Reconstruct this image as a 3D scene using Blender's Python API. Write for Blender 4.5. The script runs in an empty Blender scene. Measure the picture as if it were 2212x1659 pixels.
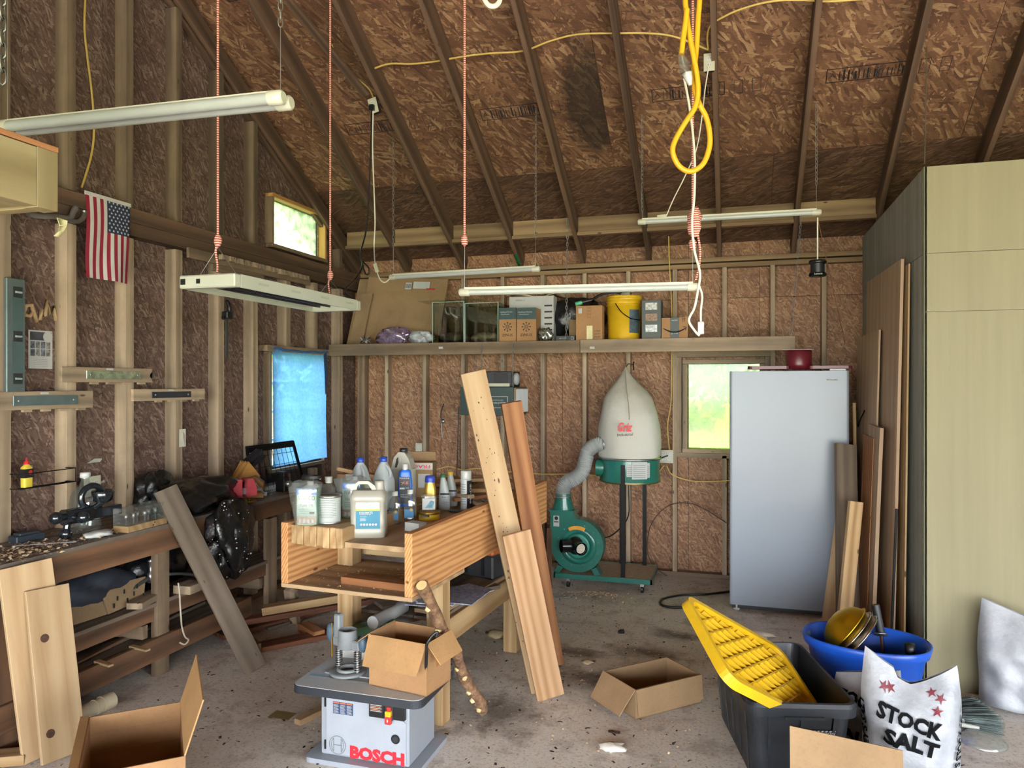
import bpy, math, random
from math import sin, cos, tan, atan, radians, pi, sqrt
from mathutils import Vector as V, Matrix

random.seed(7)
scene = bpy.context.scene
C = scene.collection

# ------------------------------------------------------------------ camera, world, light, exposure
FPX = 1590.0
TH = radians(16.77)
EYE = V((0.0, 0.0, 1.69))
RV = V((cos(TH), sin(TH), 0)); FV = V((-sin(TH), cos(TH), 0))
cd = bpy.data.cameras.new('camera'); cam = bpy.data.objects.new('camera', cd); C.objects.link(cam)
cd.sensor_fit = 'HORIZONTAL'; cd.sensor_width = 36.0; cd.lens = FPX / 2212 * 36.0
cd.clip_start = 0.05; cd.clip_end = 500
cam.location = EYE; cam.rotation_euler = (pi / 2, 0, TH)
scene.camera = cam

w = bpy.data.worlds.new('overcast_sky'); scene.world = w; w.use_nodes = True
wb = w.node_tree.nodes['Background']
wb.inputs[0].default_value = (0.90, 0.95, 1.0, 1); wb.inputs[1].default_value = 6.0
sd = bpy.data.lights.new('bounce_sun', 'SUN'); bounce_sun = bpy.data.objects.new('bounce_sun', sd); C.objects.link(bounce_sun)
sd.energy = 14.0; sd.angle = radians(3); sd.color = (1.0, .99, .98); bounce_sun.rotation_euler = (radians(52), 0, radians(-8))  # sun added so its bounce off floor and ground brightens the roof

scene.view_settings.view_transform = 'Standard'; scene.view_settings.look = 'None'
scene.view_settings.exposure = 1.78; scene.view_settings.gamma = 1.0
scene.view_settings.use_curve_mapping = False
scene.cycles.use_denoising = True; scene.cycles.use_adaptive_sampling = True; scene.cycles.adaptive_threshold = .05; scene.cycles.adaptive_min_samples = 16
scene.cycles.max_bounces = 7; scene.cycles.diffuse_bounces = 5; scene.cycles.glossy_bounces = 3; scene.cycles.transparent_max_bounces = 12
scene.cycles.sample_clamp_indirect = 8.0
scene.cycles.caustics_reflective = False; scene.cycles.caustics_refractive = False

# ------------------------------------------------------------------ measuring helpers (photo pixel -> point of the place)
def ray(px, py): return FV + RV * ((px - 1106) / FPX) + V((0, 0, (829.5 - py) / FPX))
def atx(px, py, x): d = ray(px, py); return EYE + d * (x / d.x)
def aty(px, py, y): d = ray(px, py); return EYE + d * (y / d.y)
def atz(px, py, z): d = ray(px, py); return EYE + d * ((z - EYE.z) / d.z)
def atd(px, py, zc): return EYE + ray(px, py) * zc

# ------------------------------------------------------------------ mesh helpers
class MB:
    def __init__(s): s.v = []; s.f = []; s.sm = []
    def add(s, vs, fs, smooth=False):
        n = len(s.v); s.v += [tuple(p) for p in vs]; s.f += [tuple(i + n for i in f) for f in fs]; s.sm += [smooth] * len(fs)
        return s
    def box(s, x0, x1, y0, y1, z0, z1, M=None):
        vs = [V((x, y, z)) for z in (z0, z1) for y in (y0, y1) for x in (x0, x1)]
        if M is not None: vs = [M @ p for p in vs]
        return s.add(vs, [(0, 2, 3, 1), (4, 5, 7, 6), (0, 1, 5, 4), (2, 6, 7, 3), (0, 4, 6, 2), (1, 3, 7, 5)])
    def rbox(s, x0, x1, y0, y1, z0, z1, r, M=None, seg=3):
        # box whose vertical edges are rounded
        return s.prism(rrect(x0, x1, y0, y1, r, seg), z0, z1, M)
    def prism(s, poly, z0, z1, M=None, smooth=False):
        n = len(poly)
        vs = [V((p[0], p[1], z0)) for p in poly] + [V((p[0], p[1], z1)) for p in poly]
        if M is not None: vs = [M @ p for p in vs]
        s.add(vs, [tuple(range(n))[::-1], tuple(range(n, 2 * n))])
        s.add(vs, [(i, (i + 1) % n, n + (i + 1) % n, n + i) for i in range(n)], smooth)
        return s
    def bar(s, p0, p1, w, h, up=V((0, 0, 1))):
        M, L = frame(p0, p1, up); return s.box(0, L, -w / 2, w / 2, -h / 2, h / 2, M)
    def tube(s, pts, r, seg=8, caps=True, smooth=True):
        pts = [V(p) for p in pts]; n = len(pts); rings = []
        rr = r if isinstance(r, (list, tuple)) else [r] * n
        prev = None
        for i, p in enumerate(pts):
            t = (pts[min(i + 1, n - 1)] - pts[max(i - 1, 0)])
            t = t.normalized() if t.length > 1e-9 else V((0, 0, 1))
            if prev is None:
                a = V((0, 0, 1)) if abs(t.z) < .9 else V((1, 0, 0))
                u = t.cross(a).normalized()
            else:
                u = prev - t * prev.dot(t); u = u.normalized() if u.length > 1e-6 else t.orthogonal().normalized()
            prev = u; b = t.cross(u)
            rings.append([p + (u * cos(2 * pi * k / seg) + b * sin(2 * pi * k / seg)) * rr[i] for k in range(seg)])
        vs = [q for ring in rings for q in ring]
        fs = [(i * seg + k, i * seg + (k + 1) % seg, (i + 1) * seg + (k + 1) % seg, (i + 1) * seg + k) for i in range(n - 1) for k in range(seg)]
        s.add(vs, fs, smooth)
        if caps:
            s.add(rings[0], [tuple(range(seg))[::-1]]); s.add(rings[-1], [tuple(range(seg))])
        return s
    def lathe(s, prof, seg=24, M=None, smooth=True, sx=1.0, sy=1.0, caps=True):
        vs = []
        for (r, z) in prof:
            for k in range(seg):
                a = 2 * pi * k / seg; vs.append(V((r * cos(a) * sx, r * sin(a) * sy, z)))
        if M is not None: vs = [M @ p for p in vs]
        n = len(prof)
        fs = [(i * seg + k, i * seg + (k + 1) % seg, (i + 1) * seg + (k + 1) % seg, (i + 1) * seg + k) for i in range(n - 1) for k in range(seg)]
        s.add(vs, fs, smooth)
        if caps:
            if prof[0][0] > 1e-5: s.add(vs[:seg], [tuple(range(seg))[::-1]])
            if prof[-1][0] > 1e-5: s.add(vs[-seg:], [tuple(range(seg))])
        return s
    def loft(s, rings, smooth=True, caps=True):
        m = len(rings[0]); vs = [q for r in rings for q in r]
        fs = [(i * m + k, i * m + (k + 1) % m, (i + 1) * m + (k + 1) % m, (i + 1) * m + k) for i in range(len(rings) - 1) for k in range(m)]
        s.add(vs, fs, smooth)
        if caps: s.add(rings[0], [tuple(range(m))[::-1]]); s.add(rings[-1], [tuple(range(m))])
        return s
    def ball(s, c, rx, ry=None, rz=None, seg=14, M=None, jit=0):
        ry = rx if ry is None else ry; rz = rx if rz is None else rz
        h = seg // 2; vs = []
        for i in range(h + 1):
            for k in range(seg):
                a = pi * i / h; b = 2 * pi * k / seg; j = 1 + (random.uniform(-jit, jit) if 0 < i < h else 0)
                vs.append(V(c) + V((rx * sin(a) * cos(b), ry * sin(a) * sin(b), -rz * cos(a))) * j)
        if M is not None: vs = [M @ p for p in vs]
        return s.add(vs, [(i * seg + k, i * seg + (k + 1) % seg, (i + 1) * seg + (k + 1) % seg, (i + 1) * seg + k) for i in range(h) for k in range(seg)], True)
    def quad(s, a, b, c, d): return s.add([a, b, c, d], [(0, 1, 2, 3)])
    def sheet(s, grid, t=0.0, smooth=True):
        # grid of points -> surface; with t>0 a back side offset along the mean normal
        R = len(grid); K = len(grid[0]); vs = [V(p) for r in grid for p in r]
        q = lambda i, k, o=0: o + i * K + k
        fs = [(q(i, k), q(i, k + 1), q(i + 1, k + 1), q(i + 1, k)) for i in range(R - 1) for k in range(K - 1)]
        if t:
            nrm = (vs[K - 1] - vs[0]).cross(vs[(R - 1) * K] - vs[0]).normalized() * t
            o = len(vs); vs += [p - nrm for p in vs]
            fs += [tuple(reversed([i + o for i in f])) for f in fs]
            for k in range(K - 1): fs += [(q(0, k + 1), q(0, k), q(0, k, o), q(0, k + 1, o)), (q(R - 1, k), q(R - 1, k + 1), q(R - 1, k + 1, o), q(R - 1, k, o))]
            for i in range(R - 1): fs += [(q(i, 0), q(i + 1, 0), q(i + 1, 0, o), q(i, 0, o)), (q(i + 1, K - 1), q(i, K - 1), q(i, K - 1, o), q(i + 1, K - 1, o))]
        return s.add(vs, fs, smooth)

def rrect(x0, x1, y0, y1, r, seg=3):
    out = []
    for (cx, cy, a0) in ((x1 - r, y1 - r, 0), (x0 + r, y1 - r, pi / 2), (x0 + r, y0 + r, pi), (x1 - r, y0 + r, 1.5 * pi)):
        for k in range(seg + 1):
            a = a0 + pi / 2 * k / seg; out.append((cx + r * cos(a), cy + r * sin(a)))
    return out
def frame(p0, p1, up=V((0, 0, 1))):
    p0 = V(p0); p1 = V(p1); x = p1 - p0; L = x.length; x = x / L
    z = V(up) - x * V(up).dot(x)
    if z.length < 1e-5: z = x.orthogonal()
    z = z.normalized(); y = z.cross(x)
    return Matrix(((x.x, y.x, z.x, p0.x), (x.y, y.y, z.y, p0.y), (x.z, y.z, z.z, p0.z), (0, 0, 0, 1))), L
def axes(p, x, y):
    x = V(x).normalized(); y = V(y); z = x.cross(y).normalized(); y = z.cross(x)
    return Matrix(((x.x, y.x, z.x, p[0]), (x.y, y.y, z.y, p[1]), (x.z, y.z, z.z, p[2]), (0, 0, 0, 1)))
def front(p): return axes(p, (1, 0, 0), (0, 0, 1))          # local xy plane turned to face the room's front (-y)
def fromleft(p): return axes(p, (0, 1, 0), (0, 0, 1))       # local xy plane on the left wall, facing +x
def T(x, y, z): return Matrix.Translation((x, y, z))
def RZ(a): return Matrix.Rotation(radians(a), 4, 'Z')
def RX(a): return Matrix.Rotation(radians(a), 4, 'X')
def RY(a): return Matrix.Rotation(radians(a), 4, 'Y')
def smoothpath(pts, n=6):
    pts = [V(p) for p in pts]; out = []
    for i in range(len(pts) - 1):
        a = pts[max(i - 1, 0)]; b = pts[i]; c = pts[i + 1]; d = pts[min(i + 2, len(pts) - 1)]
        for k in range(n):
            t = k / n
            out.append(.5 * ((2 * b) + (c - a) * t + (2 * a - 5 * b + 4 * c - d) * t * t + (3 * b - a - 3 * c + d) * t ** 3))
    return out + [pts[-1]]

def mesh_of(name, mb):
    me = bpy.data.meshes.new(name); me.from_pydata(mb.v, [], mb.f); me.update()
    if any(mb.sm): me.polygons.foreach_set('use_smooth', mb.sm)
    return me
WSET = set()          # things whose parts are given in room coordinates
def root_of(o):
    while o.parent is not None: o = o.parent
    return o
def world_of(o): return (world_of(o.parent) @ o.matrix_parent_inverse if o.parent is not None else Matrix.Identity(4)) @ o.matrix_basis
def obj(name, mb, mat, parent=None, M=None, bevel=0.0, kind=None):
    me = mb if isinstance(mb, bpy.types.Mesh) else mesh_of(name, mb)
    o = bpy.data.objects.new(name, me)
    if mat is not None and len(me.materials) == 0: me.materials.append(mat)
    C.objects.link(o)
    if parent is not None:
        o.parent = parent
        if root_of(parent).name in WSET: o.matrix_parent_inverse = world_of(parent).inverted()
    if M is not None: o.matrix_basis = M
    if bevel:
        m = o.modifiers.new('edge', 'BEVEL'); m.width = bevel; m.segments = 1; m.limit_method = 'ANGLE'; m.angle_limit = radians(40)
    if kind: o['kind'] = kind
    return o
def thing(name, label, cat, M=None, group=None):
    o = bpy.data.objects.new(name, None); C.objects.link(o); o.empty_display_size = .1
    if M is not None: o.matrix_basis = M
    return tag(o, label, cat, group)
def wthing(name, label, cat, base, group=None):
    o = thing(name, label, cat, T(*base), group); WSET.add(o.name); return o
def tag(o, label, cat, group=None):
    o['label'] = label; o['category'] = cat
    if group: o['group'] = group
    return o
def struct(o): o['kind'] = 'structure'; return o
def board(name, p0, p1, w, t, mat, parent=None, up=V((0, 0, 1)), bevel=.0015):
    """plank with its grain along local x from p0 to p1, w across, t thick (t along 'up')"""
    M, L = frame(p0, p1, up)
    return obj(name, MB().box(0, L, -w / 2, w / 2, -t / 2, t / 2), mat, parent, M, bevel)
def cable(name, pts, r, mat, parent=None, n=6, seg=6, M=None):
    return obj(name, MB().tube(smoothpath(pts, n), r, seg), mat, parent, M)
def lettering(s, size, mat, parent, M, width=None, bold=0.0, name='lettering', depth=.0002, shear=0.0, height=None):
    cu = bpy.data.curves.new('t', 'FONT'); cu.body = s; cu.align_x = 'CENTER'; cu.align_y = 'CENTER'
    cu.size = 1.0; cu.extrude = 0; cu.offset = bold; cu.resolution_u = 2; cu.fill_mode = 'FRONT'; cu.shear = shear
    to = bpy.data.objects.new('t', cu)
    me = bpy.data.meshes.new_from_object(to)
    bpy.data.objects.remove(to); bpy.data.curves.remove(cu)
    xs = [v.co.x for v in me.vertices] or [0, 1]; ys = [v.co.y for v in me.vertices] or [0, 1]
    wx = max(max(xs) - min(xs), 1e-4); cx = (max(xs) + min(xs)) / 2; cy = (max(ys) + min(ys)) / 2; hy = max(max(ys) - min(ys), 1e-4)
    k = size; kx = width / wx if width else size; ky = height / hy if height else k
    for v in me.vertices: v.co = V(((v.co.x - cx) * kx, (v.co.y - cy) * ky, depth))
    me.materials.clear(); me.materials.append(mat); me.name = name
    return obj(name, me, None, parent, M)
def decal(name, x0, x1, y0, y1, mat, parent, M, z=.0004, t=.0006):
    return obj(name, MB().box(x0, x1, y0, y1, z - t, z), mat, parent, M)
def disc(name, cx, cy, r, mat, parent, M, z=.0008, seg=20, r0=0):
    mb = MB()
    if r0 == 0: mb.add([V((cx + r * cos(2 * pi * k / seg), cy + r * sin(2 * pi * k / seg), z)) for k in range(seg)], [tuple(range(seg))])
    else:
        vs = [V((cx + q * cos(2 * pi * k / seg), cy + q * sin(2 * pi * k / seg), z)) for q in (r0, r) for k in range(seg)]
        mb.add(vs, [(k, (k + 1) % seg, seg + (k + 1) % seg, seg + k) for k in range(seg)][::1])
    return obj(name, mb, mat, parent, M)
def copytree(o, parent=None):
    c = o.copy(); C.objects.link(c); c.parent = parent
    for ch in list(o.children): copytree(ch, c)
    return c

# ------------------------------------------------------------------ materials
def lin(h):
    h = h.lstrip('#'); out = []
    for i in (0, 2, 4):
        c = int(h[i:i + 2], 16) / 255; out.append(c / 12.92 if c <= .04045 else ((c + .055) / 1.055) ** 2.4)
    return out + [1.0]
class NT:
    def __init__(s, name):
        s.m = bpy.data.materials.new(name); s.m.use_nodes = True; s.t = s.m.node_tree; s.n = s.t.nodes
        s.b = s.n['Principled BSDF']; s.out = s.n['Material Output']
    def new(s, ty, **kw):
        n = s.n.new('ShaderNode' + ty)
        for k, v in kw.items(): setattr(n, k, v)
        return n
    def link(s, a, b): s.t.links.new(a, b)
    def mix(s, fac, a, b, mode='MIX'):
        n = s.new('Mix', data_type='RGBA', blend_type=mode); n.clamp_factor = True
        for sock, val in ((n.inputs[0], fac), (n.inputs[6], a), (n.inputs[7], b)):
            if isinstance(val, bpy.types.NodeSocket): s.link(val, sock)
            else: sock.default_value = val
        return n.outputs[2]
    def math(s, op, a, b=0.0, c=0.0, clamp=False):
        n = s.new('Math', operation=op); n.use_clamp = clamp
        for sock, val in zip(n.inputs, (a, b, c)):
            if isinstance(val, bpy.types.NodeSocket): s.link(val, sock)
            else: sock.default_value = val
        return n.outputs[0]
    def ramp(s, fac, stops):
        n = s.new('ValToRGB'); e = n.color_ramp.elements
        while len(e) < len(stops): e.new(.5)
        for el, (p, c) in zip(e, stops): el.position = p; el.color = c if len(c) == 4 else (*c, 1)
        s.link(fac, n.inputs[0]); return n.outputs[0]
    def coords(s, scale=(1, 1, 1), rot=(0, 0, 0), rnd=True, kind='Object'):
        tc = s.new('TexCoord'); mp = s.new('Mapping'); mp.inputs['Scale'].default_value = scale; mp.inputs['Rotation'].default_value = rot
        src = tc.outputs[kind]
        if rnd:
            oi = s.new('ObjectInfo'); ad = s.new('VectorMath', operation='MULTIPLY_ADD')
            s.link(oi.outputs['Random'], ad.inputs[0]); ad.inputs[1].default_value = (37.0, 23.0, 11.0); s.link(src, ad.inputs[2]); src = ad.outputs[0]
        s.link(src, mp.inputs[0]); return mp.outputs[0]
    def noise(s, vec, scale, detail=4, rough=.55, dist=0.0):
        n = s.new('TexNoise'); n.inputs['Scale'].default_value = scale; n.inputs['Detail'].default_value = detail
        n.inputs['Roughness'].default_value = rough; n.inputs['Distortion'].default_value = dist
        if vec is not None: s.link(vec, n.inputs['Vector'])
        return n.outputs[0]
    def bump(s, h, strength=.3, dist=.01):
        n = s.new('Bump'); n.inputs['Strength'].default_value = strength; n.inputs['Distance'].default_value = dist
        s.link(h, n.inputs['Height']); s.link(n.outputs[0], s.b.inputs['Normal'])
def plain(name, col, rough=.5, metal=0.0, vary=.12, scale=9.0, spec=.5, coat=0.0, trans=0.0, bump=0.0, alpha=1.0, sss=0.0):
    t = NT(name); c = lin(col) if isinstance(col, str) else col
    b = t.b; b.inputs['Roughness'].default_value = rough; b.inputs['Metallic'].default_value = metal
    b.inputs['Specular IOR Level'].default_value = spec; b.inputs['Coat Weight'].default_value = coat
    b.inputs['Transmission Weight'].default_value = trans; b.inputs['Alpha'].default_value = alpha
    if vary:
        v = t.coords(); n = t.noise(v, scale, 5, .6)
        d = [x * (1 - vary * 1.6) for x in c[:3]] + [1]; l = [min(1, x * (1 + vary)) for x in c[:3]] + [1]
        t.link(t.ramp(n, [(.3, d), (.7, l)]), b.inputs['Base Color'])
        if bump: t.bump(n, bump, .01)
    else: b.inputs['Base Color'].default_value = c
    return t.m
def clear(name, tint='#ffffff', gloss=.12, rough=.05, haze=.0, hazecol='#dfe6e2'):
    """thin clear sheet: mostly see-through, a little reflection, optional milky haze"""
    t = NT(name); tr = t.new('BsdfTransparent'); tr.inputs[0].default_value = lin(tint)
    gl = t.new('BsdfGlossy'); gl.inputs['Roughness'].default_value = rough
    m1 = t.new('MixShader'); m1.inputs[0].default_value = gloss; t.link(tr.outputs[0], m1.inputs[1]); t.link(gl.outputs[0], m1.inputs[2]); o = m1
    if haze:
        df = t.new('BsdfDiffuse'); df.inputs[0].default_value = lin(hazecol); tl = t.new('BsdfTranslucent'); tl.inputs[0].default_value = lin(hazecol)
        m3 = t.new('MixShader'); t.link(df.outputs[0], m3.inputs[1]); t.link(tl.outputs[0], m3.inputs[2])
        m2 = t.new('MixShader'); t.link(o.outputs[0], m2.inputs[1]); t.link(m3.outputs[0], m2.inputs[2])
        n = t.noise(t.coords(), 14, 4); r = t.ramp(n, [(.35, (haze * .5,) * 3), (.7, (min(1, haze * 1.5),) * 3)])
        t.link(r, m2.inputs[0]); o = m2
    t.link(o.outputs[0], t.out.inputs[0]); return t.m
def wood(name, light, dark, rough=.7, ring=7.0, knots=.0, dirt=0.0, dirtcol='#4a4038', streak=1.0, bump=.15, spec=.3):
    t = NT(name); v = t.coords((1, 1, 1)); 
    mp = t.new('Mapping'); mp.inputs['Scale'].default_value = (.9, 12, 12); t.link(v, mp.inputs[0])
    n1 = t.noise(mp.outputs[0], 1.6, 6, .6, .6)
    mp2 = t.new('Mapping'); mp2.inputs['Scale'].default_value = (.10, 1.0, 1.0); t.link(v, mp2.inputs[0])
    wv = t.new('TexWave', wave_type='RINGS', rings_direction='X'); wv.inputs['Scale'].default_value = ring; wv.inputs['Distortion'].default_value = 3.5
    wv.inputs['Detail'].default_value = 3; wv.inputs['Detail Scale'].default_value = 1.2; t.link(mp2.outputs[0], wv.inputs[0])
    f = t.math('ADD', t.math('MULTIPLY', n1, .62), t.math('MULTIPLY', wv.outputs['Fac'], .3 * streak), clamp=True)
    L = lin(light); D = lin(dark)
    mid = [(a + b) / 2 for a, b in zip(L, D)]
    col = t.ramp(f, [(.22, D), (.45, mid), (.72, L)])
    oi = t.new('ObjectInfo'); hv = t.math('MULTIPLY_ADD', oi.outputs['Random'], .36, .82)
    mul = t.new('VectorMath', operation='SCALE'); t.link(col, mul.inputs[0]); t.link(hv, mul.inputs['Scale']); col = mul.outputs[0]
    if knots:
        mp3 = t.new('Mapping'); mp3.inputs['Scale'].default_value = (2.2, 6, 6); t.link(v, mp3.inputs[0])
        vo = t.new('TexVoronoi'); vo.inputs['Scale'].default_value = 1.6; t.link(mp3.outputs[0], vo.inputs['Vector'])
        k = t.ramp(vo.outputs['Distance'], [(.05, (1, 1, 1)), (.05 + .12 * knots, (0, 0, 0))])
        col = t.mix(t.math('MULTIPLY', k, .85), col, lin('#3c2415'))
    if dirt:
        n2 = t.noise(t.coords((1, 1, 1)), 5, 6, .65); col = t.mix(t.ramp(n2, [(.42, (0, 0, 0)), (.7, (dirt,) * 3)]), col, lin(dirtcol))
    t.link(col, t.b.inputs['Base Color']); t.b.inputs['Roughness'].default_value = rough; t.b.inputs['Specular IOR Level'].default_value = spec
    if bump: t.bump(n1, bump, .006)
    return t.m
def strandboard(name, cols, scale=1.0, aspect=5.0, dark=0.0, stain=None, along=0.0):
    """oriented strand board: overlapping long flakes, in the panel's local xy plane"""
    t = NT(name); v = t.coords((1, 1, .001)); nz = t.new('TexNoise'); nz.inputs['Scale'].default_value = 3.0 * scale; nz.inputs['Detail'].default_value = 2; t.link(v, nz.inputs['Vector'])
    wp = t.new('VectorMath', operation='MULTIPLY_ADD'); t.link(nz.outputs['Color'], wp.inputs[0]); wp.inputs[1].default_value = (.10 / scale,) * 3; t.link(v, wp.inputs[2])
    col = None; hgt = None
    for i, (ang, sc) in enumerate(((12, 11), (-40, 9), (68, 12), (-14, 9), (120, 11))):
        if along: ang = ang * (1 - along)
        mp = t.new('Mapping', vector_type='TEXTURE'); mp.inputs['Rotation'].default_value = (0, 0, radians(ang)); mp.inputs['Location'].default_value = (i * 3.1, i * 1.7, 0); mp.inputs['Scale'].default_value = (1 / (scale * sc), 1 / (scale * sc * aspect), 1)
        t.link(wp.outputs[0], mp.inputs[0])
        vo = t.new('TexVoronoi', voronoi_dimensions='2D'); vo.inputs['Scale'].default_value = 1.0; vo.inputs['Randomness'].default_value = 1.0; t.link(mp.outputs[0], vo.inputs['Vector'])
        sp = t.new('SeparateColor'); t.link(vo.outputs['Color'], sp.inputs[0])
        flake = t.ramp(sp.outputs[0], [(k / (len(cols) - 1), lin(c)) for k, c in enumerate(cols)])
        sel = t.ramp(t.math('SUBTRACT', sp.outputs[1], t.math('MULTIPLY', vo.outputs['Distance'], .55)), [(.30, (0, 0, 0)), (.34, (1, 1, 1))])
        if col is None: col = flake; hgt = sp.outputs[2]
        else:
            col = t.mix(sel, col, flake); hgt = t.mix(sel, hgt, sp.outputs[2])
    mp = t.new('Mapping'); mp.inputs['Scale'].default_value = (30 * scale, 150 * scale, 1); t.link(wp.outputs[0], mp.inputs[0])
    g = t.noise(mp.outputs[0], 1.0, 3)
    col = t.mix(t.ramp(g, [(.35, (.45,) * 3), (.65, (0, 0, 0))]), col, lin(cols[0]))
    big = t.noise(v, 1.3, 5, .6)
    col = t.mix(t.ramp(big, [(.38, (.0,) * 3), (.72, (.35 + dark,) * 3)]), col, lin('#2c2019'))
    if stain:
        tc = t.new('TexCoord'); sb = t.new('VectorMath', operation='SUBTRACT'); t.link(tc.outputs['Object'], sb.inputs[0]); sb.inputs[1].default_value = (stain[0], stain[1], 0)
        ml = t.new('VectorMath', operation='MULTIPLY'); t.link(sb.outputs[0], ml.inputs[0]); ml.inputs[1].default_value = (1 / stain[2], 1 / stain[3], 0)
        ln = t.new('VectorMath', operation='LENGTH'); t.link(ml.outputs[0], ln.inputs[0])
        d = t.math('ADD', ln.outputs['Value'], t.math('MULTIPLY', t.noise(v, 5, 5), .8))
        col = t.mix(t.ramp(d, [(1.05, (.86,) * 3), (1.35, (0, 0, 0))]) if False else t.ramp(t.math('MULTIPLY', d, .5), [(.5, (.8,) * 3), (.72, (0, 0, 0))]), col, lin('#1d1a15'))
    t.link(col, t.b.inputs['Base Color']); t.b.inputs['Roughness'].default_value = .62; t.b.inputs['Specular IOR Level'].default_value = .35
    t.bump(hgt, .25, .004)
    return t.m

def concrete():
    t = NT('dusty concrete'); v = t.coords((1, 1, 1), rnd=False)
    n1 = t.noise(v, .9, 8, .62, .4); n2 = t.noise(v, 5.5, 8, .7, .3); n3 = t.noise(v, 60, 4, .7)
    c = t.ramp(n1, [(.3, lin('#c4bcb3')), (.5, lin('#d4cdc4')), (.72, lin('#dfd9d1'))])
    c = t.mix(t.ramp(n2, [(.36, (.55,) * 3), (.50, (0, 0, 0))]), c, lin('#8f8275'))
    c = t.mix(t.ramp(n3, [(.30, (.6,) * 3), (.48, (0, 0, 0))]), c, lin('#5b5046'))
    c = t.mix(t.ramp(n3, [(.60, (0, 0, 0)), (.74, (.5,) * 3)]), c, lin('#d9d2c7'))
    # oil and rust stains, each with a place of its own
    tc = t.new('TexCoord')
    for (x, y, rx, ry, hexc, k) in ((-.75, 4.15, .42, .22, '#3b2a1e', .8), (-.55, 4.7, .35, .16, '#4a2e1f', .7), (-.35, 5.05, .3, .12, '#3a2b21', .7), (-1.15, 3.6, .35, .35, '#33271f', .75), (-.95, 4.55, .3, .12, '#3d3026', .7), (.05, 5.0, .35, .14, '#43362b', .5), (-1.9, 4.0, .5, .5, '#3c352e', .6)):
        sb = t.new('VectorMath', operation='SUBTRACT'); t.link(tc.outputs['Object'], sb.inputs[0]); sb.inputs[1].default_value = (x, y, 0)
        ml = t.new('VectorMath', operation='MULTIPLY'); t.link(sb.outputs[0], ml.inputs[0]); ml.inputs[1].default_value = (1 / rx, 1 / ry, 0)
        ln = t.new('VectorMath', operation='LENGTH'); t.link(ml.outputs[0], ln.inputs[0])
        d = t.math('ADD', ln.outputs['Value'], t.math('MULTIPLY', n2, 1.3))
        c = t.mix(t.ramp(t.math('MULTIPLY', d, .5), [(.42, (k,) * 3), (.78, (0, 0, 0))]), c, lin(hexc))
    t.link(c, t.b.inputs['Base Color']); t.b.inputs['Roughness'].default_value = .85; t.b.inputs['Specular IOR Level'].default_value = .25
    t.bump(n3, .2, .004); return t.m
def cardboard(name, col='#b98d5e'):
    t = NT(name); v = t.coords(); mp = t.new('Mapping'); mp.inputs['Scale'].default_value = (1, 150, 150); 
    n = t.noise(v, 4, 5, .6); n2 = t.noise(v, 70, 3, .7); c = lin(col)
    col1 = t.ramp(n, [(.3, [x * .8 for x in c[:3]]), (.7, [min(1, x * 1.08) for x in c[:3]])])
    col1 = t.mix(t.ramp(n2, [(.3, (.3,) * 3), (.5, (0, 0, 0))]), col1, [x * .6 for x in c[:3]] + [1])
    t.link(col1, t.b.inputs['Base Color']); t.b.inputs['Roughness'].default_value = .85; t.b.inputs['Specular IOR Level'].default_value = .2; return t.m

M_ = {}
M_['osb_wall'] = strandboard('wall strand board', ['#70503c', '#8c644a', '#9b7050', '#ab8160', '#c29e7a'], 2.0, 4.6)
M_['osb_wall_dim'] = strandboard('hazed strand board', ['#4e3b34', '#645048', '#715a50', '#82695e', '#9e8a7b'], 1.8, 4.6, .05)  # greyish lens haze over the left wall put into the flake colours
M_['osb_roof'] = strandboard('roof strand board', ['#53392a', '#6b4c37', '#7a5840', '#8d6a4c', '#ad8c68'], 1.0, 4.8)
M_['osb_roof_dark'] = strandboard('weathered roof strand board', ['#3f2c22', '#523a2b', '#5e4331', '#6d503b', '#866a52'], 1.0, 7.0, .08, along=.75)
M_['stud'] = wood('framing pine', '#ad987e', '#80705d', ring=5, knots=.35, dirt=.25)
M_['stud_dim'] = wood('old framing pine', '#8c7760', '#5f503f', ring=5, knots=.3, dirt=.35)
M_['rafter'] = wood('weathered rafter timber', '#6b5341', '#44352a', ring=5, knots=.25, dirt=.3, streak=1.2)
M_['rafter_pale'] = wood('grey brown gable timber', '#7a6854', '#524539', ring=5, knots=.25, dirt=.3)
M_['blocking'] = wood('pale blocking timber', '#947c5c', '#6f5942', ring=4, knots=.3)
M_['pine'] = wood('clean pine', '#bfa682', '#9f805c', ring=3.5, knots=.22, streak=.7)
M_['pine2'] = wood('yellow pine', '#b59a73', '#8f6e48', ring=6, knots=.25)
M_['fir'] = wood('fir with strong grain', '#bd8d5d', '#915f37', ring=26, knots=.3, streak=1.5)
M_['oak'] = wood('pale oak', '#b59270', '#8f6c48', ring=7, knots=.0)
M_['cedar'] = wood('reddish cedar', '#a5754e', '#7a4d2f', ring=5, knots=.15)
M_['bench_old'] = wood('dark bench timber', '#7d5b42', '#4a3526', ring=5, knots=.25, dirt=.4)
M_['bench_top'] = wood('dusty bench top', '#7b7066', '#51473f', ring=4, dirt=.3, dirtcol='#8b8178')
M_['ply'] = wood('sawdust covered plywood', '#a98f6e', '#7d6448', ring=3, dirt=.3, dirtcol='#94806a')
M_['plypale'] = wood('pale plywood face', '#c0a78c', '#a48a70', ring=2.5, streak=.6, bump=.05)
M_['mahog'] = wood('red brown timber', '#7a4c33', '#47291c', ring=6)
M_['grey_wood'] = wood('grey weathered board', '#7b6d5e', '#5a4e43', ring=5, knots=.2, dirt=.4, dirtcol='#6f6457')
M_['concrete'] = concrete()
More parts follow.
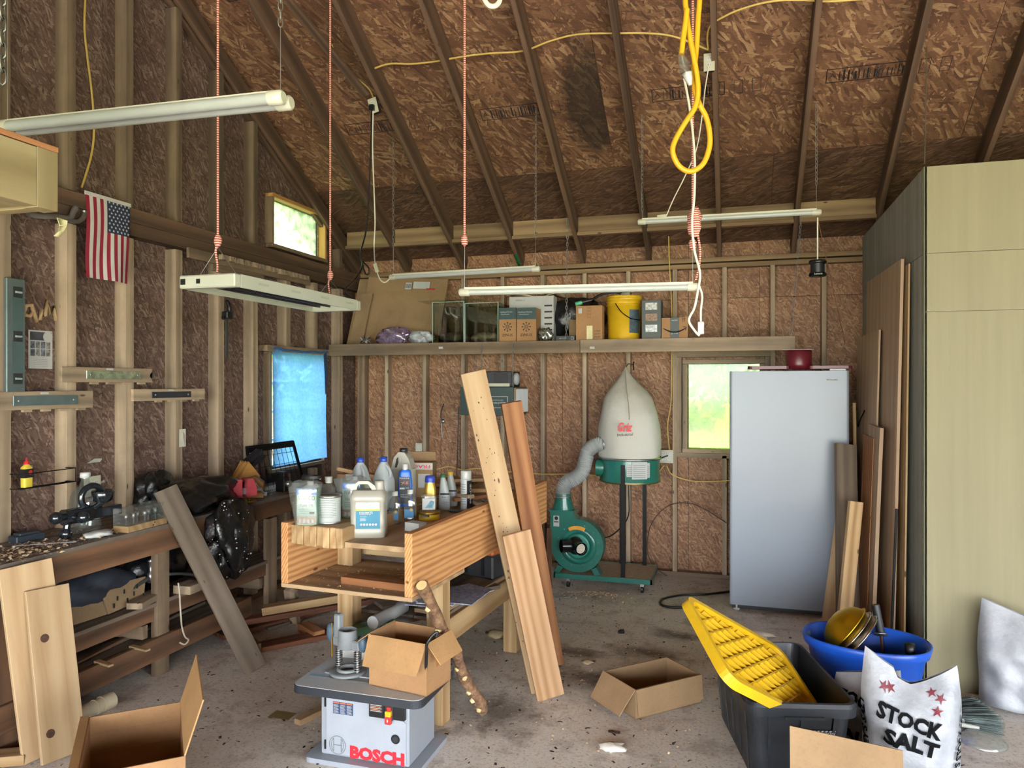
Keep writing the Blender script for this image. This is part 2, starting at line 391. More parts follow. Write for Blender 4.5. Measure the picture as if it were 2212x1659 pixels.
M_['card'] = cardboard('brown cardboard', '#a27c57'); M_['card2'] = cardboard('pale cardboard', '#957a5b'); M_['card_in'] = cardboard('cardboard inside', '#ad875c'); M_['card_dull'] = cardboard('dull cardboard', '#8d7659')
M_['white'] = plain('white paint', '#b9bcb8', .45); M_['cream'] = plain('cream plastic', '#b7b59f', .4, vary=.06); M_['whitepl'] = plain('white plastic', '#bfc0bc', .35, vary=.05)
M_['black'] = plain('black plastic', '#17181a', .4, vary=.2); M_['blackm'] = plain('black metal', '#0c0c0d', .45, spec=.2)
M_['dark'] = plain('dark grey plastic', '#2b2d30', .5); M_['steel'] = plain('bare steel', '#a7a9a8', .35, .9, vary=.15); M_['chain'] = plain('dull steel chain', '#8b8983', .45, .8)
M_['ink'] = plain('black ink', '#17161a', .6, vary=0); M_['redink'] = plain('red ink', '#c8232f', .5, vary=0); M_['paper'] = plain('white paper', '#adaeab', .8, vary=.05)
M_['green_paint'] = plain('machine green enamel', '#22675a', .32, vary=.1, coat=.3); M_['brass'] = plain('brass', '#a8843c', .35, .9)
M_['blue'] = plain('blue plastic', '#1b56c4', .35, vary=.08); M_['yellow'] = plain('yellow plastic', '#cfa71c', .4, vary=.08); M_['red'] = plain('red plastic', '#b02c2c', .4)
M_['greytxt'] = plain('grey print', '#6d7274', .6, vary=0); M_['milky'] = plain('milky plastic', '#aeafa6', .35, vary=.06, spec=.5)
M_['whitegrey'] = plain('light grey paint', '#a3a6a9', .5, vary=.05)
M_['glass'] = clear('clear glass', '#eef4ef', .10, .03); M_['film'] = clear('thin plastic film', '#f4f7f6', .16, .18, .16); M_['clearplastic'] = clear('clear plastic', '#f0f2f0', .12, .08, .10)
# ------------------------------------------------------------------ the building
XL, XLS = -3.69, -3.60          # left wall: sheathing face, stud face
YB, YBS = 6.71, 6.62            # back wall: sheathing face, stud face
XR, YF = 5.2, -4.4              # right wall, front wall
PITCH = 7 / 12.0; RAFZ = 2.79   # rafter underside at the back stud face
DECK = .19                      # rafter depth, vertical
YRIDGE = 1.10
def raf(y): return RAFZ + PITCH * (YBS - y) if y >= YRIDGE else RAFZ + PITCH * (YBS - YRIDGE) - PITCH * (YRIDGE - y)
def deck(y): return raf(y) + DECK
PHI = atan(PITCH)

ground = struct(obj('ground', MB().quad((-60, -60, -.06), (60, -60, -.06), (60, 80, -.06), (-60, 80, -.06)), plain('meadow grass', '#8a9a55', .9, vary=.35, scale=.8)))
floor = struct(obj('floor', MB().box(XL - .06, XR + .06, YF - .06, YB + .06, -.12, 0), M_['concrete']))

bounce_drive = struct(obj('bounce_drive_ground', MB().box(-7, 5, -16, YF - .06, -.06, -.02).box(XR + .1, 12, -16, 4, -.06, -.02), plain('pale bounce gravel', '#c4bcae', .9, vary=.15, scale=2)))  # unseen pale ground added to bounce neutral light inside
shell_m = plain('dark building paper', '#33271f', .9)
# ---- back wall: sheets of strand board around the window, studs, plates
WBX0, WBX1, WBZ0, WBZ1 = -.385, .215, 1.12, 1.865
wall_back = struct(obj('wall_back', MB().box(XL - .06, WBX0, YB + .012, YB + .06, 0, 3.05).box(WBX1, XR + .06, YB + .012, YB + .06, 0, 3.05).box(WBX0, WBX1, YB + .012, YB + .06, 0, WBZ0).box(WBX0, WBX1, YB + .012, YB + .06, WBZ1, 3.05), shell_m))
def osb(name, parent, M, w, h, mat): return obj(name, MB().box(.0015, w - .0015, .0015, h - .0015, -.012, 0), mat, parent, M)
xs = [XL, -2.75, -1.53, -.385, .215, 1.20, 2.4, 3.6, XR]
for a, b in zip(xs[:-1], xs[1:]):
    if a == WBX0:
        osb('osb_panel', wall_back, front((a, YB, 0)), b - a, WBZ0, M_['osb_wall']); osb('osb_panel', wall_back, front((a, YB, WBZ1)), b - a, 2.44 - WBZ1, M_['osb_wall'])
    else: osb('osb_panel', wall_back, front((a, YB, 0)), b - a, 2.44, M_['osb_wall'])
    osb('osb_panel', wall_back, front((a, YB, 2.44)), b - a, .62, M_['osb_wall'])
def xback(px, y=YBS): return aty(px, 830, y).x
studx = [xback(p) for p in (831, 912.5, 996, 1080.8, 1167.3, 1257.8, 1352.3, 1452.8, 1560, 1664, 1775)]
for x in studx + [studx[-1] + .41]:
    z1 = RAFZ - .09
    if WBX0 - .02 < x < WBX1 - .02:
        segs = [(.04, WBZ0 - .05), (WBZ1 + .13, z1)]
    else: segs = [(.04, z1)]
    for s0, s1 in segs: board('stud', (x + .019, YBS + .045, s0), (x + .019, YBS + .045, s1), .038, .089, M_['stud'], wall_back, up=V((0, 1, 0)))
for z in (RAFZ - .071, RAFZ - .024 + .005): board('top_plate', (XL, YBS + .045, z), (1.35, YBS + .045, z), .089, .038, M_['blocking'], wall_back)
board('sill_plate', (XL, YBS + .045, .019), (XR, YBS + .045, .019), .089, .038, M_['stud_dim'], wall_back)
board('corner_post', (xback(772) + .04, YBS + .045, .04), (xback(772) + .04, YBS + .045, RAFZ - .09), .08, .089, M_['stud_dim'], wall_back, up=V((0, 1, 0)))
# window framing
sx0, sx1 = studx[7] + .038, studx[9]
board('window_header', (sx0, YBS + .045, WBZ1 + .085), (sx1, YBS + .045, WBZ1 + .085), .089, .05, M_['stud'], wall_back)
board('window_sill_timber', (sx0, YBS + .045, WBZ0 - .055), (sx1, YBS + .045, WBZ0 - .055), .089, .04, M_['stud'], wall_back)
for x in (WBX0 - .075, WBX1 + .06): board('jack_stud', (x, YBS + .05, WBZ0 - .035), (x, YBS + .05, WBZ1 + .06), .04, .08, M_['stud'], wall_back, up=V((0, 1, 0)))
win1 = struct(bpy.data.objects.new('window_1', None)); C.objects.link(win1)
for (a, b) in (((WBX0 - .05, YBS + .06, WBZ1 + .02), (WBX1 + .05, YBS + .06, WBZ1 + .02)), ((WBX0 - .05, YBS + .06, WBZ0 - .018), (WBX1 + .05, YBS + .06, WBZ0 - .018))): board('window_frame', a, b, .07, .036, M_['stud'], win1)
for x in (WBX0 - .028, WBX1 + .02): board('window_frame', (x, YBS + .06, WBZ0), (x, YBS + .06, WBZ1), .04, .07, M_['stud'], win1, up=V((0, 1, 0)))
obj('pane', MB().box(WBX0, WBX1, YB + .02, YB + .024, WBZ0, WBZ1), clear('dusty dimming window pane', '#8c9e60', .05, .1, .10, '#eef5dc'), win1)  # green tint added to the pane to dim the bright view

# ---- left gable wall
wl = []
WL1 = (5.235, 6.02, 2.848, 3.232); WL2 = (5.21, 6.015, .985, 1.935)
def gable_strip(a, b, z0, mb, x0, x1):
    mb.add([V((x, y, z)) for x in (x0, x1) for (y, z) in ((a, z0), (b, z0), (b, deck(b)), (a, deck(a)))], [(0, 1, 2, 3), (7, 6, 5, 4), (0, 4, 5, 1), (1, 5, 6, 2), (2, 6, 7, 3), (3, 7, 4, 0)])
mb = MB(); X0, X1 = XL - .06, XL - .012
for a, b in ((YF, YRIDGE), (YRIDGE, 5.21), (6.02, YB + .06)): gable_strip(a, b, 0, mb, X0, X1)
mb.box(X0, X1, 5.21, 6.02, 0, WL2[2]).box(X0, X1, 5.21, 6.02, WL2[3], WL1[2])
gable_strip(5.21, 6.02, WL1[3], mb, X0, X1)
wall_left = struct(obj('wall_left', mb, shell_m))
def osb_poly(parent, pts, mat):   # pts (y,z) on the left wall
    y0 = pts[0][0]; z0 = pts[0][1]
    return obj('osb_panel', MB().prism([(p[0] - y0, p[1] - z0) for p in pts], -.012, 0), mat, parent, fromleft((XL, y0, z0)))
e = .0015
ys = [YF, -2.52, -1.30, -.08, 1.14, 2.36, 3.58, 4.80, WL2[0], WL2[1], YB]
for a, b in zip(ys[:-1], ys[1:]):
    if a == WL2[0]:
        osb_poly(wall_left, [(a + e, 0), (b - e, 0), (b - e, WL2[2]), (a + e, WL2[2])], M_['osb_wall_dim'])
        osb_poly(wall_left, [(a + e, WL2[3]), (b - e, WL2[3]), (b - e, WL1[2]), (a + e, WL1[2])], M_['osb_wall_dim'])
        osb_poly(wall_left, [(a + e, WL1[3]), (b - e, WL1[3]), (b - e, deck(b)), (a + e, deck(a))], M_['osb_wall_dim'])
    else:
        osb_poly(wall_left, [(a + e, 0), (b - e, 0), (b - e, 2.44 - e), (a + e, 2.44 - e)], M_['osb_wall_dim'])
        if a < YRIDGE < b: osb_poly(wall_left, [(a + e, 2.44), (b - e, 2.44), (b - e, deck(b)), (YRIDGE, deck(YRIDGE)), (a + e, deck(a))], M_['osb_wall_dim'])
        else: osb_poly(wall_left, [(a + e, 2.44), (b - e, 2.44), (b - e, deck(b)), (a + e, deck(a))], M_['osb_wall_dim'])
lstud = [atx(p, 830, XLS).y for p in (12, 155, 281, 387, 478, 552, 623, 682, 737)]
for y in [lstud[0] - .41 * k for k in (9, 8, 7, 6, 5, 4, 3, 2, 1)] + lstud:
    segs = [(.04, 2.60)]; up1 = raf(y) - .01
    segs.append((2.79, up1))
    if 5.25 < y < 5.99: segs = [(.04, WL2[2] - .05), (WL2[3] + .07, 2.60)]
    for s0, s1 in segs:
        if s1 - s0 > .05: board('stud', (XLS - .045, y, s0), (XLS - .045, y, s1), .064 if s0 < 2.7 else .058, .089, M_['rafter_pale'] if s0 > 2.7 else M_['stud'], wall_left, up=V((1, 0, 0)))
for z, d in ((2.66, 0), (2.74, .02)): board('wall_plate', (XLS - .045 + d, YF, z), (XLS - .045 + d, YB, z), .089, .085, M_['rafter'], wall_left)
board('sill_plate', (XLS - .045, YF, .019), (XLS - .045, YB, .019), .089, .038, M_['bench_old'], wall_left)
board('window_header', (XLS - .03, WL2[0] - .12, WL2[3] + .045), (XLS - .03, WL2[1] + .04, WL2[3] + .045), .089, .05, M_['stud_dim'], wall_left)
# upper small window
win2 = struct(bpy.data.objects.new('window_2', None)); C.objects.link(win2)
y0, y1, z0, z1 = WL1
warm = wood('sunlit window trim', '#c79a5c', '#9a6d3a', ring=6)  # window light painted into the warmer frame boards
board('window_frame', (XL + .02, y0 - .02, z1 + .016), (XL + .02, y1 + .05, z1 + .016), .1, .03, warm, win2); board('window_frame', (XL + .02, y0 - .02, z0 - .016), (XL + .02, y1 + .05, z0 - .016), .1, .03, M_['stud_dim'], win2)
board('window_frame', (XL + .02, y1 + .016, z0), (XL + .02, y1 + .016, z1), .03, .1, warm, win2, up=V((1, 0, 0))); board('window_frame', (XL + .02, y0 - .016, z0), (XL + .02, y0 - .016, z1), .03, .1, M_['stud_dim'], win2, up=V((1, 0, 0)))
obj('pane', MB().box(XL - .03, XL - .026, y0, y1, z0, z1), clear('frosted window pane', '#a5b49c', .05, .1, .35, '#eef4e8'), win2)  # greenish tint added to dim the daylight behind the frosting
# lower window behind the blue cloth
win3 = struct(bpy.data.objects.new('window_3', None)); C.objects.link(win3)
y0, y1, z0, z1 = WL2
for a, b in (((XL + .02, y0 - .02, z1 + .012), (XL + .02, y1 + .03, z1 + .012)), ((XL + .02, y0 - .02, z0 - .014), (XL + .02, y1 + .03, z0 - .014))): board('window_frame', a, b, .09, .028, M_['stud_dim'], win3)
for y in (y0 - .014, y1 + .014): board('window_frame', (XL + .02, y, z0), (XL + .02, y, z1), .028, .09, M_['stud_dim'], win3, up=V((1, 0, 0)))
obj('pane', MB().box(XL - .035, XL - .031, y0, y1, z0, z1), M_['glass'], win3)
ym = (y0 + y1) / 2; white_trim = M_['whitepl']
board('muntin', (XL - .025, ym, z0), (XL - .025, ym, z1), .022, .03, white_trim, win3, up=V((1, 0, 0)))
for k in (1, 2, 3): z = z0 + (z1 - z0) * k / 4; board('muntin', (XL - .025, y0, z), (XL - .025, y1, z), .03, .022, white_trim, win3)

# ---- front and side walls behind the camera, set back to even the light: wide open vehicle door
mb = MB(); DX0, DX1, DZ = -3.3, 4.8, 2.75
mb.box(XL - .06, DX0, YF - .06, YF, 0, deck(YF)); mb.box(DX1, XR + .06, YF - .06, YF, 0, deck(YF)); mb.box(DX0, DX1, YF - .06, YF, DZ, max(deck(YF), DZ))
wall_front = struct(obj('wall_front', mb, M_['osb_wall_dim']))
mb = MB(); gable_strip(YF, -3.6, 0, mb, XR, XR + .06); gable_strip(-3.6, .8, 2.5, mb, XR, XR + .06); gable_strip(.8, YRIDGE, 0, mb, XR, XR + .06); gable_strip(YRIDGE, YB + .06, 0, mb, XR, XR + .06)  # unseen side opening added to light the left wall more evenly
wall_right = struct(obj('wall_right', mb, M_['osb_wall_dim']))

# ---- roof: deck, strand board sheets, rafters, blocking
Lb = (YB + .5 - YRIDGE) / cos(PHI)
yb = YB + .45
mb = MB()
mb.add([V((x, y, z)) for x in (XL - .4, XR + .4) for (y, z) in ((yb, deck(yb) + .014), (yb, deck(yb) + .05), (YRIDGE, deck(YRIDGE) + .05), (YRIDGE, deck(YRIDGE) + .014))], [(0, 1, 2, 3), (7, 6, 5, 4), (0, 4, 5, 1), (1, 5, 6, 2), (2, 6, 7, 3), (3, 7, 4, 0)])
yf = YF - .5
mb.add([V((x, y, z)) for x in (XL - .4, XR + .4) for (y, z) in ((yf, deck(yf) + .014), (yf, deck(yf) + .05), (YRIDGE, deck(YRIDGE) + .05), (YRIDGE, deck(YRIDGE) + .014))], [(3, 2, 1, 0), (4, 5, 6, 7), (0, 4, 5, 1), (1, 5, 6, 2), (2, 6, 7, 3), (3, 7, 4, 0)][:])
ceiling = struct(obj('ceiling', mb, plain('roof shingles', '#4a4642', .9)))
vdir = V((0, -cos(PHI), sin(PHI)))
def roofM(x, s): return axes(V((x, YB + .2, deck(YB + .2))) + vdir * s, (1, 0, 0), vdir)
STAIN = None; rows = [(.0, 1.214), (1.214, 1.22), (2.434, 1.22), (3.654, 1.22), (4.874, 1.22), (6.094, 1.22)]
def stain_at(u, v): return strandboard('mould stained roof strand board', ['#53392a', '#6b4c37', '#7a5840', '#8d6a4c', '#ad8c68'], 1.0, 4.8, stain=(u, v, .24, .60))
smax = (YB + .2 - YRIDGE) / cos(PHI)
for r, (s0, hh) in enumerate(rows):
    hh = min(hh, smax - s0)
    if hh < .05: break
    off = -.9 if r % 2 else 0.3
    x = XL + off - 1.2
    while x < XR:
        xa = max(x, XL); xb = min(x + 2.44, XR)
        if xb - xa > .05:
            mt = M_['osb_roof_dark'] if r == 0 else M_['osb_roof']
            if r == 1 and xa < -1.0 < xb: mt = stain_at(-1.01 - xa, 1.85 - s0)
            p = osb('osb_panel', ceiling, roofM(xa, s0), xb - xa, hh, mt)
            if r == 1: STAIN = STAIN
            if r in (1, 2) :      # mill stamp printed on the middle of each sheet
                for xo in ((.35, 1.5) if xb - xa > 1.9 else (.35,)):
                    if xb - xa < xo + .8: continue
                    fr = MB(); zz = .0006
                    def rect(u0, u1, v0, v1, tt=.006):
                        for (a, b, c, d) in ((u0, u1, v0, v0 + tt), (u0, u1, v1 - tt, v1), (u0, u0 + tt, v0, v1), (u1 - tt, u1, v0, v1)): fr.box(a, b, c, d, 0, zz)
                    v0, v1 = .58, .69
                    rect(xo, xo + .5, v0, v1); rect(xo + .56, xo + .62, v0, v1, .004); rect(xo + .68, xo + .74, v0, v1, .004)
                    u = xo + .08
                    while u < xo + .48:
                        fr.box(u, u + random.choice((.004, .007, .012)), v0 + .012, v1 - random.uniform(.012, .04), 0, zz); u += random.uniform(.012, .03)
                    obj('mill_stamp', fr, M_['ink'], p)
                    lettering('A', .05, M_['ink'], p, T(xo + .04, .635, .0004), name='stamp_lettering', width=.045)
                    lettering('DOWN', .05, M_['ink'], p, T(xo + .33, .635, .0010) @ RZ(90), name='stamp_lettering', width=.09, height=.03)
        x += 2.44
# the front slope, behind the camera
obj('osb_panel', MB().box(0, XR - XL, 0, (YRIDGE - YF + .3) / cos(PHI), -.012, 0), M_['osb_roof'], ceiling, axes((XL, YRIDGE, deck(YRIDGE)), (1, 0, 0), (0, -cos(PHI), -sin(PHI))) @ T(0, 0, .02))
RX_ = [xback(p) for p in (874.7, 996, 1119.6, 1253.8, 1397, 1549)]; RX_ = RX_ + [RX_[-1] + .6 * k for k in range(1, 9)]
t2 = .5 * DECK * cos(PHI)
def rafter(x, y0, y1, mat=None, name='rafter'):
    m = V((0, sin(PHI), cos(PHI))) * t2
    a = V((x + .019, y0, raf(y0))) + m; b = V((x + .019, y1, raf(y1))) + m
    return board(name, a, b, .038, t2 * 2 - .002, mat or M_['rafter'], ceiling)
rafter(XL + .01, YBS, YRIDGE + .05)
board('gable_rafter', V((XLS + .005, YBS, raf(YBS))) + V((0, sin(PHI), cos(PHI))) * .06, V((XLS + .005, YRIDGE + .05, raf(YRIDGE + .05))) + V((0, sin(PHI), cos(PHI))) * .06, .038, .12, M_['rafter'], ceiling)
for i, x in enumerate(RX_):
    rafter(x, YBS + .03 if x < .95 else 6.33, YRIDGE + .05, None)
    if x > -3.5: 
        m = V((0, -sin(PHI), cos(PHI))) * t2
        board('rafter', V((x + .019, YRIDGE, raf(YRIDGE))) + m, V((x + .019, YF, raf(YF))) + m, .038, t2 * 2 - .002, M_['rafter'], ceiling)
board('ridge_board', (XL, YRIDGE, deck(YRIDGE) - .14), (XR, YRIDGE, deck(YRIDGE) - .14), .03, .22, M_['rafter'], ceiling)
yk = 6.33
for a, b in zip([XLS] + RX_[:8], RX_[:9]):
    if b > 1.2: break
    a = a + .04
    zt = deck(yk) - .004
    board('blocking', (a, yk, zt - .065), (b, yk, zt - .065), .13, .03, M_['blocking'], ceiling, up=V((0, 1, 0)))
    board('nailer', (a, yk - .02, zt - .15), (b, yk - .02, zt - .15), .06, .03, M_['blocking'], ceiling)
# ------------------------------------------------------------------ long workbench on the gable wall
BX = -3.16; BZ = .875
wbn = wthing('workbench', 'long dark timber workbench built against the studded gable wall', 'workbench', (-3.4, 3.3, 0))
for i, xc in enumerate((-3.245, -3.42, -3.595)):
    board('top_plank', (xc, 1.6, BZ - .012), (xc, 5.3, BZ - .012), .172, .024, M_['bench_top'], wbn)
board('front_beam', (BX - .02, 1.6, BZ - .09), (BX - .02, 3.92, BZ - .09), .04, .135, M_['bench_old'], wbn)
board('front_beam', (BX - .02, 4.06, BZ - .075), (BX - .02, 5.3, BZ - .075), .04, .115, M_['bench_old'], wbn)
for y0, y1 in ((2.50, 2.64), (3.47, 3.565), (4.53, 4.63)):
    board('leg', (BX - .042, (y0 + y1) / 2, 0), (BX - .042, (y0 + y1) / 2, BZ - .15), .045, y1 - y0, M_['bench_old'] if y0 < 3 else M_['stud_dim'], wbn, up=V((0, 1, 0)))
for y in (2.57, 3.52, 4.58): board('leg', (-3.64, y, 0), (-3.64, y, BZ - .03), .06, .06, M_['bench_old'], wbn, up=V((0, 1, 0)))
for xc in (-3.28, -3.48): board('shelf_plank', (xc, 1.6, .42), (xc, 4.75, .42), .19, .022, M_['grey_wood'], wbn)
board('shelf_beam', (BX - .06, 1.6, .365), (BX - .06, 4.75, .365), .035, .085, M_['bench_old'], wbn)
for y in (2.45, 3.40, 4.47): board('crosspiece', (-3.66, y, .28), (BX - .04, y, .28), .04, .075, M_['stud_dim'], wbn)
board('floor_beam', (BX - .01, 1.6, .172), (BX - .01, 4.3, .172), .03, .125, M_['bench_old'], wbn)
board('floor_shelf_plank', (-3.36, 1.6, .215), (-3.36, 4.3, .215), .30, .018, M_['grey_wood'], wbn)

def brd(name, label, p0, p1, w, t, mat, up=V((0, 0, 1)), cat='board', group=None, bevel=.002):
    return tag(board(name, p0, p1, w, t, mat, None, up, bevel), label, cat, group)
# offcuts under the bench
brd('timber_offcut', 'short pine offcut lying on the bench shelf beside the torn cardboard', atz(290, 1310, .46), atz(350, 1275, .46), .09, .035, M_['stud'])
brd('timber_offcut', 'thin grey lath lying on the low shelf behind the floor beam', (-3.30, 2.95, .235), (-3.38, 4.1, .236), .03, .018, M_['grey_wood'])
brd('timber_offcut', 'narrow dark strip leaning along the low bench shelf', (-3.24, 2.75, .236), (-3.45, 4.2, .25), .035, .012, M_['bench_old'])
brd('timber_offcut', 'small pale stick across the low bench shelf nearest the pine boards', atz(208, 1428, .235), atz(240, 1438, .235), .03, .012, M_['pine'])
brd('timber_offcut', 'small pale stick across the low bench shelf beside the bench leg', atz(283, 1396, .235), atz(320, 1405, .235), .03, .012, M_['pine'])
brd('timber_offcut', 'thick brown block lying on the bench shelf beyond the leg', atz(392, 1275, .455), atz(425, 1262, .455), .12, .05, M_['stud'])
# torn egg-crate like cardboard
t = wthing('cardboard_tray', 'torn grey cardboard tray slumped on the bench shelf under a dark cloth', 'tray', atz(225, 1330, .43))
c = atz(215, 1325, .44)
mt = M_['card_dull']
def flap(nm, pts, mat, par, th=.004): return obj(nm, MB().sheet([[pts[0], pts[1]], [pts[3], pts[2]]], th, False), mat, par)
flap('tray_panel', [c + V((.02, -.30, .0)), c + V((.05, .02, 0)), c + V((-.10, .05, .14)), c + V((-.14, -.28, .16))], mt, t)
flap('tray_panel', [c + V((.06, .0, .0)), c + V((.05, .26, .01)), c + V((.0, .33, .12)), c + V((-.05, .05, .12))], mt, t)
flap('tray_panel', [c + V((-.28, -.3, .0)), c + V((.02, -.3, 0)), c + V((.05, .27, .006)), c + V((-.28, .3, .006))], mt, t)
for k in range(7): p = c + V((.058 - .012 * (k % 2) * 1, .04 + .035 * k, .035 + .03 * (k % 3))); obj('slot', MB().box(-.002, .004, -.003, .003, -.012, .012), M_['ink'], t, T(*p))
def lump(name, c, rx, ry, rz, mat, jit=.18, seg=22, seedv=1, squash=0):
    rnd = random.Random(seedv); h = seg // 2; vs = []
    ph = [rnd.uniform(0, 6.28) for _ in range(9)]
    for i in range(h + 1):
        for k in range(seg):
            a = pi * i / h; b = 2 * pi * k / seg
            d = 1 + jit * (sin(3 * b + ph[0] + 2 * a) * .5 + sin(5 * b + ph[1]) * sin(4 * a + ph[2]) * .5 + sin(7 * b + 5 * a + ph[3]) * .35 + sin(11 * b + ph[4]) * sin(9 * a + ph[5]) * .25) * sin(a)
            z = -rz * cos(a) * d
            vs.append(V(c) + V((rx * sin(a) * cos(b) * d, ry * sin(a) * sin(b) * d, z)))
    if squash:
        lo = min(v.z for v in vs)
        for v in vs: v.z = max(v.z, lo + squash)
    mb = MB().add(vs, [(i * seg + k, i * seg + (k + 1) % seg, (i + 1) * seg + (k + 1) % seg, (i + 1) * seg + k) for i in range(h) for k in range(seg)], True)
    return mb
cloth = plain('dark blue cloth', '#232833', .8, vary=.25, bump=.4)
tag(obj('work_cloth', lump('c', c + V((-.10, .05, .12)), .11, .24, .10, cloth, .25, 26, 3), cloth), 'dark blue work cloth heaped in the torn cardboard tray', 'cloth')
gar = plain('shiny black polythene', '#15171a', .22, vary=.2, scale=30, spec=.8, bump=.6)
# chrome pipe fitting in the gloom
t = wthing('pipe_fitting', 'dusty chrome pipe fitting with curved arms on the bench shelf', 'fitting', atz(330, 1285, .45))
p = atz(330, 1285, .46)
cable('curved_arm', [p + V((-.05, -.18, .0)), p + V((-.05, -.08, .06)), p + V((-.05, .02, .09)), p + V((-.05, .05, .12))], .011, M_['steel'], t)
cable('curved_arm', [p + V((-.05, .05, .09)), p + V((-.04, .2, .07)), p + V((-.02, .32, .04)), p + V((0, .38, .01))], .011, M_['steel'], t)
obj('valve', MB().lathe([(.0, 0), (.022, 0), (.022, .05), (.012, .06), (.012, .12), (.02, .125), (.0, .14)], 12, T(*(p + V((-.05, .04, .06))))), M_['steel'], t)
tag(obj('rubbish_sack', lump('c', (-3.45, 3.75, .56), .14, .22, .14, gar, .2, 26, 9, .02), gar), 'small black plastic sack on the bench shelf behind the leg', 'bag')

# ------------------------------------------------------------------ things on the long bench
def onb(px, py, dz=0.0): q = atz(px, py, BZ + dz); return q
# clear jug
t = wthing('clear_jug', 'clear plastic gallon jug with white cap on the long bench', 'jug', onb(185, 1150)); p = atx(184, 1100, -3.42); b = V((-3.42, p.y, BZ))
obj('body', MB().lathe([(0, .002), (.07, 0), (.078, .02), (.078, .16), (.072, .20), (.045, .25), (.022, .275), (.02, .30)], 24, T(*b)), M_['clearplastic'], t)
obj('cap', MB().lathe([(0, .33), (.026, .328), (.027, .30), (.0, .30)][::-1], 18, T(*b)), M_['whitepl'], t)
# trailer hitch with three balls
t = wthing('trailer_hitch', 'black cast trailer hitch with round balls and a lifting ring on the bench', 'trailer hitch', onb(165, 1140)); p = V((-3.33, atx(160, 1110, -3.33).y, BZ + .12)); bm = plain('glossy black casting', '#1a2026', .18, spec=.7, vary=.15, coat=.4)
u = V((.15, .98, 0)).normalized()
obj('shank', MB().bar(p + u * .05, p + u * .26, .055, .055), bm, t, bevel=.004)
obj('hub', MB().tube([p - u * .06, p + u * .09], .042, 16), bm, t)
for d, nm in ((V((.0, -.2, -1)), 'ball'), (V((.15, -1, .1)), 'ball'), (V((1, .1, 0)), 'ball')):
    d = d.normalized(); obj(nm, MB().tube([p - u * .03, p - u * .03 + d * .075], .018, 12).ball(p - u * .03 + d * .088, .032), bm, t)
obj('ring', MB().tube([p + u * (.10 + .062 * cos(a)) + V((0, 0, .085 + .062 * sin(a))) for a in [k * 2 * pi / 24 for k in range(25)]], .017, 10), bm, t)
obj('cup', MB().lathe([(.03, 0), (.05, .01), (.055, .06), (.05, .065), (.045, .06), (.0, .03)], 20, T(*(p + u * .16 + V((0, 0, .05))))), bm, t)
# dark box and small stuff
p = onb(58, 1168); tag(obj('sharpening_stone_box', MB().box(-.035, .035, -.075, .075, 0, .035).box(-.03, .03, -.055, .05, .035, .048), plain('dark blue grey plastic', '#2a323a', .5), None, T(*p) @ RZ(-6), .004), 'small dark rectangular box on the shavings end of the bench', 'box')
# drill bit case
q0 = atz(246, 1150, BZ); yy0 = q0.y
t = thing('bit_case', 'clear lidded router bit case on a yellow wooden base at the bench edge', 'case', T(BX - .055, yy0, BZ) @ RZ(2))
obj('base', MB().box(-.05, .05, 0, .30, 0, .035), M_['pine2'], t, bevel=.002)
obj('lid', MB().box(-.05, .05, 0, .30, .036, .13), M_['clearplastic'], t)
for k in range(6): obj('router_bit', MB().lathe([(.004, 0), (.004, .03), (.011, .032), (.012, .055 + .004 * (k % 3)), (.0, .06)], 10, T(.0 + .012 * (k % 2), .04 + .042 * k, .036)), M_['steel'], t)
p = onb(215, 1160); tag(obj('work_glove', lump('g', p + V((0, 0, .018)), .05, .08, .018, None, .3, 20, 5, .004), plain('grey white knit', '#b9bab6', .9, bump=.5)), 'crumpled pale grey glove beside the bit case', 'glove')
brd('marking_stick', 'pale wooden stick lying beside the grey glove', onb(180, 1155, .008), onb(217, 1160, .008), .012, .012, M_['pine'])
p = onb(175, 1160, .012)
tag(obj('plumb_bob', MB().lathe([(0, 0), (.012, .03), (.013, .06), (.006, .07), (0, .075)], 12, frame(p, p + V((.04, .09, .0)))[0] @ RY(90)), M_['brass']), 'small pointed metal plumb bob among the shavings', 'plumb bob')
rnd = random.Random(4)
def scatter(name, label, cat, n, region, size, mats, z, curl=.3, seedv=1):
    rnd = random.Random(seedv); mb = MB()
    for i in range(n):
        x, y = region(rnd); s = rnd.uniform(*size); a = rnd.uniform(0, pi); w = s * rnd.uniform(.15, .5); h = s * rnd.uniform(.05, curl)
        d = V((cos(a), sin(a), 0)); e = V((-sin(a), cos(a), 0)); zz = z if not callable(z) else z(x, y); b = V((x, y, zz + .0015 + rnd.uniform(0, h * .3)))
        mb.add([b - d * s - e * w, b + e * -w + V((0, 0, h)), b + d * s - e * w, b + d * s + e * w, b + e * w + V((0, 0, h)), b - d * s + e * w], [(0, 1, 4, 5), (1, 2, 3, 4)])
    o = obj(name, mb, mats, kind='stuff'); return tag(o, label, cat)
shav = NT('wood shavings'); oi = shav.noise(shav.coords(rnd=False), 40, 2); shav.link(shav.ramp(oi, [(.3, lin('#a08767')), (.5, lin('#cdb492')), (.7, lin('#e6d6bb'))]), shav.b.inputs['Base Color']); shav.b.inputs['Roughness'].default_value = .8; M_['shav'] = shav.m
scatter('wood_shavings', 'loose wood shavings scattered over the near end of the long bench', 'shavings', 420, lambda r: (r.gauss(-3.32, .09), r.gauss(2.72, .22)), (.004, .018), M_['shav'], BZ, .6, 2)
scatter('metal_scraps', 'grey filings and small scraps across the long bench top', 'scraps', 260, lambda r: (r.uniform(-3.55, -3.18), r.uniform(2.5, 3.5)), (.002, .012), plain('grey filings', '#a5a39c', .6), BZ, .3, 3)
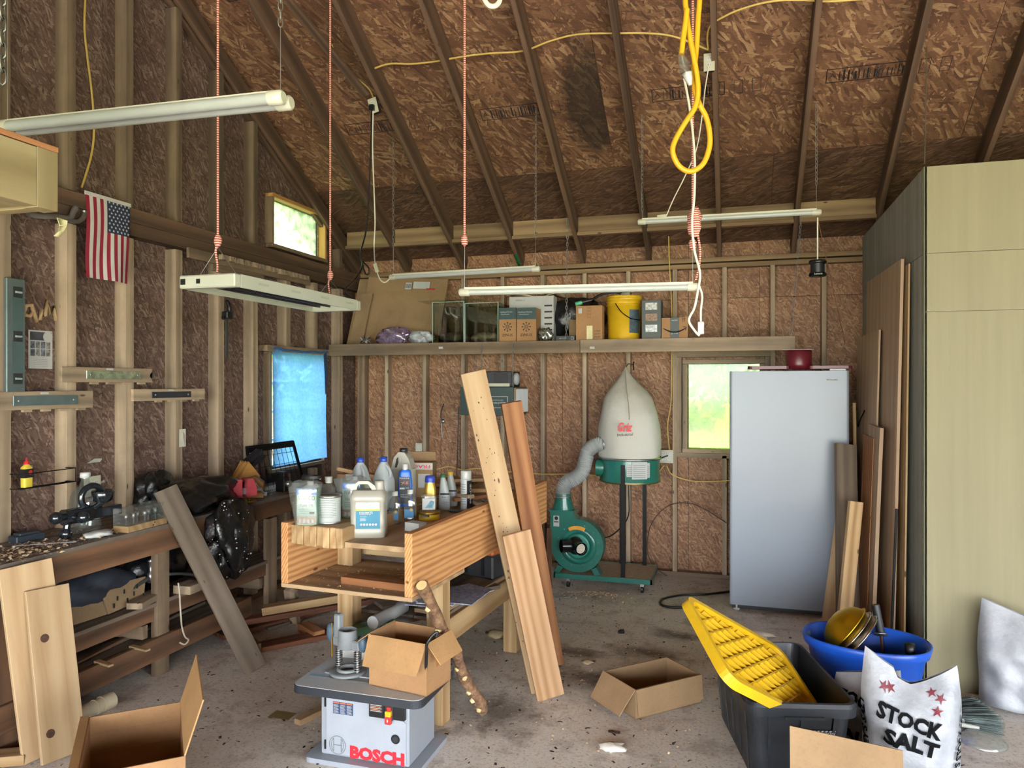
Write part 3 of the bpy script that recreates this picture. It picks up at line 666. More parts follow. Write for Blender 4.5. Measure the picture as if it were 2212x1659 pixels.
brd('metal_rod', 'thin bright metal rod lying across the bench shavings', onb(25, 1180, .004), onb(165, 1170, .004), .006, .006, M_['steel'], cat='rod')
# black sack over the bench
t = wthing('plastic_sack', 'big crumpled shiny black plastic sack draped over the bench front', 'bag', (-3.2, 3.95, .5))
obj('upper_heap', lump('h', (-3.33, 3.98, BZ + .09), .18, .32, .12, gar, .28, 40, 21, .03), gar, t)
obj('hanging_bulk', lump('h', (-3.08, 3.98, .70), .115, .19, .25, gar, .26, 44, 22), gar, t)
obj('tied_neck', lump('h', (-3.50, 3.80, BZ + .12), .08, .12, .14, gar, .4, 30, 23), gar, t)
cob = plain('pale dust specks', '#c9c9c4', .9); rn = random.Random(11)
mb = MB()
for k in range(46):
    a = rn.uniform(-1.6, 1.0); zc = rn.uniform(-1, 1); q = V((-3.07 + .122 * cos(a) * sqrt(1 - zc * zc), 3.96 + .195 * sin(a) * sqrt(1 - zc * zc), .70 + .25 * zc)); s = rn.uniform(.0012, .0032)
    mb.box(q.x - s, q.x + s, q.y - s, q.y + s, q.z - s, q.z + s)
obj('dust_specks', mb, cob, t, kind='stuff')
# bench vise
t = thing('bench_vise', 'red painted bench vise bolted near the bench corner', 'vise', T(*onb(508, 1088)) @ RZ(62)); vm = plain('faded red enamel', '#b0434d', .45, vary=.15)
obj('base', MB().lathe([(.075, 0), (.075, .02), (.05, .035), (.05, .05)], 20), vm, t)
obj('body', MB().prism([(-.17, .05), (.03, .05), (.03, .165), (-.005, .165), (-.02, .125), (-.17, .115)], -.045, .045, RX(90)), vm, t, bevel=.006)
obj('moving_jaw', MB().prism([(.065, .04), (.135, .05), (.135, .10), (.11, .165), (.065, .165)], -.045, .045, RX(90)), vm, t, bevel=.006)
obj('slide_bar', MB().box(-.1, .12, -.02, .02, .06, .10), M_['steel'], t); obj('anvil_horn', MB().tube([(-.16, 0, .10), (-.24, 0, .105), (-.29, 0, .11)], [.03, .02, .005], 12), vm, t)
obj('screw', MB().tube([(.1, 0, .08), (.19, 0, .08)], .012, 10), M_['steel'], t); obj('handle', MB().tube([(.18, -.07, .05), (.18, .07, .11)], .006, 8).ball((.18, -.07, .05), .01).ball((.18, .07, .11), .01), M_['steel'], t)
# knife blocks
def knife_block(name, label, M, w, h, d, mat, knives):
    t = thing(name, label, 'knife block', M)
    obj('block', MB().prism([(0, 0), (d * .55, 0), (d, h * .55), (d * .55, h), (0, h * .25)], -w / 2, w / 2, RX(90)), mat, t, bevel=.003)
    n = V((.8, 0, .6)).normalized()
    for k in range(knives):
        p = V((d * (.62 + .1 * (k // 3)), -w / 2 + w * (.2 + .3 * (k % 3)), h * (.98 - .17 * (k // 3))))
        obj('knife_handle', MB().bar(p - n * .02, p + n * .13, .014, .022), M_['black'], t, bevel=.003)
    return t
yl = wood('honey coloured block', '#b98a4b', '#8f6431', ring=4)
knife_block('knife_block', 'large honey coloured knife block full of black handled knives', T(-3.5, atx(520, 1060, -3.5).y - .12, BZ) @ RZ(62), .13, .25, .2, yl, 6)
t = thing('knife_block', 'small empty wooden block drilled with rows of holes', 'knife block', T(-3.33, atx(553, 1065, -3.33).y - .04, BZ) @ RZ(30))
obj('block', MB().prism([(-.06, 0), (.08, 0), (.08, .10), (.02, .15), (-.06, .13)], -.055, .055, RX(90)), yl, t, bevel=.003)
for k in range(10): obj('hole', MB().lathe([(.006, 0), (.006, .002)], 8, T(.03 + .022 * (k % 2), -.04 + .02 * (k // 2), .137 - .018 * (k % 2)) @ RY(38)), M_['ink'], t)
# wire rack leaning at the window
p0 = atx(536, 1060, -3.50); 
a = atx(533, 966, -3.56); b = atx(632, 953, -3.56); c2 = V((-3.42, atx(655, 1064, -3.42).y, BZ + .01)); d2 = V((-3.42, atx(545, 1064, -3.42).y, BZ + .01))
t = wthing('wire_rack', 'black framed wire rack leaning against the blue curtained window', 'rack', (d2 + c2) / 2)
for q, r in ((a, b), (b, c2), (a, d2)): obj('frame_bar', MB().bar(q, r, .022, .014), M_['blackm'], t)
mb = MB()
for k in range(1, 10): mb.tube([a.lerp(b, k / 10), d2.lerp(c2, k / 10)], .002, 5)
for k in range(1, 4): mb.tube([a.lerp(d2, k / 4), b.lerp(c2, k / 4)], .002, 5)
obj('wire_grid', mb, M_['blackm'], t)
obj('slot_plate', MB().bar(a.lerp(d2, .08), b.lerp(c2, .08), .004, .04, up=V((.3, 0, 1))), M_['blackm'], t)
p = onb(612, 1064); t = thing('black_device', 'squat black device with a lens beside the wire rack', 'lamp', T(-3.28, p.y + .05, BZ))  # squat speaker-like black thing, not a lamp
obj('body', MB().box(-.04, .04, -.035, .035, 0, .11), M_['black'], t, bevel=.006); obj('top', MB().box(-.032, .032, -.028, .028, .11, .15), M_['black'], t, bevel=.004); obj('lens', MB().lathe([(.022, 0), (.024, .03), (.018, .032), (0, .028)], 14, T(.04, 0, .06) @ RY(90)), M_['steel'], t)
p = onb(538, 1084); t = thing('brass_lid', 'round tarnished brass lid lying flat beside the vise', 'lid', T(*p)); obj('rim', MB().lathe([(0, 0), (.05, 0), (.052, .006), (.045, .012), (0, .008)], 20), M_['brass'], t); obj('knob', MB().lathe([(.008, .01), (.012, .02), (0, .026)], 10), M_['brass'], t)
p = onb(553, 1073); brd('plaster_block', 'small pale grey block lying beside the brass lid', p + V((-.05, 0, .014)), p + V((.05, .06, .014)), .04, .026, M_['whitegrey'], cat='block')
# ------------------------------------------------------------------ fir bench in the middle of the room
BO = T(-1.68, 2.955, 0) @ RZ(-4)
ct = thing('assembly_bench', 'pale fir workbench with deep boxed sides standing on square posts', 'workbench', BO)
def bb(name, x0, x1, y0, y1, z0, z1, mat, ax='y', parent=None, bevel=.002):
    if ax == 'y': return board(name, ((x0 + x1) / 2, y0, (z0 + z1) / 2), ((x0 + x1) / 2, y1, (z0 + z1) / 2), x1 - x0, z1 - z0, mat, parent or ct, bevel=bevel)
    if ax == 'x': return board(name, (x0, (y0 + y1) / 2, (z0 + z1) / 2), (x1, (y0 + y1) / 2, (z0 + z1) / 2), y1 - y0, z1 - z0, mat, parent or ct, bevel=bevel)
    return board(name, ((x0 + x1) / 2, (y0 + y1) / 2, z0), ((x0 + x1) / 2, (y0 + y1) / 2, z1), x1 - x0, y1 - y0, mat, parent or ct, V((0, 1, 0)), bevel=bevel)
bb('side_board', -.345, -.307, 0, 1.88, .762, 1.045, M_['fir']); bb('side_board', .307, .345, 0, 1.88, .762, 1.04, M_['fir'])
bb('side_extension', -.352, -.33, .50, 1.5, 1.045, 1.13, M_['cedar'])
for k in range(8): bb('lamination', -.306 + .0355 * k, -.306 + .0355 * (k + 1) - .001, .015 + random.uniform(0, .008), 1.86, .94 + random.uniform(-.004, .004), 1.033, M_['pine2'], bevel=.003)
bb('top_plank', -.02, .306, .035, 1.86, .945, .97, M_['ply'])
bb('bottom_shelf', -.345, .345, 0, .55, .742, .761, M_['ply'], 'x'); bb('apron', -.262, .306, .53, .565, .79, .925, M_['pine2'], 'x')
for (x, y) in ((-.26, .44), (.232, .48), (.226, 1.54), (-.26, 1.54)): bb('post', x - .045, x + .045, y - .045, y + .045, 0, .942 if x > 0 else .94, M_['pine2'], 'z', bevel=.004)
bb('stretcher', .19, .225, .525, 1.495, .34, .47, M_['pine2']); bb('stretcher', -.3, -.262, .50, 1.49, .34, .47, M_['stud']); 
for k in range(3): bb('lower_shelf_plank', -.26 + .155 * k, -.11 + .155 * k, .56, 1.80, .471, .489, M_['grey_wood'])
tag(obj('timber_offcut', MB().box(0, .36, -.04, .04, -.017, .017), M_['cedar'], None, BO @ T(-.07, .12, .779) @ RZ(-2), .002), 'reddish grooved offcut lying on the bench tray under the jugs', 'board')
scatter('bench_sawdust', 'sawdust strewn along the tray of the fir bench', 'sawdust', 160, lambda r: tuple((BO @ V((r.uniform(-.3, .3), r.uniform(.03, .45), 0)))[:2]), (.003, .012), M_['shav'], .762, .5, 8)

def ot(px, py, z=.97): return atz(px, py, z)
ZL = 1.0345
def ob(lx, ly, s=1.0): return T(*(BO @ V((lx, ly, ZL if lx < -.02 else .9705)))) @ Matrix.Scale(s, 4)
def bottle(name, label, base, prof, mat, capmat, capprof, cat='bottle', sx=1, sy=1, rot=0, seg=24, extra=None, group=None):
    t = thing(name, label, cat, T(*base) @ RZ(rot), group)
    obj('body', MB().lathe(prof, seg, None, True, sx, sy), mat, t)
    if capprof: obj('cap', MB().lathe(capprof, 18), capmat, t)
    return t
def sheetlabel(t, w, h, z, mat, y, name='label'): return decal(name, -w / 2, w / 2, -h / 2, h / 2, mat, t, front((0, -y - .001, z)))
def squircle(w, d, z, n=24, p=4.0):
    out = []
    for k in range(n):
        a = 2 * pi * k / n; c, s = cos(a), sin(a); out.append(V((w / 2 * math.copysign(abs(c) ** (2 / p), c), d / 2 * math.copysign(abs(s) ** (2 / p), s), z)))
    return out
def sqbottle(spec, n=28, off=None): return MB().loft([[q + V((o, 0, 0)) for q in squircle(w, d, z, n, p)] for (w, d, z, p, o) in spec])
FACE = 19
# --- dish soap jug
t = thing('soap_jug', 'translucent white gallon jug with blue dish soap label at the bench front', 'jug', T(*ot(797, 1157)) @ RZ(FACE))
milk = NT('translucent jug plastic'); milk.b.inputs['Base Color'].default_value = lin('#98958a'); milk.b.inputs['Roughness'].default_value = .3; milk.b.inputs['Subsurface Weight'].default_value = .25; milk.b.inputs['Subsurface Radius'].default_value = (.05, .05, .04); M_['milk'] = milk.m
obj('body', sqbottle([(.160, .115, 0, 6, 0), (.168, .122, .006, 6, 0), (.168, .122, .042, 6, 0), (.163, .118, .046, 6, 0), (.163, .118, .165, 6, 0), (.168, .122, .17, 6, 0), (.166, .12, .195, 5, 0), (.15, .10, .215, 4, 0), (.145, .085, .22, 4, 0)]), M_['milk'], t)
obj('handle', MB().prism([(-.072, .215), (-.06, .25), (-.045, .262), (.0, .262), (.03, .24), (.04, .215), (.02, .215), (-.002, .247), (-.04, .247), (-.05, .24), (-.055, .218)], -.02, .02, RX(90)), M_['milk'], t, bevel=.004)
obj('neck', MB().lathe([(.03, .21), (.024, .225), (.022, .25), (.022, .262), (0, .262)], 20, T(.05, 0, 0)), M_['milk'], t)
lab = thing  # labels below
Lf = front((.004, -.0598, .106))
decal('label', -.056, .056, -.062, .062, plain('teal label', '#166f8c', .5, vary=.25, scale=6), t, Lf, .0010, .0012)
decal('label_band', -.056, .056, .022, .032, plain('olive band', '#a8a23c', .5, vary=0), t, Lf, .0014); decal('label_photo', -.056, .056, .032, .062, plain('pale photo', '#a3acaa', .5, vary=.2, scale=30), t, Lf, .0014)
lettering('ECOS', .012, M_['paper'], t, Lf @ T(-.02, .027, .0016), width=.022); lettering('DISHMATE', .014, M_['paper'], t, Lf @ T(-.008, .013, .0016), width=.062, bold=.02)
for k, (ww, z) in enumerate(((.05, .004), (.03, -.006), (.024, -.014), (.028, -.019), (.026, -.024))): decal('print_line', -.036, -.036 + ww, z - .0012, z + .0012, M_['paper'], t, Lf, .0017)
for k in range(6): disc('print_dot', -.03 + .0135 * k, -.042, .0055, M_['paper'], t, Lf, .0017, 12)
# --- paint can
t = thing('paint_can', 'white labelled quart paint can with silver lid on the laminated bench end', 'can', T(*ot(711, 1128, ZL)) @ RZ(FACE))
obj('body', MB().lathe([(.0, 0), (.054, 0), (.056, .003), (.054, .006), (.054, .122), (.056, .126), (.0, .126)], 32), plain('can label', '#a4aaa6', .5, vary=.06), t)
obj('rim', MB().lathe([(.054, .12), (.057, .123), (.057, .131), (.05, .131), (.046, .124), (0, .124)], 32), M_['steel'], t); obj('bottom_rim', MB().lathe([(.055, -.001), (.0575, .002), (.055, .007)], 32, caps=False), M_['steel'], t)
for k in range(11): 
    z = .03 + .008 * k; obj('print_line', MB().add([V((.0546 * sin(a), -.0546 * cos(a), z + dz)) for a in [(-.9 + 1.7 * j / 8) * (1 if k % 3 else .7) for j in range(9)] for dz in (0, .0018)], [(2 * j, 2 * j + 2, 2 * j + 3, 2 * j + 1) for j in range(8)]), M_['greytxt'], t)
# --- teak oil cans in clear bags
def teak(px, py, label, rot, film):
    t = thing('oil_can', label, 'can', ob(*px) @ RZ(rot))
    side = plain('green can side', '#2e7d55', .4, vary=.1)
    obj('body', MB().rbox(-.048, .048, -.03, .03, 0, .172, .008), side, t); obj('shoulder', MB().lathe([(.04, .172), (.02, .182), (.016, .185), (.016, .20), (0, .20)], 18, T(.01, 0, 0), sx=1, sy=.7), M_['whitegrey'], t)
    Lm = front((0, -.0302, .086)); decal('label', -.046, .046, -.08, .083, plain('mint label', '#93aca1', .45, vary=.06), t, Lm, .0008)
    decal('label_sky', -.046, .046, .055, .083, plain('sky print', '#3f79cf', .5, vary=.25, scale=40), t, Lm, .0012); disc('label_sun', 0, .058, .02, M_['paper'], t, Lm, .0014)
    lettering('WATCO', .03, M_['ink'], t, Lm @ T(0, .040, .0016), width=.078, bold=.01); lettering('TEAK OIL', .018, M_['ink'], t, Lm @ T(0, .006, .0016), width=.066)
    decal('label_badge', .014, .036, -.034, -.024, M_['ink'], t, Lm, .0016); decal('label_scene', -.046, .046, -.08, -.045, plain('deck photo', '#9c7c68', .5, vary=.5, scale=60), t, Lm, .0012)
    for k in range(4): decal('label_chair', -.036 + .02 * k, -.026 + .02 * k, -.075, -.058, M_['paper'], t, Lm, .0016)
    for k in range(3): decal('print_line', -.036, .01, -.012 - .01 * k, -.0095 - .01 * k, M_['greytxt'], t, Lm, .0016)
    if film:
        rn = random.Random(5); rings = []
        for (z, r) in ((.001, 1.06), (.05, 1.18), (.10, 1.3), (.15, 1.22), (.19, 1.35), (.205, .75)):
            rings.append([V((q.x * r * (1 + rn.uniform(-.12, .2)) - (.012 if z > .08 else 0), q.y * (r + .15) * (1 + rn.uniform(-.05, .15)), z)) for q in squircle(.105, .07, z, 16, 4)])
        obj('plastic_bag', MB().loft(rings, True, False), M_['film'], t)
teak((-.232, .055), 1120, 'teak oil can with white label inside a crumpled clear bag', 16, True)
teak((-.135, .285), 1108, 'second bagged teak oil can half hidden behind the soap jug', 10, True)
t = thing('cable_coil', 'small black coil of cable resting on top of the bagged oil can', 'cable', ob(-.225, .07) @ T(0, 0, .212))
obj('coil', MB().tube([V((.045 * cos(a) * (1 - .02 * (k // 16)), .03 * sin(a), .004 * (k / 16))) for k, a in enumerate([2 * pi * i / 16 for i in range(49)])], .005, 6), M_['black'], t)
# --- small clear solvent bottles behind
for px, lb in ((718, 'clear ribbed bottle with milky cap between the teak oil cans'), (754, 'clear ribbed bottle with milky cap behind the soap jug handle')):
    t = thing('solvent_bottle', lb, 'bottle', ob(-.245, .235) if px < 730 else ob(-.205, .355))
    obj('body', MB().lathe([(0, .002), (.04, 0), (.042, .01), (.042, .12), (.03, .15), (.018, .165), (.016, .175)], 20), M_['film'], t); obj('cap', MB().lathe([(.018, .17), (.019, .2), (0, .2)], 16), M_['milky'], t)
# --- bleach jugs with blue caps
for px, lb, r in ((781, 'grey white jug with blue screw cap nearest the oil cans', -30), (817, 'grey white jug with blue cap and moulded grip beside the big jug', -10)):
    t = thing('bleach_jug', lb, 'jug', (ob(-.235, .505, .84) if px == 781 else ob(-.125, .555, .85)) @ RZ(r)); gm = plain('grey white plastic', '#9aa1a1', .35, vary=.06)
    obj('body', sqbottle([(.118, .118, 0, 3, 0), (.122, .122, .01, 3, 0), (.122, .122, .17, 3, 0), (.112, .112, .2, 2.6, 0), (.07, .075, .26, 2.2, 0), (.04, .04, .285, 2, 0), (.036, .036, .295, 2, 0)]), gm, t)
    obj('handle', MB().tube(smoothpath([(.045, -.01, .19), (.062, -.012, .215), (.05, -.012, .245), (.02, -.01, .27)], 5), .011, 8), gm, t)
    obj('cap', MB().lathe([(.021, .29), (.023, .293), (.022, .32), (0, .321)], 20), plain('blue cap', '#22409a', .4, vary=.05), t)
# --- big jug with black cap
t = thing('coolant_jug', 'large milky jug with black cap and see-through handle at the back', 'jug', ob(-.12, .76, .84) @ RZ(6))
obj('body', sqbottle([(.145, .11, 0, 4, 0), (.15, .115, .01, 4, 0), (.15, .115, .21, 4, 0), (.145, .11, .225, 3.5, 0)]), M_['milk'], t)
obj('shoulder', MB().prism([(-.073, .22), (-.052, .30), (-.02, .335), (.02, .335), (.05, .29), (.073, .22)], -.045, .045, RX(90)), M_['milk'], t, bevel=.012)
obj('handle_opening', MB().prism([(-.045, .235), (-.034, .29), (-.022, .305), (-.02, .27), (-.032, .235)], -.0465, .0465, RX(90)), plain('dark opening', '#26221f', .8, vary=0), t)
obj('cap', MB().lathe([(.024, .335), (.026, .338), (.025, .358), (0, .36)], 20), M_['black'], t)
obj('ribs', MB().box(-.0755, .02, -.058, -.0565, .06, .064).box(-.0755, .02, -.058, -.0565, .08, .084).box(-.0755, .02, -.058, -.0565, .1, .104).box(-.0755, .02, -.058, -.0565, .12, .124).box(-.0755, .02, -.058, -.0565, .14, .144).box(-.0755, .02, -.058, -.0565, .16, .164), M_['milk'], t)
# --- blue polish bottle
t = thing('polish_bottle', 'blue flat-sided polish bottle with white cap and black label', 'bottle', ob(-.055, .66, .84) @ RZ(18)); bl = plain('blue bottle', '#1f63c8', .3, vary=.08)
obj('body', sqbottle([(.09, .05, 0, 4, 0), (.094, .052, .006, 4, 0), (.09, .05, .14, 4, 0), (.076, .044, .215, 4, 0), (.06, .038, .228, 3.5, 0), (.03, .03, .236, 2, 0)]), bl, t)
obj('cap', MB().lathe([(.017, .232), (.016, .268), (0, .268)], 18), M_['whitepl'], t)
Lm = front((0, -.0256, .105)); decal('label', -.036, .036, -.085, .085, plain('black navy label', '#12182c', .4, vary=.3, scale=20), t, Lm, .0012)
for s, z, ww, mt in (('MARINE', .076, .06, M_['paper']), ('POLISH', -.042, .048, M_['paper']), ('ONE STEP', -.028, .056, M_['paper'])): lettering(s, .01, mt, t, Lm @ T(0, z, .0016), width=ww, height=.008)
lettering('Xg', .024, plain('copper ink', '#c87a4a', .5, vary=0), t, Lm @ T(0, .046, .0016) @ RZ(15), width=.046, height=.024); decal('print_panel', -.032, .0, .006, .017, M_['paper'], t, Lm, .0016); decal('print_line', .006, .03, .012, .016, M_['paper'], t, Lm, .0016)
# --- gold bottle
t = thing('polish_bottle', 'gold squeeze bottle with blue cap beside the carton', 'bottle', ob(.022, .80, 1.07) @ RZ(18)); 
obj('body', sqbottle([(.062, .045, 0, 3, 0), (.066, .048, .01, 3, 0), (.06, .044, .08, 3, 0), (.064, .046, .12, 3, 0), (.048, .036, .165, 2.5, 0), (.036, .034, .175, 2, 0)]), plain('gold bottle', '#b3913f', .3, .5, vary=.1), t); obj('cap', MB().lathe([(.026, .168), (.026, .188), (.022, .2), (0, .2)], 18), plain('navy cap', '#2b3f9c', .4), t)
Lm = front((.010, -.0236, .07)); disc('label', 0, 0, .02, M_['ink'], t, Lm, .002, 8); disc('label_ring', 0, 0, .015, M_['paper'], t, Lm, .0024, 8, .012)
# --- white bottles
for px, py, cc, lb in ((960, 1100, '#2c6e4a', 'white tapered cleaner bottle with green cap on the bench'), (976, 1092, '#d8b93a', 'white bottle with yellow cap half hidden behind the green capped one')):
    t = thing('cleaner_bottle', lb, 'bottle', T(*ot(px, py)) @ RZ(14)); obj('body', sqbottle([(.062, .046, 0, 3.2, 0), (.070, .05, .008, 3.2, 0), (.068, .048, .07, 3, .001), (.05, .04, .13, 2.6, -.004), (.032, .03, .175, 2.2, -.008), (.026, .026, .185, 2, -.008)]), plain('pale grey bottle', '#a3a8a6', .4, vary=.05), t)
    obj('cap', MB().lathe([(.016, .183), (.017, .2), (0, .2)], 16, T(-.008, 0, 0)), plain('cap ' + cc, cc, .4, vary=.05), t)
    Lm = front((.004, -.0245, .07)); decal('label_panel', -.024, .028, .016, .026, M_['ink'], t, Lm, .0022); lettering('4 in 1', .012, M_['ink'], t, Lm @ T(.002, .002, .0022), width=.036)
    for k in range(4): decal('print_line', -.022, .022 - .006 * (k % 2), -.014 - .007 * k, -.012 - .007 * k, M_['greytxt'], t, Lm, .0022)
# --- spray can
t = thing('spray_can', 'tall spray can with white cap and black striped label', 'spray can', T(*ot(1007, 1099)) @ RZ(12))
obj('body', MB().lathe([(0, 0), (.031, 0), (.032, .004), (.032, .17), (.029, .178), (0, .178)], 24), plain('pale can paper', '#b9bbbb', .4, vary=.05), t)
obj('label', MB().add([V((.0323 * sin(a), -.0323 * cos(a), z)) for a in [.25 + 1.5 * j / 8 for j in range(9)] for z in (.006, .166)], [(2 * j, 2 * j + 2, 2 * j + 3, 2 * j + 1) for j in range(8)], True), M_['ink'], t)
obj('cap', MB().lathe([(.030, .172), (.031, .176), (.031, .215), (.027, .222), (0, .222)], 24), M_['whitepl'], t)
for k in range(9): obj('print_line', MB().add([V((.0324 * sin(a), -.0324 * cos(a), .03 + .014 * k + dz)) for a in [-.95 + 1.05 * j / 5 for j in range(6)] for dz in (0, .003)], [(2 * j, 2 * j + 2, 2 * j + 3, 2 * j + 1) for j in range(5)]), M_['greytxt'], t)
lettering('BLADE', .016, M_['paper'], t, axes((.0262, -.0205, .09), (0, 0, 1), (-.62, -.78, 0)) @ T(0, 0, .0025), width=.11, bold=.02)
# --- clear bottles with blue labels
for px, py, lb in ((853, 1131, 'clear square bottle with blue label and white cap nearest the soap jug'), (886, 1126, 'clear square bottle with blue label and white cap beside the stacked tins')):
    t = thing('alcohol_bottle', lb, 'bottle', T(*ot(px, py)) @ RZ(18)); obj('body', sqbottle([(.058, .04, 0, 4, 0), (.064, .045, .006, 4, 0), (.064, .045, .1, 4, 0), (.056, .04, .122, 3, 0), (.026, .024, .14, 2, 0), (.022, .022, .146, 2, 0)]), M_['clearplastic'], t)
    obj('cap', MB().lathe([(.0155, .144), (.0155, .166), (0, .166)], 16), M_['whitepl'], t)
    Lm = front((-.004, -.0227, .052)); decal('label', -.024, .024, -.03, .03, plain('blue bottle label', '#3f7fae', .5, vary=.15), t, Lm, .001); decal('label_top', -.024, .024, .014, .03, M_['dark'], t, Lm, .0014); disc('label_seal', .012, .012, .008, plain('gold seal', '#b58f3c', .5, vary=0), t, Lm, .0018, 12)
# --- yellow tin and jar
t = thing('wax_tin', 'flat yellow wax tin under a clear labelled tub', 'tin', T(*ot(927, 1121)) @ RZ(20)); obj('body', MB().lathe([(0, 0), (.054, 0), (.056, .003), (.056, .036), (.0, .036)], 32), plain('yellow tin', '#d9b832', .4, vary=.05), t); obj('lid', MB().lathe([(.057, .03), (.058, .033), (.058, .044), (.05, .046), (0, .043)], 32), M_['brass'], t)
Lm = front((-.012, -.0548, .019)); decal('label', -.03, .016, 0, .012, M_['ink'], t, Lm, .002); lettering('MINWAX', .008, M_['paper'], t, Lm @ T(-.007, .006, .0024), width=.038)
p = ot(927, 1121) + V((0, 0, .047)); t = thing('sample_tub', 'clear plastic tub with white pictured label on top of the yellow tin', 'tub', T(*p) @ RZ(20))
obj('body', sqbottle([(.07, .06, 0, 4, 0), (.08, .066, .01, 4, 0), (.08, .066, .07, 4, 0)]), M_['clearplastic'], t); obj('lid', sqbottle([(.082, .068, .07, 4, 0), (.082, .068, .078, 4, 0)]), M_['film'], t)
Lm = front((0, -.034, .038)); decal('label', -.034, .034, -.03, .03, M_['paper'], t, Lm, .0012); obj('label_picture', MB().prism([(-.02, -.02), (.012, .02), (.03, .012), (.02, -.02)], .0013, .0018), plain('teal print', '#4f7d8c', .5, vary=.4, scale=40), t, Lm)
# --- white carton, cardboard carton, wooden frame pieces
tag(obj('white_box', MB().box(-.045, .045, -.03, .03, 0, .042), M_['paper'], None, T(*ot(898, 1146)) @ RZ(-16), .001), 'small blank white carton behind the grained side board', 'box')
t = thing('shipping_carton', 'small brown carton with red printed tape at the back of the bench', 'box', ob(-.16, 1.02) @ RZ(12)); obj('body', MB().box(-.09, .09, -.06, .06, 0, .20), M_['card2'], t); Lm = front((0, -.06, .1))
decal('label', .005, .075, -.045, .035, M_['paper'], t, Lm, .001); decal('tape', -.09, .09, .06, .097, M_['paper'], t, Lm, .001); lettering('FRAGILE', .03, M_['redink'], t, Lm @ T(.0, .078, .0014) @ RZ(180), width=.15, height=.02, bold=.01)
obj('open_flap', MB().box(-.09, .09, -.005, 0, 0, .06), M_['card2'], t, T(0, .055, .2) @ RX(20))
for k, (a, b, za, zb) in enumerate((((728, 1022), (800, 985), 1.08, 1.16), ((740, 1028), (840, 998), 1.06, 1.08), ((733, 1035), (835, 1030), 1.045, 1.045), ((700, 1036), (795, 1016), 1.045, 1.09))):
    p0 = atd(a[0], a[1], 4.35 + .02 * k); p1 = atd(b[0], b[1], 4.6 + .02 * k); p1 = BO @ V((-.22 + .05 * k, 1.22 + .15 * k, 1.048)); p0.z = max(p0.z, 1.19 - .022 * k); p0.y += .05 * k; 
    brd('frame_moulding', ('long pale frame moulding topmost of the stack behind the jugs', 'grooved frame moulding lying under the topmost one', 'reddish moulding lying flat behind the blue capped jugs', 'thin moulding reaching past the oil can coil')[k], p0, p1, .04, .022, M_['cedar'] if k else M_['pine2'])
rn = random.Random(5)
for k in range(14):
    c = BO @ V((rn.uniform(.0, .27), rn.uniform(1.0, 1.75), .985 + .022 * (k // 3))); a = rn.uniform(-50, 50); L = rn.uniform(.1, .22)
    o = tag(obj('wood_scrap', MB().box(-L, L * .4, -.02, .02, -.01, .01), rn.choice([M_['pine2'], M_['stud'], M_['oak'], M_['cedar']]), None, T(*c) @ RZ(a) @ RY(rn.uniform(-5, 5)), .001), 'wood scrap in the loose heap behind the spray can', 'board', 'wood scraps heaped on the fir bench')
tag(obj('wrapper', lump('w', ot(985, 1106) + V((0, 0, .008)), .05, .03, .008, None, .3, 16, 6), plain('dark shiny wrapper', '#39464a', .3)), 'crushed dark wrapper in front of the spray can', 'wrapper')

# ------------------------------------------------------------------ boards and branch leaning on the fir bench
nf = V((.45, -.9, .1)); rnk = random.Random(77)
brd('leaning_board', 'tall pale pine board with dark specks leaning on the fir bench', atz(1172, 1494, 0) + V((0, 0, .01)), atd(1021, 803, 3.92), .135, .038, M_['pine'], nf)
lb0 = bpy.data.objects['leaning_board']; mb = MB()
for k in range(46):
    x = rnk.uniform(.25, 1.65); y = rnk.gauss(.01, .025); s = rnk.uniform(.001, .003); mb.box(x - s * rnk.uniform(1, 4), x + s, y - s, y + s, .0188, .0196)
obj('wormhole_specks', mb, M_['ink'], lb0, kind='stuff')
brd('leaning_board', 'tall reddish board leaning behind the speckled pine one', atz(1196, 1440, 0) + V((0, 0, .01)), atd(1104, 869, 4.26), .12, .04, M_['cedar'], nf)
brd('leaning_board', 'short wide oak board leaning in front of the tall pine board', atz(1193, 1490, 0) + V((.02, -.12, .01)), atd(1115, 1150, 3.80), .15, .022, M_['oak'], nf)
brd('leaning_board', 'dark narrow strip standing behind the leaning boards near the blower', (-1.32, 5.35, .0), (-1.42, 5.75, .52), .06, .03, M_['bench_old'], V((1, 0, 0)))
t = wthing('cut_branch', 'barked branch with sawn pale ends leaning on the bench corner', 'branch', atz(1045, 1540, 0))
bk = NT('rough bark'); n = bk.noise(bk.coords((1, 1, 1), rnd=False), 22, 6, .7); bk.link(bk.ramp(n, [(.3, lin('#3f2c20')), (.5, lin('#7a5a41')), (.72, lin('#a88563'))]), bk.b.inputs['Base Color']); bk.bump(n, .8, .02); bk.b.inputs['Roughness'].default_value = .9
p0 = atz(1042, 1535, .035); p1 = atd(911, 1264, 3.20); rn = random.Random(9)
pts = [p0.lerp(p1, k / 14) + V((sin(k * 1.1) * .008, cos(k * .7) * .006, 0)) for k in range(15)]
obj('bark', MB().tube(pts, [.027 + .004 * sin(k * 1.9) for k in range(15)], 14), bk.m, t)
cut = plain('fresh sawn wood', '#d8bd86', .8, vary=.15); ax = (p1 - p0).normalized()
obj('sawn_end', MB().tube([pts[-1], pts[-1] + ax * .004], .024, 14), cut, t); obj('sawn_end', MB().tube([pts[0], pts[0] - ax * .004], .026, 14), cut, t)
side = ax.cross(V((0, 1, 0))).normalized(); toward = (V((-.2, -1, .2)) - ax * V((-.2, -1, .2)).dot(ax)).normalized()
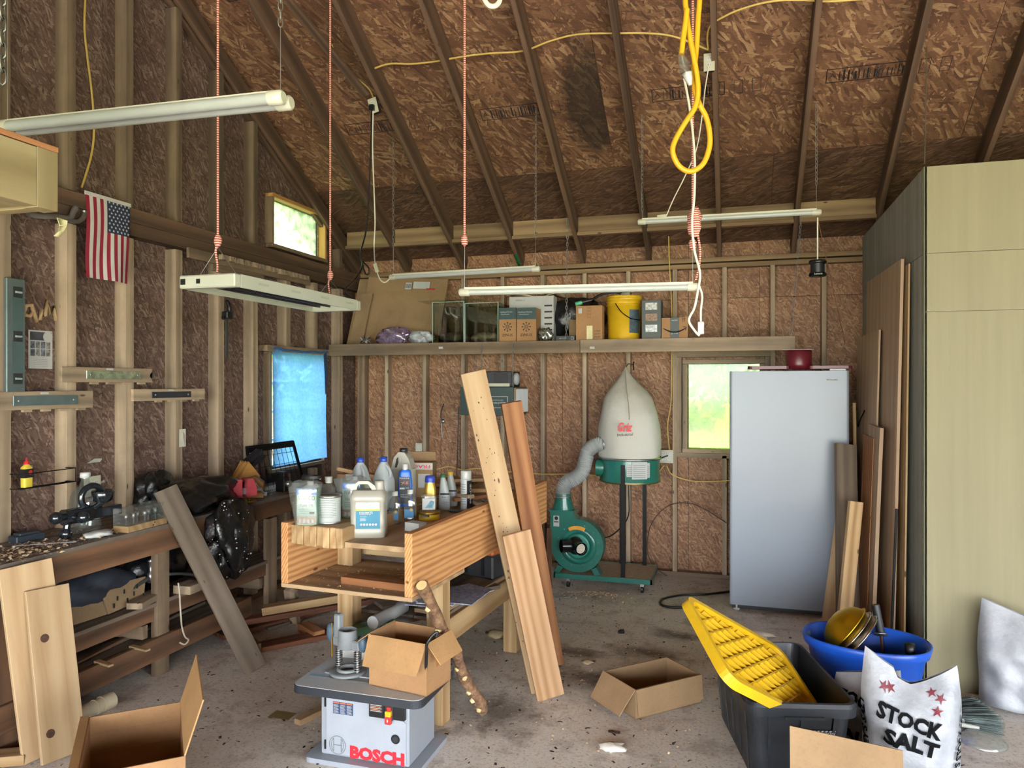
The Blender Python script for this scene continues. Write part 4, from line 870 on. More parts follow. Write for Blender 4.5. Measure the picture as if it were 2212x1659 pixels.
for f_, s in ((.86, .2), (.7, .5), (.52, -.1), (.40, .3), (.33, -.5), (.2, .2), (.12, .6), (.05, -.3)):
    q = p0.lerp(p1, f_); d = (toward + side * s).normalized(); obj('knot', MB().tube([q + d * .015, q + d * .034], [.016, .010], 10), cut, t)

# ------------------------------------------------------------------ router table
rt = wthing('router_table', 'grey cabinet router table with dark edged top standing on the floor', 'router table', (-1.57, 3.06, 0))
gr = plain('light grey cabinet', '#90969e', .4, vary=.04)
obj('base_plate', MB().rbox(-1.845, -1.30, 2.885, 3.27, 0, .022, .03), gr, rt, bevel=.004)
x0, x1, y0, y1, z0, z1 = -1.785, -1.352, 2.935, 3.22, .022, .312
obj('cabinet', MB().box(x0, x1, y0, y1, z0, z1), gr, rt, bevel=.004)
obj('door', MB().prism([(x0 + .03, z0 + .012), (x1 - .012, z0 + .012), (x1 - .012, z1 - .10), (x1 - .03, z1 - .088), (x1 - .16, z1 - .072), (x1 - .18, z1 - .055), (x1 - .185, z1 - .012), (x0 + .03, z1 - .012)], 0, .006, front((0, y0, 0))), plain('door grey', '#989ea6', .4, vary=.04), rt)
Fm = front((x0, y0 - .0065, 0))
decal('warning_label', .065, .165, .215, .268, plain('navy print', '#2b4468', .5, vary=.1), rt, Fm, .001)
for k in range(3):
    decal('warning_heading', .067 + .033 * k, .095 + .033 * k, .261, .2665, plain('orange print', '#c8642e', .5, vary=0), rt, Fm, .0014)
    for j in range(8): decal('print_line', .068 + .033 * k, .094 + .033 * k - .003 * (j % 3), .2185 + .005 * j, .2203 + .005 * j, M_['paper'], rt, Fm, .0014)
disc('emblem_ring', .087, .075, .042, M_['greytxt'], rt, Fm, .0012, 36, .0385)
obj('emblem', MB().box(.067, .070, .046, .104, .0005, .0012).box(.104, .107, .046, .104, .0005, .0012).box(.067, .107, .0735, .0765, .0005, .0012), M_['greytxt'], rt, Fm)
emb = MB()
for s in (-1, 1):
    pl = [(.087 + s * (.020 + .010 * (1 - (j / 4 - 1) ** 2)), .075 + .029 * (j / 4 - 1)) for j in range(9)]
    emb.tube([V((a, b, .001)) for a, b in pl], .0012, 4)
obj('emblem', emb, M_['greytxt'], rt, Fm)
lettering('BOSCH', .1, M_['redink'], rt, Fm @ T(.282, .055, .001), width=.265, height=.058, bold=.06)
lettering('RA1171', .02, M_['redink'], rt, Fm @ T(.375, .014, .001), width=.06, height=.010)
disc('lock_hole', .372, .140, .021, M_['black'], rt, Fm, .002, 24); disc('lock_core', .372, .140, .013, M_['dark'], rt, Fm, .003, 20)
obj('switch_box', MB().box(x1 - .185, x1 - .012, y0 - .02, y0, z1 - .085, z1 + .0), M_['black'], rt, bevel=.004)
Sm = front((x1 - .185, y0 - .0202, z1 - .085)); decal('switch_label', .006, .07, .025, .07, plain('black print', '#2a2422', .5, vary=0), rt, Sm, .001)
for j in range(6): decal('print_line', .01, .064 - .006 * (j % 2), .029 + .0065 * j, .0318 + .0065 * j, plain('orange line', '#d9805a', .5, vary=0) if j % 2 else M_['paper'], rt, Sm, .0014)
obj('switch_plate', MB().box(.085, .12, .0, .07, 0, .008), M_['dark'], rt, Sm, .002); obj('switch_guard', MB().box(.09, .118, .022, .046, .006, .026), M_['yellow'], rt, Sm, .003); obj('switch_key', MB().box(.088, .118, -.012, .024, .006, .024), M_['red'], rt, Sm, .003); obj('switch_top', MB().box(.094, .114, .046, .062, .006, .018), M_['red'], rt, Sm, .003)
obj('key_mark', MB().box(.100, .106, .0, .012, .024, .0246), M_['paper'], rt, Sm)
for z in (.07, .26): obj('hinge', MB().box(.022, .03, z - .02, z + .02, 0, .004), M_['black'], rt, Fm)
lam = plain('speckled laminate', '#b4b5b3', .4, vary=.1, scale=120)
obj('top', MB().rbox(-1.90, -1.272, 2.87, 3.29, .33, .345, .045, None, 6), lam, rt); obj('edge_band', MB().rbox(-1.902, -1.27, 2.868, 3.292, .308, .343, .046, None, 6), plain('dark edge band', '#2b2f36', .45), rt, bevel=.002)
obj('mitre_track', MB().box(-1.88, -1.29, 2.985, 3.01, .344, .3458), M_['steel'], rt); obj('insert_plate', MB().rbox(-1.83, -1.35, 3.03, 3.24, .344, .349, .015), M_['whitegrey'], rt)
obj('fence', MB().box(-1.84, -1.60, 3.215, 3.245, .349, .43), M_['whitepl'], rt, bevel=.003)
# --- plunge base standing on the router table
p = atz(752, 1452, .349); pb = thing('router_plunge_base', 'grey plunge router base with springs and blue knob on the table', 'router base', T(p.x, p.y, .349) @ RZ(-17))
cg = plain('grey casting', '#7f8486', .55, 0, vary=.12, spec=.3)
obj('ring', MB().lathe([(.045, .002), (.085, 0), (.086, .008), (.08, .012), (.05, .013), (.045, .01), (.045, .002)], 32, caps=False), cg, pb); obj('inner_ring', MB().lathe([(.034, .01), (.052, .01), (.052, .022), (.04, .024), (.034, .02), (.034, .01)], 28, caps=False), cg, pb)
for sx in (-1, 1):
    obj('column', MB().tube([(sx * .062, .0, .01), (sx * .062, 0, .23 if sx < 0 else .13)], .010, 12), M_['steel'], pb)
    obj('spring', MB().tube([(sx * .062 + .016 * cos(a), .016 * sin(a), .014 + .0105 * a / (2 * pi)) for a in [2 * pi * i / 10 for i in range(91)]], .0028, 5), M_['steel'], pb)
obj('motor_collar', MB().lathe([(.044, .115), (.046, .12), (.046, .195), (.042, .2), (.038, .2), (.038, .118), (.044, .115)], 28, caps=False), cg, pb); obj('collar_arm', MB().box(-.085, .085, -.02, .02, .115, .16), cg, pb, bevel=.006)
obj('depth_tower', MB().box(-.080, -.045, -.018, .018, .15, .262), cg, pb, bevel=.006); obj('depth_rod', MB().tube([(-.088, -.02, .06), (-.088, -.02, .22)], .003, 8), M_['brass'], pb)
kb = plain('slate blue rubber', '#4b6072', .5); obj('knob', MB().loft([[V((-.085 - .045 * k / 4 + 0, (.014 + .012 * sin(pi * k / 4)) * cos(a), .165 + (.04 + .008 * sin(pi * k / 4)) * sin(a))) for a in [2 * pi * i / 14 for i in range(14)]] for k in range(5)]), kb, pb)
obj('knob', MB().ball((.098, 0, .15), .022, .022, .04), kb, pb)
lettering('BOSCH', .012, plain('embossed grey', '#6c7173', .5, vary=0), pb, front((-.01, -.0468, .155)), width=.032)
# --- carton on the router table
def carton(name, label, M, w, d, h, mat, inmat, flaps, th=.004, cat='box'):
    """open carton: local origin at the bottom front corner, x along the front, y depth"""
    t = thing(name, label, cat, M)
    obj('bottom', MB().box(0, w, 0, d, 0, th), mat, t)
    obj('wall', MB().box(0, w, 0, th, 0, h), mat, t); obj('wall', MB().box(0, w, d - th, d, 0, h), mat, t)
    obj('wall', MB().box(0, th, th, d - th, 0, h), mat, t); obj('wall', MB().box(w - th, w, th, d - th, 0, h), mat, t)
    for (side, ang, ln, skew) in flaps:
        if side == 'f': Mf = T(0, 0, h) @ RX(ang); s = w; mb = MB().prism([(0, 0), (s, 0), (s - skew, ln), (skew, ln)], -th, 0, Mf)
        elif side == 'b': Mf = T(w, d, h) @ RZ(180) @ RX(ang); s = w; mb = MB().prism([(0, 0), (s, 0), (s - skew, ln), (skew, ln)], -th, 0, Mf)
        elif side == 'r': Mf = T(w, 0, h) @ RZ(90) @ RX(ang); s = d; mb = MB().prism([(0, 0), (s, 0), (s - skew, ln), (skew, ln)], -th, 0, Mf)
        else: Mf = T(0, d, h) @ RZ(-90) @ RX(ang); s = d; mb = MB().prism([(0, 0), (s, 0), (s - skew, ln), (skew, ln)], -th, 0, Mf)
        obj('flap', mb, inmat, t)
    return t
tc = carton('cardboard_box', 'open cardboard box with drooping flaps on top of the router table', T(-1.560, 2.965, .347) @ RZ(-8.7), .30, .205, .225, M_['card'], M_['card_in'], [('f', 243, .135, .01), ('r', 232, .105, .008), ('l', 215, .08, .006)])
decal('tape', -.02, .02, -.09, .0, plain('brown tape', '#9b6a3d', .4), tc, axes((.3005, .10, .19), (0, 1, 0), (0, 0, 1)), .001)
t = wthing('rubber_hook_cord', 'black rubber strap with hook sticking out of the box on the table', 'strap', atd(925, 1385, 3.16)); q = atd(922, 1392, 3.13); 
cable('strap', [q + V((-.03, .05, -.2)), q + V((-.01, .02, -.05)), q, q + V((.02, .01, .035)), q + V((.04, .02, .05)), q + V((.035, .02, .028))], .007, M_['black'], t)
# ------------------------------------------------------------------ timber and clutter near the long bench
NB = V((1, -.25, .45))
brd('leaning_board', 'taller clean pine board leaning against the bench by the frame edge', V((-2.98, 2.60, .01)), atx(54, 1218, -3.125), .23, .02, M_['pine'], NB)
brd('leaning_board', 'shorter pine board with two round knots leaning in front of the taller one', atz(138, 1640, 0) + V((0, 0, .01)), atx(101, 1269, -3.06), .19, .02, M_['pine'], NB)
lb = bpy.data.objects['leaning_board.005']
for u, v in ((.86 * .62, .035), (.12, .05)): obj('knot', MB().lathe([(0, .0004), (.017, .0004), (.019, .0)], 18, T(u, v, .0104)), plain('dark knot', '#4a2f1d', .7, vary=.3, scale=60), lb)
brd('leaning_board', 'grey weathered plank leaning on the bench beside the black sack', atz(553, 1449, 0) + V((0, 0, .006)), atx(357, 1056, -3.20), .135, .024, M_['grey_wood'], V((.8, -.45, .5)))
brd('timber_offcut', 'pale pine offcut on the floor below the leaning pine boards', atz(-30, 1640, .03), atz(62, 1632, .03), .09, .045, M_['pine2'])
t = wthing('drain_pipe', 'short cream plastic drain pipe with collar on the floor under the bench', 'pipe', atz(215, 1520, 0)); pv = plain('cream pvc', '#b9ae93', .45)
q0 = atz(118, 1568, .042); q1 = atz(240, 1512, .042); obj('tube', MB().tube([q0, q1], .036, 20), pv, t); d = (q1 - q0).normalized(); obj('collar', MB().tube([q1 - d * .06, q1 + d * .005], .042, 20).tube([q1 - d * .10, q1 - d * .085], .040, 20), pv, t)
tag(cable('twine', [(-3.13, 3.58, .52), (-3.115, 3.575, .45), (-3.125, 3.59, .38), (-3.11, 3.58, .31), (-3.12, 3.6, .25), (-3.10, 3.60, .20), (-3.10, 3.63, .17), (-3.11, 3.61, .15), (-3.12, 3.58, .17)], .005, plain('frayed white twine', '#b6ab98', .9, bump=.6)), 'frayed pale twine hanging on the bench leg', 'twine')
# boards piled between the two benches
brd('timber_board', 'grooved yellow pine board with split end lying towards the fir bench', atz(568, 1318, .17), atz(840, 1272, .27), .10, .05, M_['pine2'])
brd('timber_board', 'long dark red board lying under the grooved yellow one', atz(520, 1342, .09), atz(850, 1288, .16), .10, .035, M_['mahog'])
brd('timber_board', 'dark board lying on the floor beneath the red one', atz(470, 1372, .02), atz(700, 1312, .03), .16, .03, M_['mahog'])
brd('timber_board', 'second dark board on the floor reaching under the fir bench', atz(560, 1398, .016), atz(900, 1330, .02), .13, .03, M_['mahog'])
brd('timber_board', 'short pine block standing up beneath the tray of the fir bench', atz(634, 1345, .0), atz(628, 1275, .26), .09, .04, M_['stud'], V((0, -1, 0)))
brd('timber_offcut', 'little dark block propping up the red board', atz(690, 1372, .03), atz(655, 1352, .03), .08, .055, M_['cedar'])
brd('timber_offcut', 'narrow grey strip on the floor in front of the dark boards', atz(575, 1358, .012), atz(650, 1335, .012), .05, .02, M_['grey_wood'])
brd('timber_board', 'dark notched timber lying on edge beside the grey weathered plank', atz(512, 1368, .05), atz(556, 1405, .05), .05, .08, M_['bench_old'])
brd('timber_offcut', 'small clean stick of pine on the floor beside the router table', atz(642, 1560, .014), atz(700, 1532, .014), .045, .028, M_['pine'])
brd('timber_board', 'grey plank lying across the lower shelf of the fir bench', BO @ V((-.2, .62, .50)), BO @ V((.24, 1.2, .508)), .15, .02, M_['grey_wood'])
brd('timber_board', 'long pale plank lying along the lower shelf of the fir bench', BO @ V((.13, .56, .515)), BO @ V((.2, 1.75, .515)), .16, .02, M_['ply'])
t = thing('tool_case', 'black and orange tool case on the lower shelf of the fir bench', 'tool case', BO @ T(.12, 1.32, .526) @ RZ(-12)); obj('body', MB().box(-.13, .13, -.09, .09, 0, .14), M_['dark'], t, bevel=.01); obj('lid', MB().box(-.13, .13, -.09, .09, .14, .19), plain('dull orange', '#a8582a', .5), t, bevel=.01)
for k in (-1, 1): obj('strap', MB().box(k * .06 - .012, k * .06 + .012, -.094, -.088, .02, .19), M_['black'], t)
t = wthing('rolled_plan', 'rolled white paper plan lying behind the box on the router table', 'paper roll', BO @ V((-.05, .75, .5))); a = atd(805, 1345, 3.62); b = atd(872, 1312, 3.9); obj('roll', MB().tube([a, b], .032, 16), M_['paper'], t); obj('loose_sheet', MB().sheet([[a + V((-.02, 0, -.03)), b + V((-.02, 0, -.03))], [a + V((.1, -.06, -.035)), b + V((.1, -.06, -.035))]], .001), M_['paper'], t)
rn = random.Random(3)
for k in range(7):
    p = BO @ V((.02 + .04 * k, .72 + .05 * (k % 3), .528 + .006 * k)); tag(obj('magazine', MB().box(-.1, .1, -.13, .13, 0, .005), plain('magazine print', rn.choice(['#b9bcc6', '#a7a8b8', '#c9c6c4', '#8f96ab']), .4, vary=.35, scale=40), None, T(*p) @ RZ(rn.uniform(-40, 30))), 'magazine in the loose pile on the lower shelf of the fir bench', 'magazine', 'magazines under the fir bench')
t = wthing('metal_case', 'dull green metal case lid behind the plunge router base', 'case', atz(800, 1400, 0)); p = atd(795, 1356, 3.74); obj('lid', MB().box(-.13, .13, -.05, .05, -.02, .02), plain('dull green metal', '#3f6b4a', .4), t, T(*p) @ RZ(10) @ RY(-12)); obj('body', MB().box(-.09, .06, -.04, .04, -p.z, -.02), M_['dark'], t, T(p.x, p.y - .01, p.z))

# ------------------------------------------------------------------ cartons on the floor
tb = carton('cardboard_box', 'big open cardboard box with one tall raised flap at the frame bottom', T(-2.142, 1.97, 0) @ RZ(42.5), .34, .505, .35, M_['card'], M_['card_in'], [('r', 108, .20, .0), ('l', 172, .03, .0)], .005)
decal('label', -.06, .06, -.05, .05, M_['paper'], tb, axes((.3405, .3, .24), (0, 1, 0), (0, 0, 1)), .001)
for k in range(3): obj('crease', MB().box(0, .33, -.0015, .0015, 0, .0008), M_['card2'], tb, front((.005, .4995, .12 + .08 * k)))
tag(obj('steel_bracket', MB().tube(smoothpath([(0, 0, 0), (.03, 0, .05), (.08, 0, .06), (.1, 0, .02)], 5), .012, 8), M_['steel'], None, T(-1.98, 2.30, .012) @ RZ(60)), 'curved steel bracket lying in the big open box', 'bracket')
carton('cardboard_box', 'low open cardboard box lying empty in the middle of the floor', T(-.473, 3.726, 0) @ RZ(44.5), .43, .28, .15, M_['card2'], M_['card2'], [('l', 233, .15, .012), ('f', 262, .125, .004)], .005)

# ------------------------------------------------------------------ black tote, its yellow lid, blue tub
def vessel(rings, mat, name, parent, n=8):
    """rings of rounded rectangles (w, d, r, z): outer from the bottom up, over the rim, then the inside down"""
    rr_ = [[V((q[0], q[1], z)) for q in rrect(-w / 2, w / 2, -d / 2, d / 2, r, n)] for (w, d, r, z) in rings]
    return obj(name, MB().loft(rr_, False), mat, parent)
tote_m = plain('scuffed black plastic', '#24282d', .42, vary=.3, scale=14)
tt = thing('storage_tote', 'large scuffed black storage tote standing open on the floor', 'tote', T(.19, 3.64, 0) @ RZ(13.6))
vessel([(.37, .62, .05, 0), (.375, .625, .05, .01), (.425, .70, .055, .30), (.46, .76, .06, .305), (.465, .765, .06, .345), (.45, .75, .055, .36), (.425, .715, .05, .36), (.41, .69, .05, .30), (.355, .6, .045, .015), (.34, .58, .04, .012)], tote_m, 'shell', tt)
for s in (-1, 1):
    for k in range(5): obj('rib', MB().bar((s * (.190), -.24 + .12 * k, .02), (s * (.2145), -.27 + .135 * k, .295), .012, .008, V((s, 0, 0))), tote_m, tt)
for k in range(3): obj('rib', MB().bar((-.12 + .12 * k, -.316, .02), (-.135 + .135 * k, -.353, .295), .010, .008, V((0, -1, 0))), tote_m, tt)
Fm = axes((.07, -.337, .19), (1, 0, 0), (0, -.115, 1))
decal('label', -.075, .075, -.05, .052, M_['ink'], tt, Fm, .006, .004)
for k in range(9): obj('label_stripe', MB().prism([(-.073 + .0165 * k, .045), (-.065 + .0165 * k, .045), (-.061 + .0165 * k, .051), (-.069 + .0165 * k, .051)], .0061, .0066), M_['paper'], tt, Fm)
lettering('PROFESSIONAL GRADE BOX', .02, M_['paper'], tt, Fm @ T(0, .036, .0065), width=.138, height=.012, bold=.02); lettering('MULTI-USE CONTAINER', .014, M_['paper'], tt, Fm @ T(0, .018, .0065), width=.12, height=.008)
obj('handle_lip', MB().box(-.08, .08, -.392, -.376, .30, .312), tote_m, tt)
# yellow lid leaning in the tote
lR = Matrix(((.595, -.435, .676, .089), (.634, .771, -.062, 3.463), (-.494, .466, .734, .431), (0, 0, 0, 1)))
tl = thing('tote_lid', 'yellow ribbed tote lid leaning inside the black tote', 'lid', lR)
ym_ = M_['yellow']
obj('panel', MB().prism(rrect(-.36, .36, -.23, .23, .065, 6), -.012, -.007), plain('dulled yellow plastic', '#b8952a', .5, vary=.12), tl)
rim_o = rrect(-.37, .37, -.24, .24, .07, 6); rim_i = rrect(-.345, .345, -.215, .215, .055, 6)
obj('rim', MB().loft([[V((*q, z)) for q in ring] for ring, z in ((rim_i, -.01), (rim_i, .03), (rim_o, .03), (rim_o, -.014), (rim_i, -.014))], False, False), ym_, tl)
mb = MB()
def rib(a, b): mb.bar(V((a[0], a[1], .004)), V((b[0], b[1], .004)), .007, .022)
for k in range(-9, 10):
    for s in (1, -1):
        # diagonal ribs clipped to the panel
        pts = []
        for y in (-.21, .21):
            x = k * .125 + s * (y * 1.7); pts.append((x, y))
        (xa, ya), (xb, yb_) = pts
        def clip(x0, y0, x1, y1):
            X = .34; out = []
            for (px_, py_, qx, qy) in ((x0, y0, x1, y1), (x1, y1, x0, y0)):
                if abs(px_) > X:
                    if abs(qx) > X and (px_ > 0) == (qx > 0): return None
                    lim = X if px_ > 0 else -X; tt_ = (lim - px_) / (qx - px_); px_, py_ = lim, py_ + (qy - py_) * tt_
                out.append((px_, py_))
            return out
        c_ = clip(xa, ya, xb, yb_)
        if c_ and (V(c_[0]) - V(c_[1])).length > .05: rib(c_[0], c_[1])
obj('ribs', mb, ym_, tl)
# blue tub
tu = thing('rope_handle_tub', 'oval blue plastic tub holding reflectors behind the black tote', 'tub', T(.64, 4.10, 0) @ RZ(-14))
def oval(w, d, z, n=36): return [V((w / 2 * cos(2 * pi * k / n), d / 2 * math.copysign(abs(sin(2 * pi * k / n)) ** .8, sin(2 * pi * k / n)), z)) for k in range(n)]
obj('shell', MB().loft([oval(.40, .30, 0), oval(.42, .32, .01), oval(.54, .40, .34), oval(.58, .44, .36), oval(.60, .46, .40), oval(.585, .445, .405), oval(.565, .425, .40), oval(.53, .395, .34), oval(.40, .3, .02), oval(.2, .15, .015)]), M_['blue'], tu)
obj('band', MB().loft([oval(.485, .362, .20), oval(.492, .368, .203), oval(.492, .368, .213), oval(.49, .366, .216)], True, False), M_['blue'], tu)
for s in (-1, 1): obj('handle_slot', MB().rbox(-.045, .045, -.018, .018, -.002, .004, .016), plain('pale rope grip', '#7f9bb5', .6), tu, axes((s * .272, 0, .365), (0, 1, 0), (s * .12, 0, 1)))
refl = NT('gold reflector'); refl.b.inputs['Base Color'].default_value = lin('#d8b02c'); refl.b.inputs['Metallic'].default_value = 1; refl.b.inputs['Roughness'].default_value = .38
silv = NT('silver reflector'); silv.b.inputs['Base Color'].default_value = lin('#b9b2a4'); silv.b.inputs['Metallic'].default_value = 1; silv.b.inputs['Roughness'].default_value = .25
def dome(R, H, mat, nm, par, M): return obj(nm, MB().lathe([(0, H), (R * .35, H * .93), (R * .65, H * .72), (R * .88, H * .38), (R, .0), (R * 1.05, -.004), (R * 1.05, -.008), (R, -.006)], 36, caps=False), mat, par, M)
base_l = T(.55, 4.12, .43) @ RZ(-25) @ RY(-52) @ RX(12)
for k in range(3):
    t = thing('lamp_reflector', ('gold domed lamp reflector nested foremost in the blue tub', 'silver domed reflector nested behind the gold one', 'thin wire rimmed reflector rearmost of the nested reflectors')[k], 'reflector', base_l @ T(0, 0, -.032 * k))
    dome(.135 + .004 * k, .085, refl.m if k == 0 else silv.m, 'dome', t, T(0, 0, 0)); obj('rolled_rim', MB().tube([V(((.142 + .004 * k) * cos(a), (.142 + .004 * k) * sin(a), -.006)) for a in [2 * pi * i / 30 for i in range(31)]], .004, 6), silv.m if k else refl.m, t)
t = wthing('caulk_tool', 'dark ribbed handle tool with rusty shaft standing in the blue tub', 'tool', (.72, 4.05, .02)); a = atd(1891, 1306, 3.88); b = atd(1903, 1368, 3.86); c_ = V((.74, 4.08, .05))
obj('grip', MB().tube([a, a.lerp(b, .5), b], [.021, .02, .02], 12), M_['dark'], t); obj('guard', MB().lathe([(.01, 0), (.034, .002), (.034, .01), (.012, .014)], 18, frame(b, c_)[0] @ RY(90)), M_['steel'], t); obj('shaft', MB().tube([b, c_], .007, 8), plain('rusty steel', '#6a4a35', .7, .5, vary=.3), t)
tag(obj('black_plug', MB().lathe([(.02, 0), (.024, .01), (.024, .05), (0, .052)], 14, T(.82, 3.99, .375)), M_['black']), 'small black plug caught inside the blue tub wall', 'plug')

# ------------------------------------------------------------------ bags of stock salt
bagm = NT('woven white polypropylene'); n_ = bagm.noise(bagm.coords(), 7, 5, .6); n2_ = bagm.noise(bagm.coords(), 180, 2); bagm.link(bagm.ramp(n_, [(.3, lin('#878b92')), (.7, lin('#a9acb1'))]), bagm.b.inputs['Base Color']); bagm.bump(n_, .5, .03); bagm.b.inputs['Roughness'].default_value = .45
def bag_depth(u, v, D, seedv):
    """half thickness of a filled sack at u (-1..1 across) and v (0..1 up)"""
    side = max(0.0, 1 - abs(u) ** 3.2) ** .6
    prof = (min(1, v / .08)) ** .5 * (1 if v < .62 else max(.1, 1 - ((v - .62) / .38) ** 1.3 * .92))
    wr = 1 + .085 * sin(9 * u + seedv) * sin(7 * v + seedv) + .07 * sin(17 * v + 5 * u + seedv)
    return D * side * prof * wr
def sack(name, label, M, W, H, D, seedv, top, texts=(), ny=26, nx=22, cat='bag'):
    t = thing(name, label, cat, M); sh = {}
    def pos(u, v, s):
        w = W / 2 * (1 + .05 * sin(pi * v) - .04 * (v > .8) * (v - .8) * 5 + .02 * sin(8 * v + seedv)); x = u * w; z = H * v
        if v > .72: z += top(u) * ((v - .72) / .28) ** 1.2
        return V((x, -s * bag_depth(u, v, D, seedv), z))
    for s in (1, -1):
        g = [[pos(-1 + 2 * i / nx, j / ny, s) for i in range(nx + 1)] for j in range(ny + 1)]
        if s < 0: g = [r[::-1] for r in g]
        sh[s] = g
    mb = MB().sheet(sh[1]).sheet(sh[-1]); obj('sack', mb, bagm.m, t)
    for (s_, u, v, ww, hh, mat, rot, nm) in texts:
        o = lettering(s_, .1, mat, t, None, width=ww, height=hh, name=nm, bold=.045)
        for vt in o.data.vertices:
            q = RZ(rot) @ V((vt.co.x, vt.co.y, 0)); uu = u + q.x / (W / 2); vv = v + q.y / H; pp = pos(max(-1, min(1, uu)), vv, 1); vt.co = V((pp.x, pp.y - .013, pp.z))
    return t, pos
bk_ = plain('faded black print', '#101114', .8, vary=0, spec=.1); mar = plain('maroon print', '#6a1f2a', .5, vary=0)
t1, pos1 = sack('salt_sack', 'white stock salt sack standing beside the tote with two raised corners', T(.70, 3.40, 0) @ RZ(-8), .35, .50, .115, 1.3, lambda u: .10 * (abs(u) ** 1.3) - .05 + .03 * (u < -.3),
    [('STOCK', -.05, .67, .225, .062, bk_, -12, 'lettering'), ('SALT', -.02, .505, .19, .062, bk_, -10, 'lettering'), ("OAKLEY'S STOCK SALT", .93, .42, .36, .022, bk_, 83, 'lettering'), ("OAKLEY'S SALT", -.93, .45, .30, .02, bk_, 95, 'lettering')])
for (u, v, r) in ((-.55, .86, 0), (-.42, .87, 40), (.42, .90, 20), (.58, .85, -20), (.5, .76, 10)):
    mb = MB(); pl = []
    for k in range(10): a = 2 * pi * k / 10 + radians(r); rad = .022 if k % 2 == 0 else .008; q = pos1(u + rad * cos(a) / .175, v + rad * sin(a) / .5, 1); pl.append(V((q.x, q.y - .004, q.z)))
    obj('leaf_print', mb.add(pl, [tuple(range(10))]), mar, t1)
sack('salt_sack', 'second stock salt sack mostly hidden between the tote and the first sack', T(.585, 3.685, 0) @ RZ(-14), .28, .40, .10, 4.1, lambda u: -.02 + .03 * u, [('STOCK', -.3, .70, .20, .055, bk_, -10, 'lettering'), ('SALT', -.3, .30, .17, .05, bk_, -10, 'lettering')])
t3, _ = sack('feed_sack', 'plain white sack with folded top standing against the beige closet wall', T(1.42, 4.40, 0) @ RZ(-16), .36, .46, .12, 2.2, lambda u: .04 - .06 * u)
tag(obj('wire_hoop', MB().tube([V((.075 * cos(a), 0, .11 * sin(a))) for a in [2 * pi * i / 28 for i in range(29)]], .006, 8), plain('rusty wire', '#8d7c66', .5, .6), None, T(1.435, 4.22, .40) @ RZ(55) @ RX(-15)), 'bent wire hoop leaning on the plain white sack', 'hoop')
# broom head and the clear dome
t = wthing('push_broom', 'white plastic broom head with grey green bristles lying on its side', 'broom', atz(2090, 1560, 0)); c_ = atz(2035, 1540, .05); dirb = (atz(2150, 1545, .05) - c_).normalized(); upb = V((0, 0, 1)); sdb = dirb.cross(upb)
obj('head', MB().loft([[c_ + dirb * x + sdb * (w * cos(a)) + upb * (h * sin(a) + .0) for a in [2 * pi * i / 14 for i in range(14)]] for (x, w, h) in ((-.12, .018, .018), (-.04, .03, .025), (.03, .08, .03), (.06, .10, .03))]), M_['milky'], t)
obj('brace', MB().tube([c_ - dirb * .11 + upb * .0, c_ + dirb * .02 + sdb * .12 + upb * .0, c_ + dirb * .1 + sdb * .15], [.014, .012, .008], 8), M_['milky'], t); obj('brace', MB().tube([c_ - dirb * .11, c_ + dirb * .02 - sdb * .12 + upb * .02, c_ + dirb * .08 - sdb * .13 + upb * .03], [.014, .012, .008], 8), M_['milky'], t)
br = MB(); rn = random.Random(6)
for k in range(900):
    s = rn.uniform(-.095, .095); h = rn.uniform(-.028, .03); a = c_ + dirb * .05 + sdb * s + upb * h; b = c_ + dirb * rn.uniform(.19, .23) + sdb * (s * 1.5 + rn.uniform(-.01, .01)) + upb * (h * 1.4 + rn.uniform(-.01, .01)); b.z = max(b.z, .002); n3 = V((rn.uniform(-1, 1), rn.uniform(-1, 1), rn.uniform(-1, 1))).normalized() * .0016
    br.add([a - n3, a + n3, b + n3, b - n3], [(0, 1, 2, 3)])
obj('bristles', br, plain('grey green bristle', '#5d6b69', .6, vary=.3, scale=30), t, kind='stuff')
tag(obj('clear_dome', MB().lathe([(0, .05), (.03, .048), (.07, .035), (.095, .01), (.10, 0), (.104, 0), (.104, .002), (.098, .012)], 30, T(*atz(2122, 1602, 0)), caps=False), M_['film']), 'clear plastic dome lid lying on the floor near the broom', 'lid')
qa = atd(1706, 1568, 2.80); qb = atd(1950, 1622, 2.70); qc = V((qa.x + .0, qa.y - .05, .01)); qd = V((qb.x, qb.y - .05, .01))
tag(obj('cardboard_sheet', MB().sheet([[qc, qd], [qa, qb]], .006, False), M_['card2']), 'flat brown cardboard sheet standing in front of the tote label', 'cardboard')
# small things on the floor 
def crumple(name, label, p, rx, ry, rz, mat, cat, sd): return tag(obj(name, lump('c', V(p) + V((0, 0, rz)), rx, ry, rz, None, .35, 18, sd), mat), label, cat)
crumple('crumpled_paper', 'crumpled white paper on the bare floor in front of the tote', atz(1325, 1622, 0), .06, .035, .018, plain('dull paper', '#c8c2b6', .9), 'paper', 31)
crumple('blue_rag', 'small blue rag on the floor behind the yellow lid', atz(1590, 1372, 0), .05, .05, .025, plain('blue rag', '#1f55a8', .8), 'rag', 32)
crumple('plastic_bag', 'pale plastic bag flattened on the floor behind the tote', atz(1632, 1378, 0), .11, .05, .025, plain('off white plastic', '#c3b8a6', .5), 'bag', 33)
crumple('straw_tuft', 'tuft of pale straw beside the back post of the fir bench', atz(1072, 1378, 0), .07, .05, .025, plain('straw', '#b7a27c', .9, bump=.6), 'straw', 34)
crumple('string_tangle', 'tangle of pale string on the stained floor', atz(1268, 1434, 0), .035, .03, .012, plain('pale string', '#c9b394', .9), 'string', 35)
tag(obj('black_clip', MB().box(-.022, .022, -.008, .008, 0, .016).box(-.008, .02, -.008, .012, .012, .024), M_['black'], None, T(*atz(1342, 1368, 0)) @ RZ(12), .002), 'small black plastic clip alone on the concrete', 'clip')
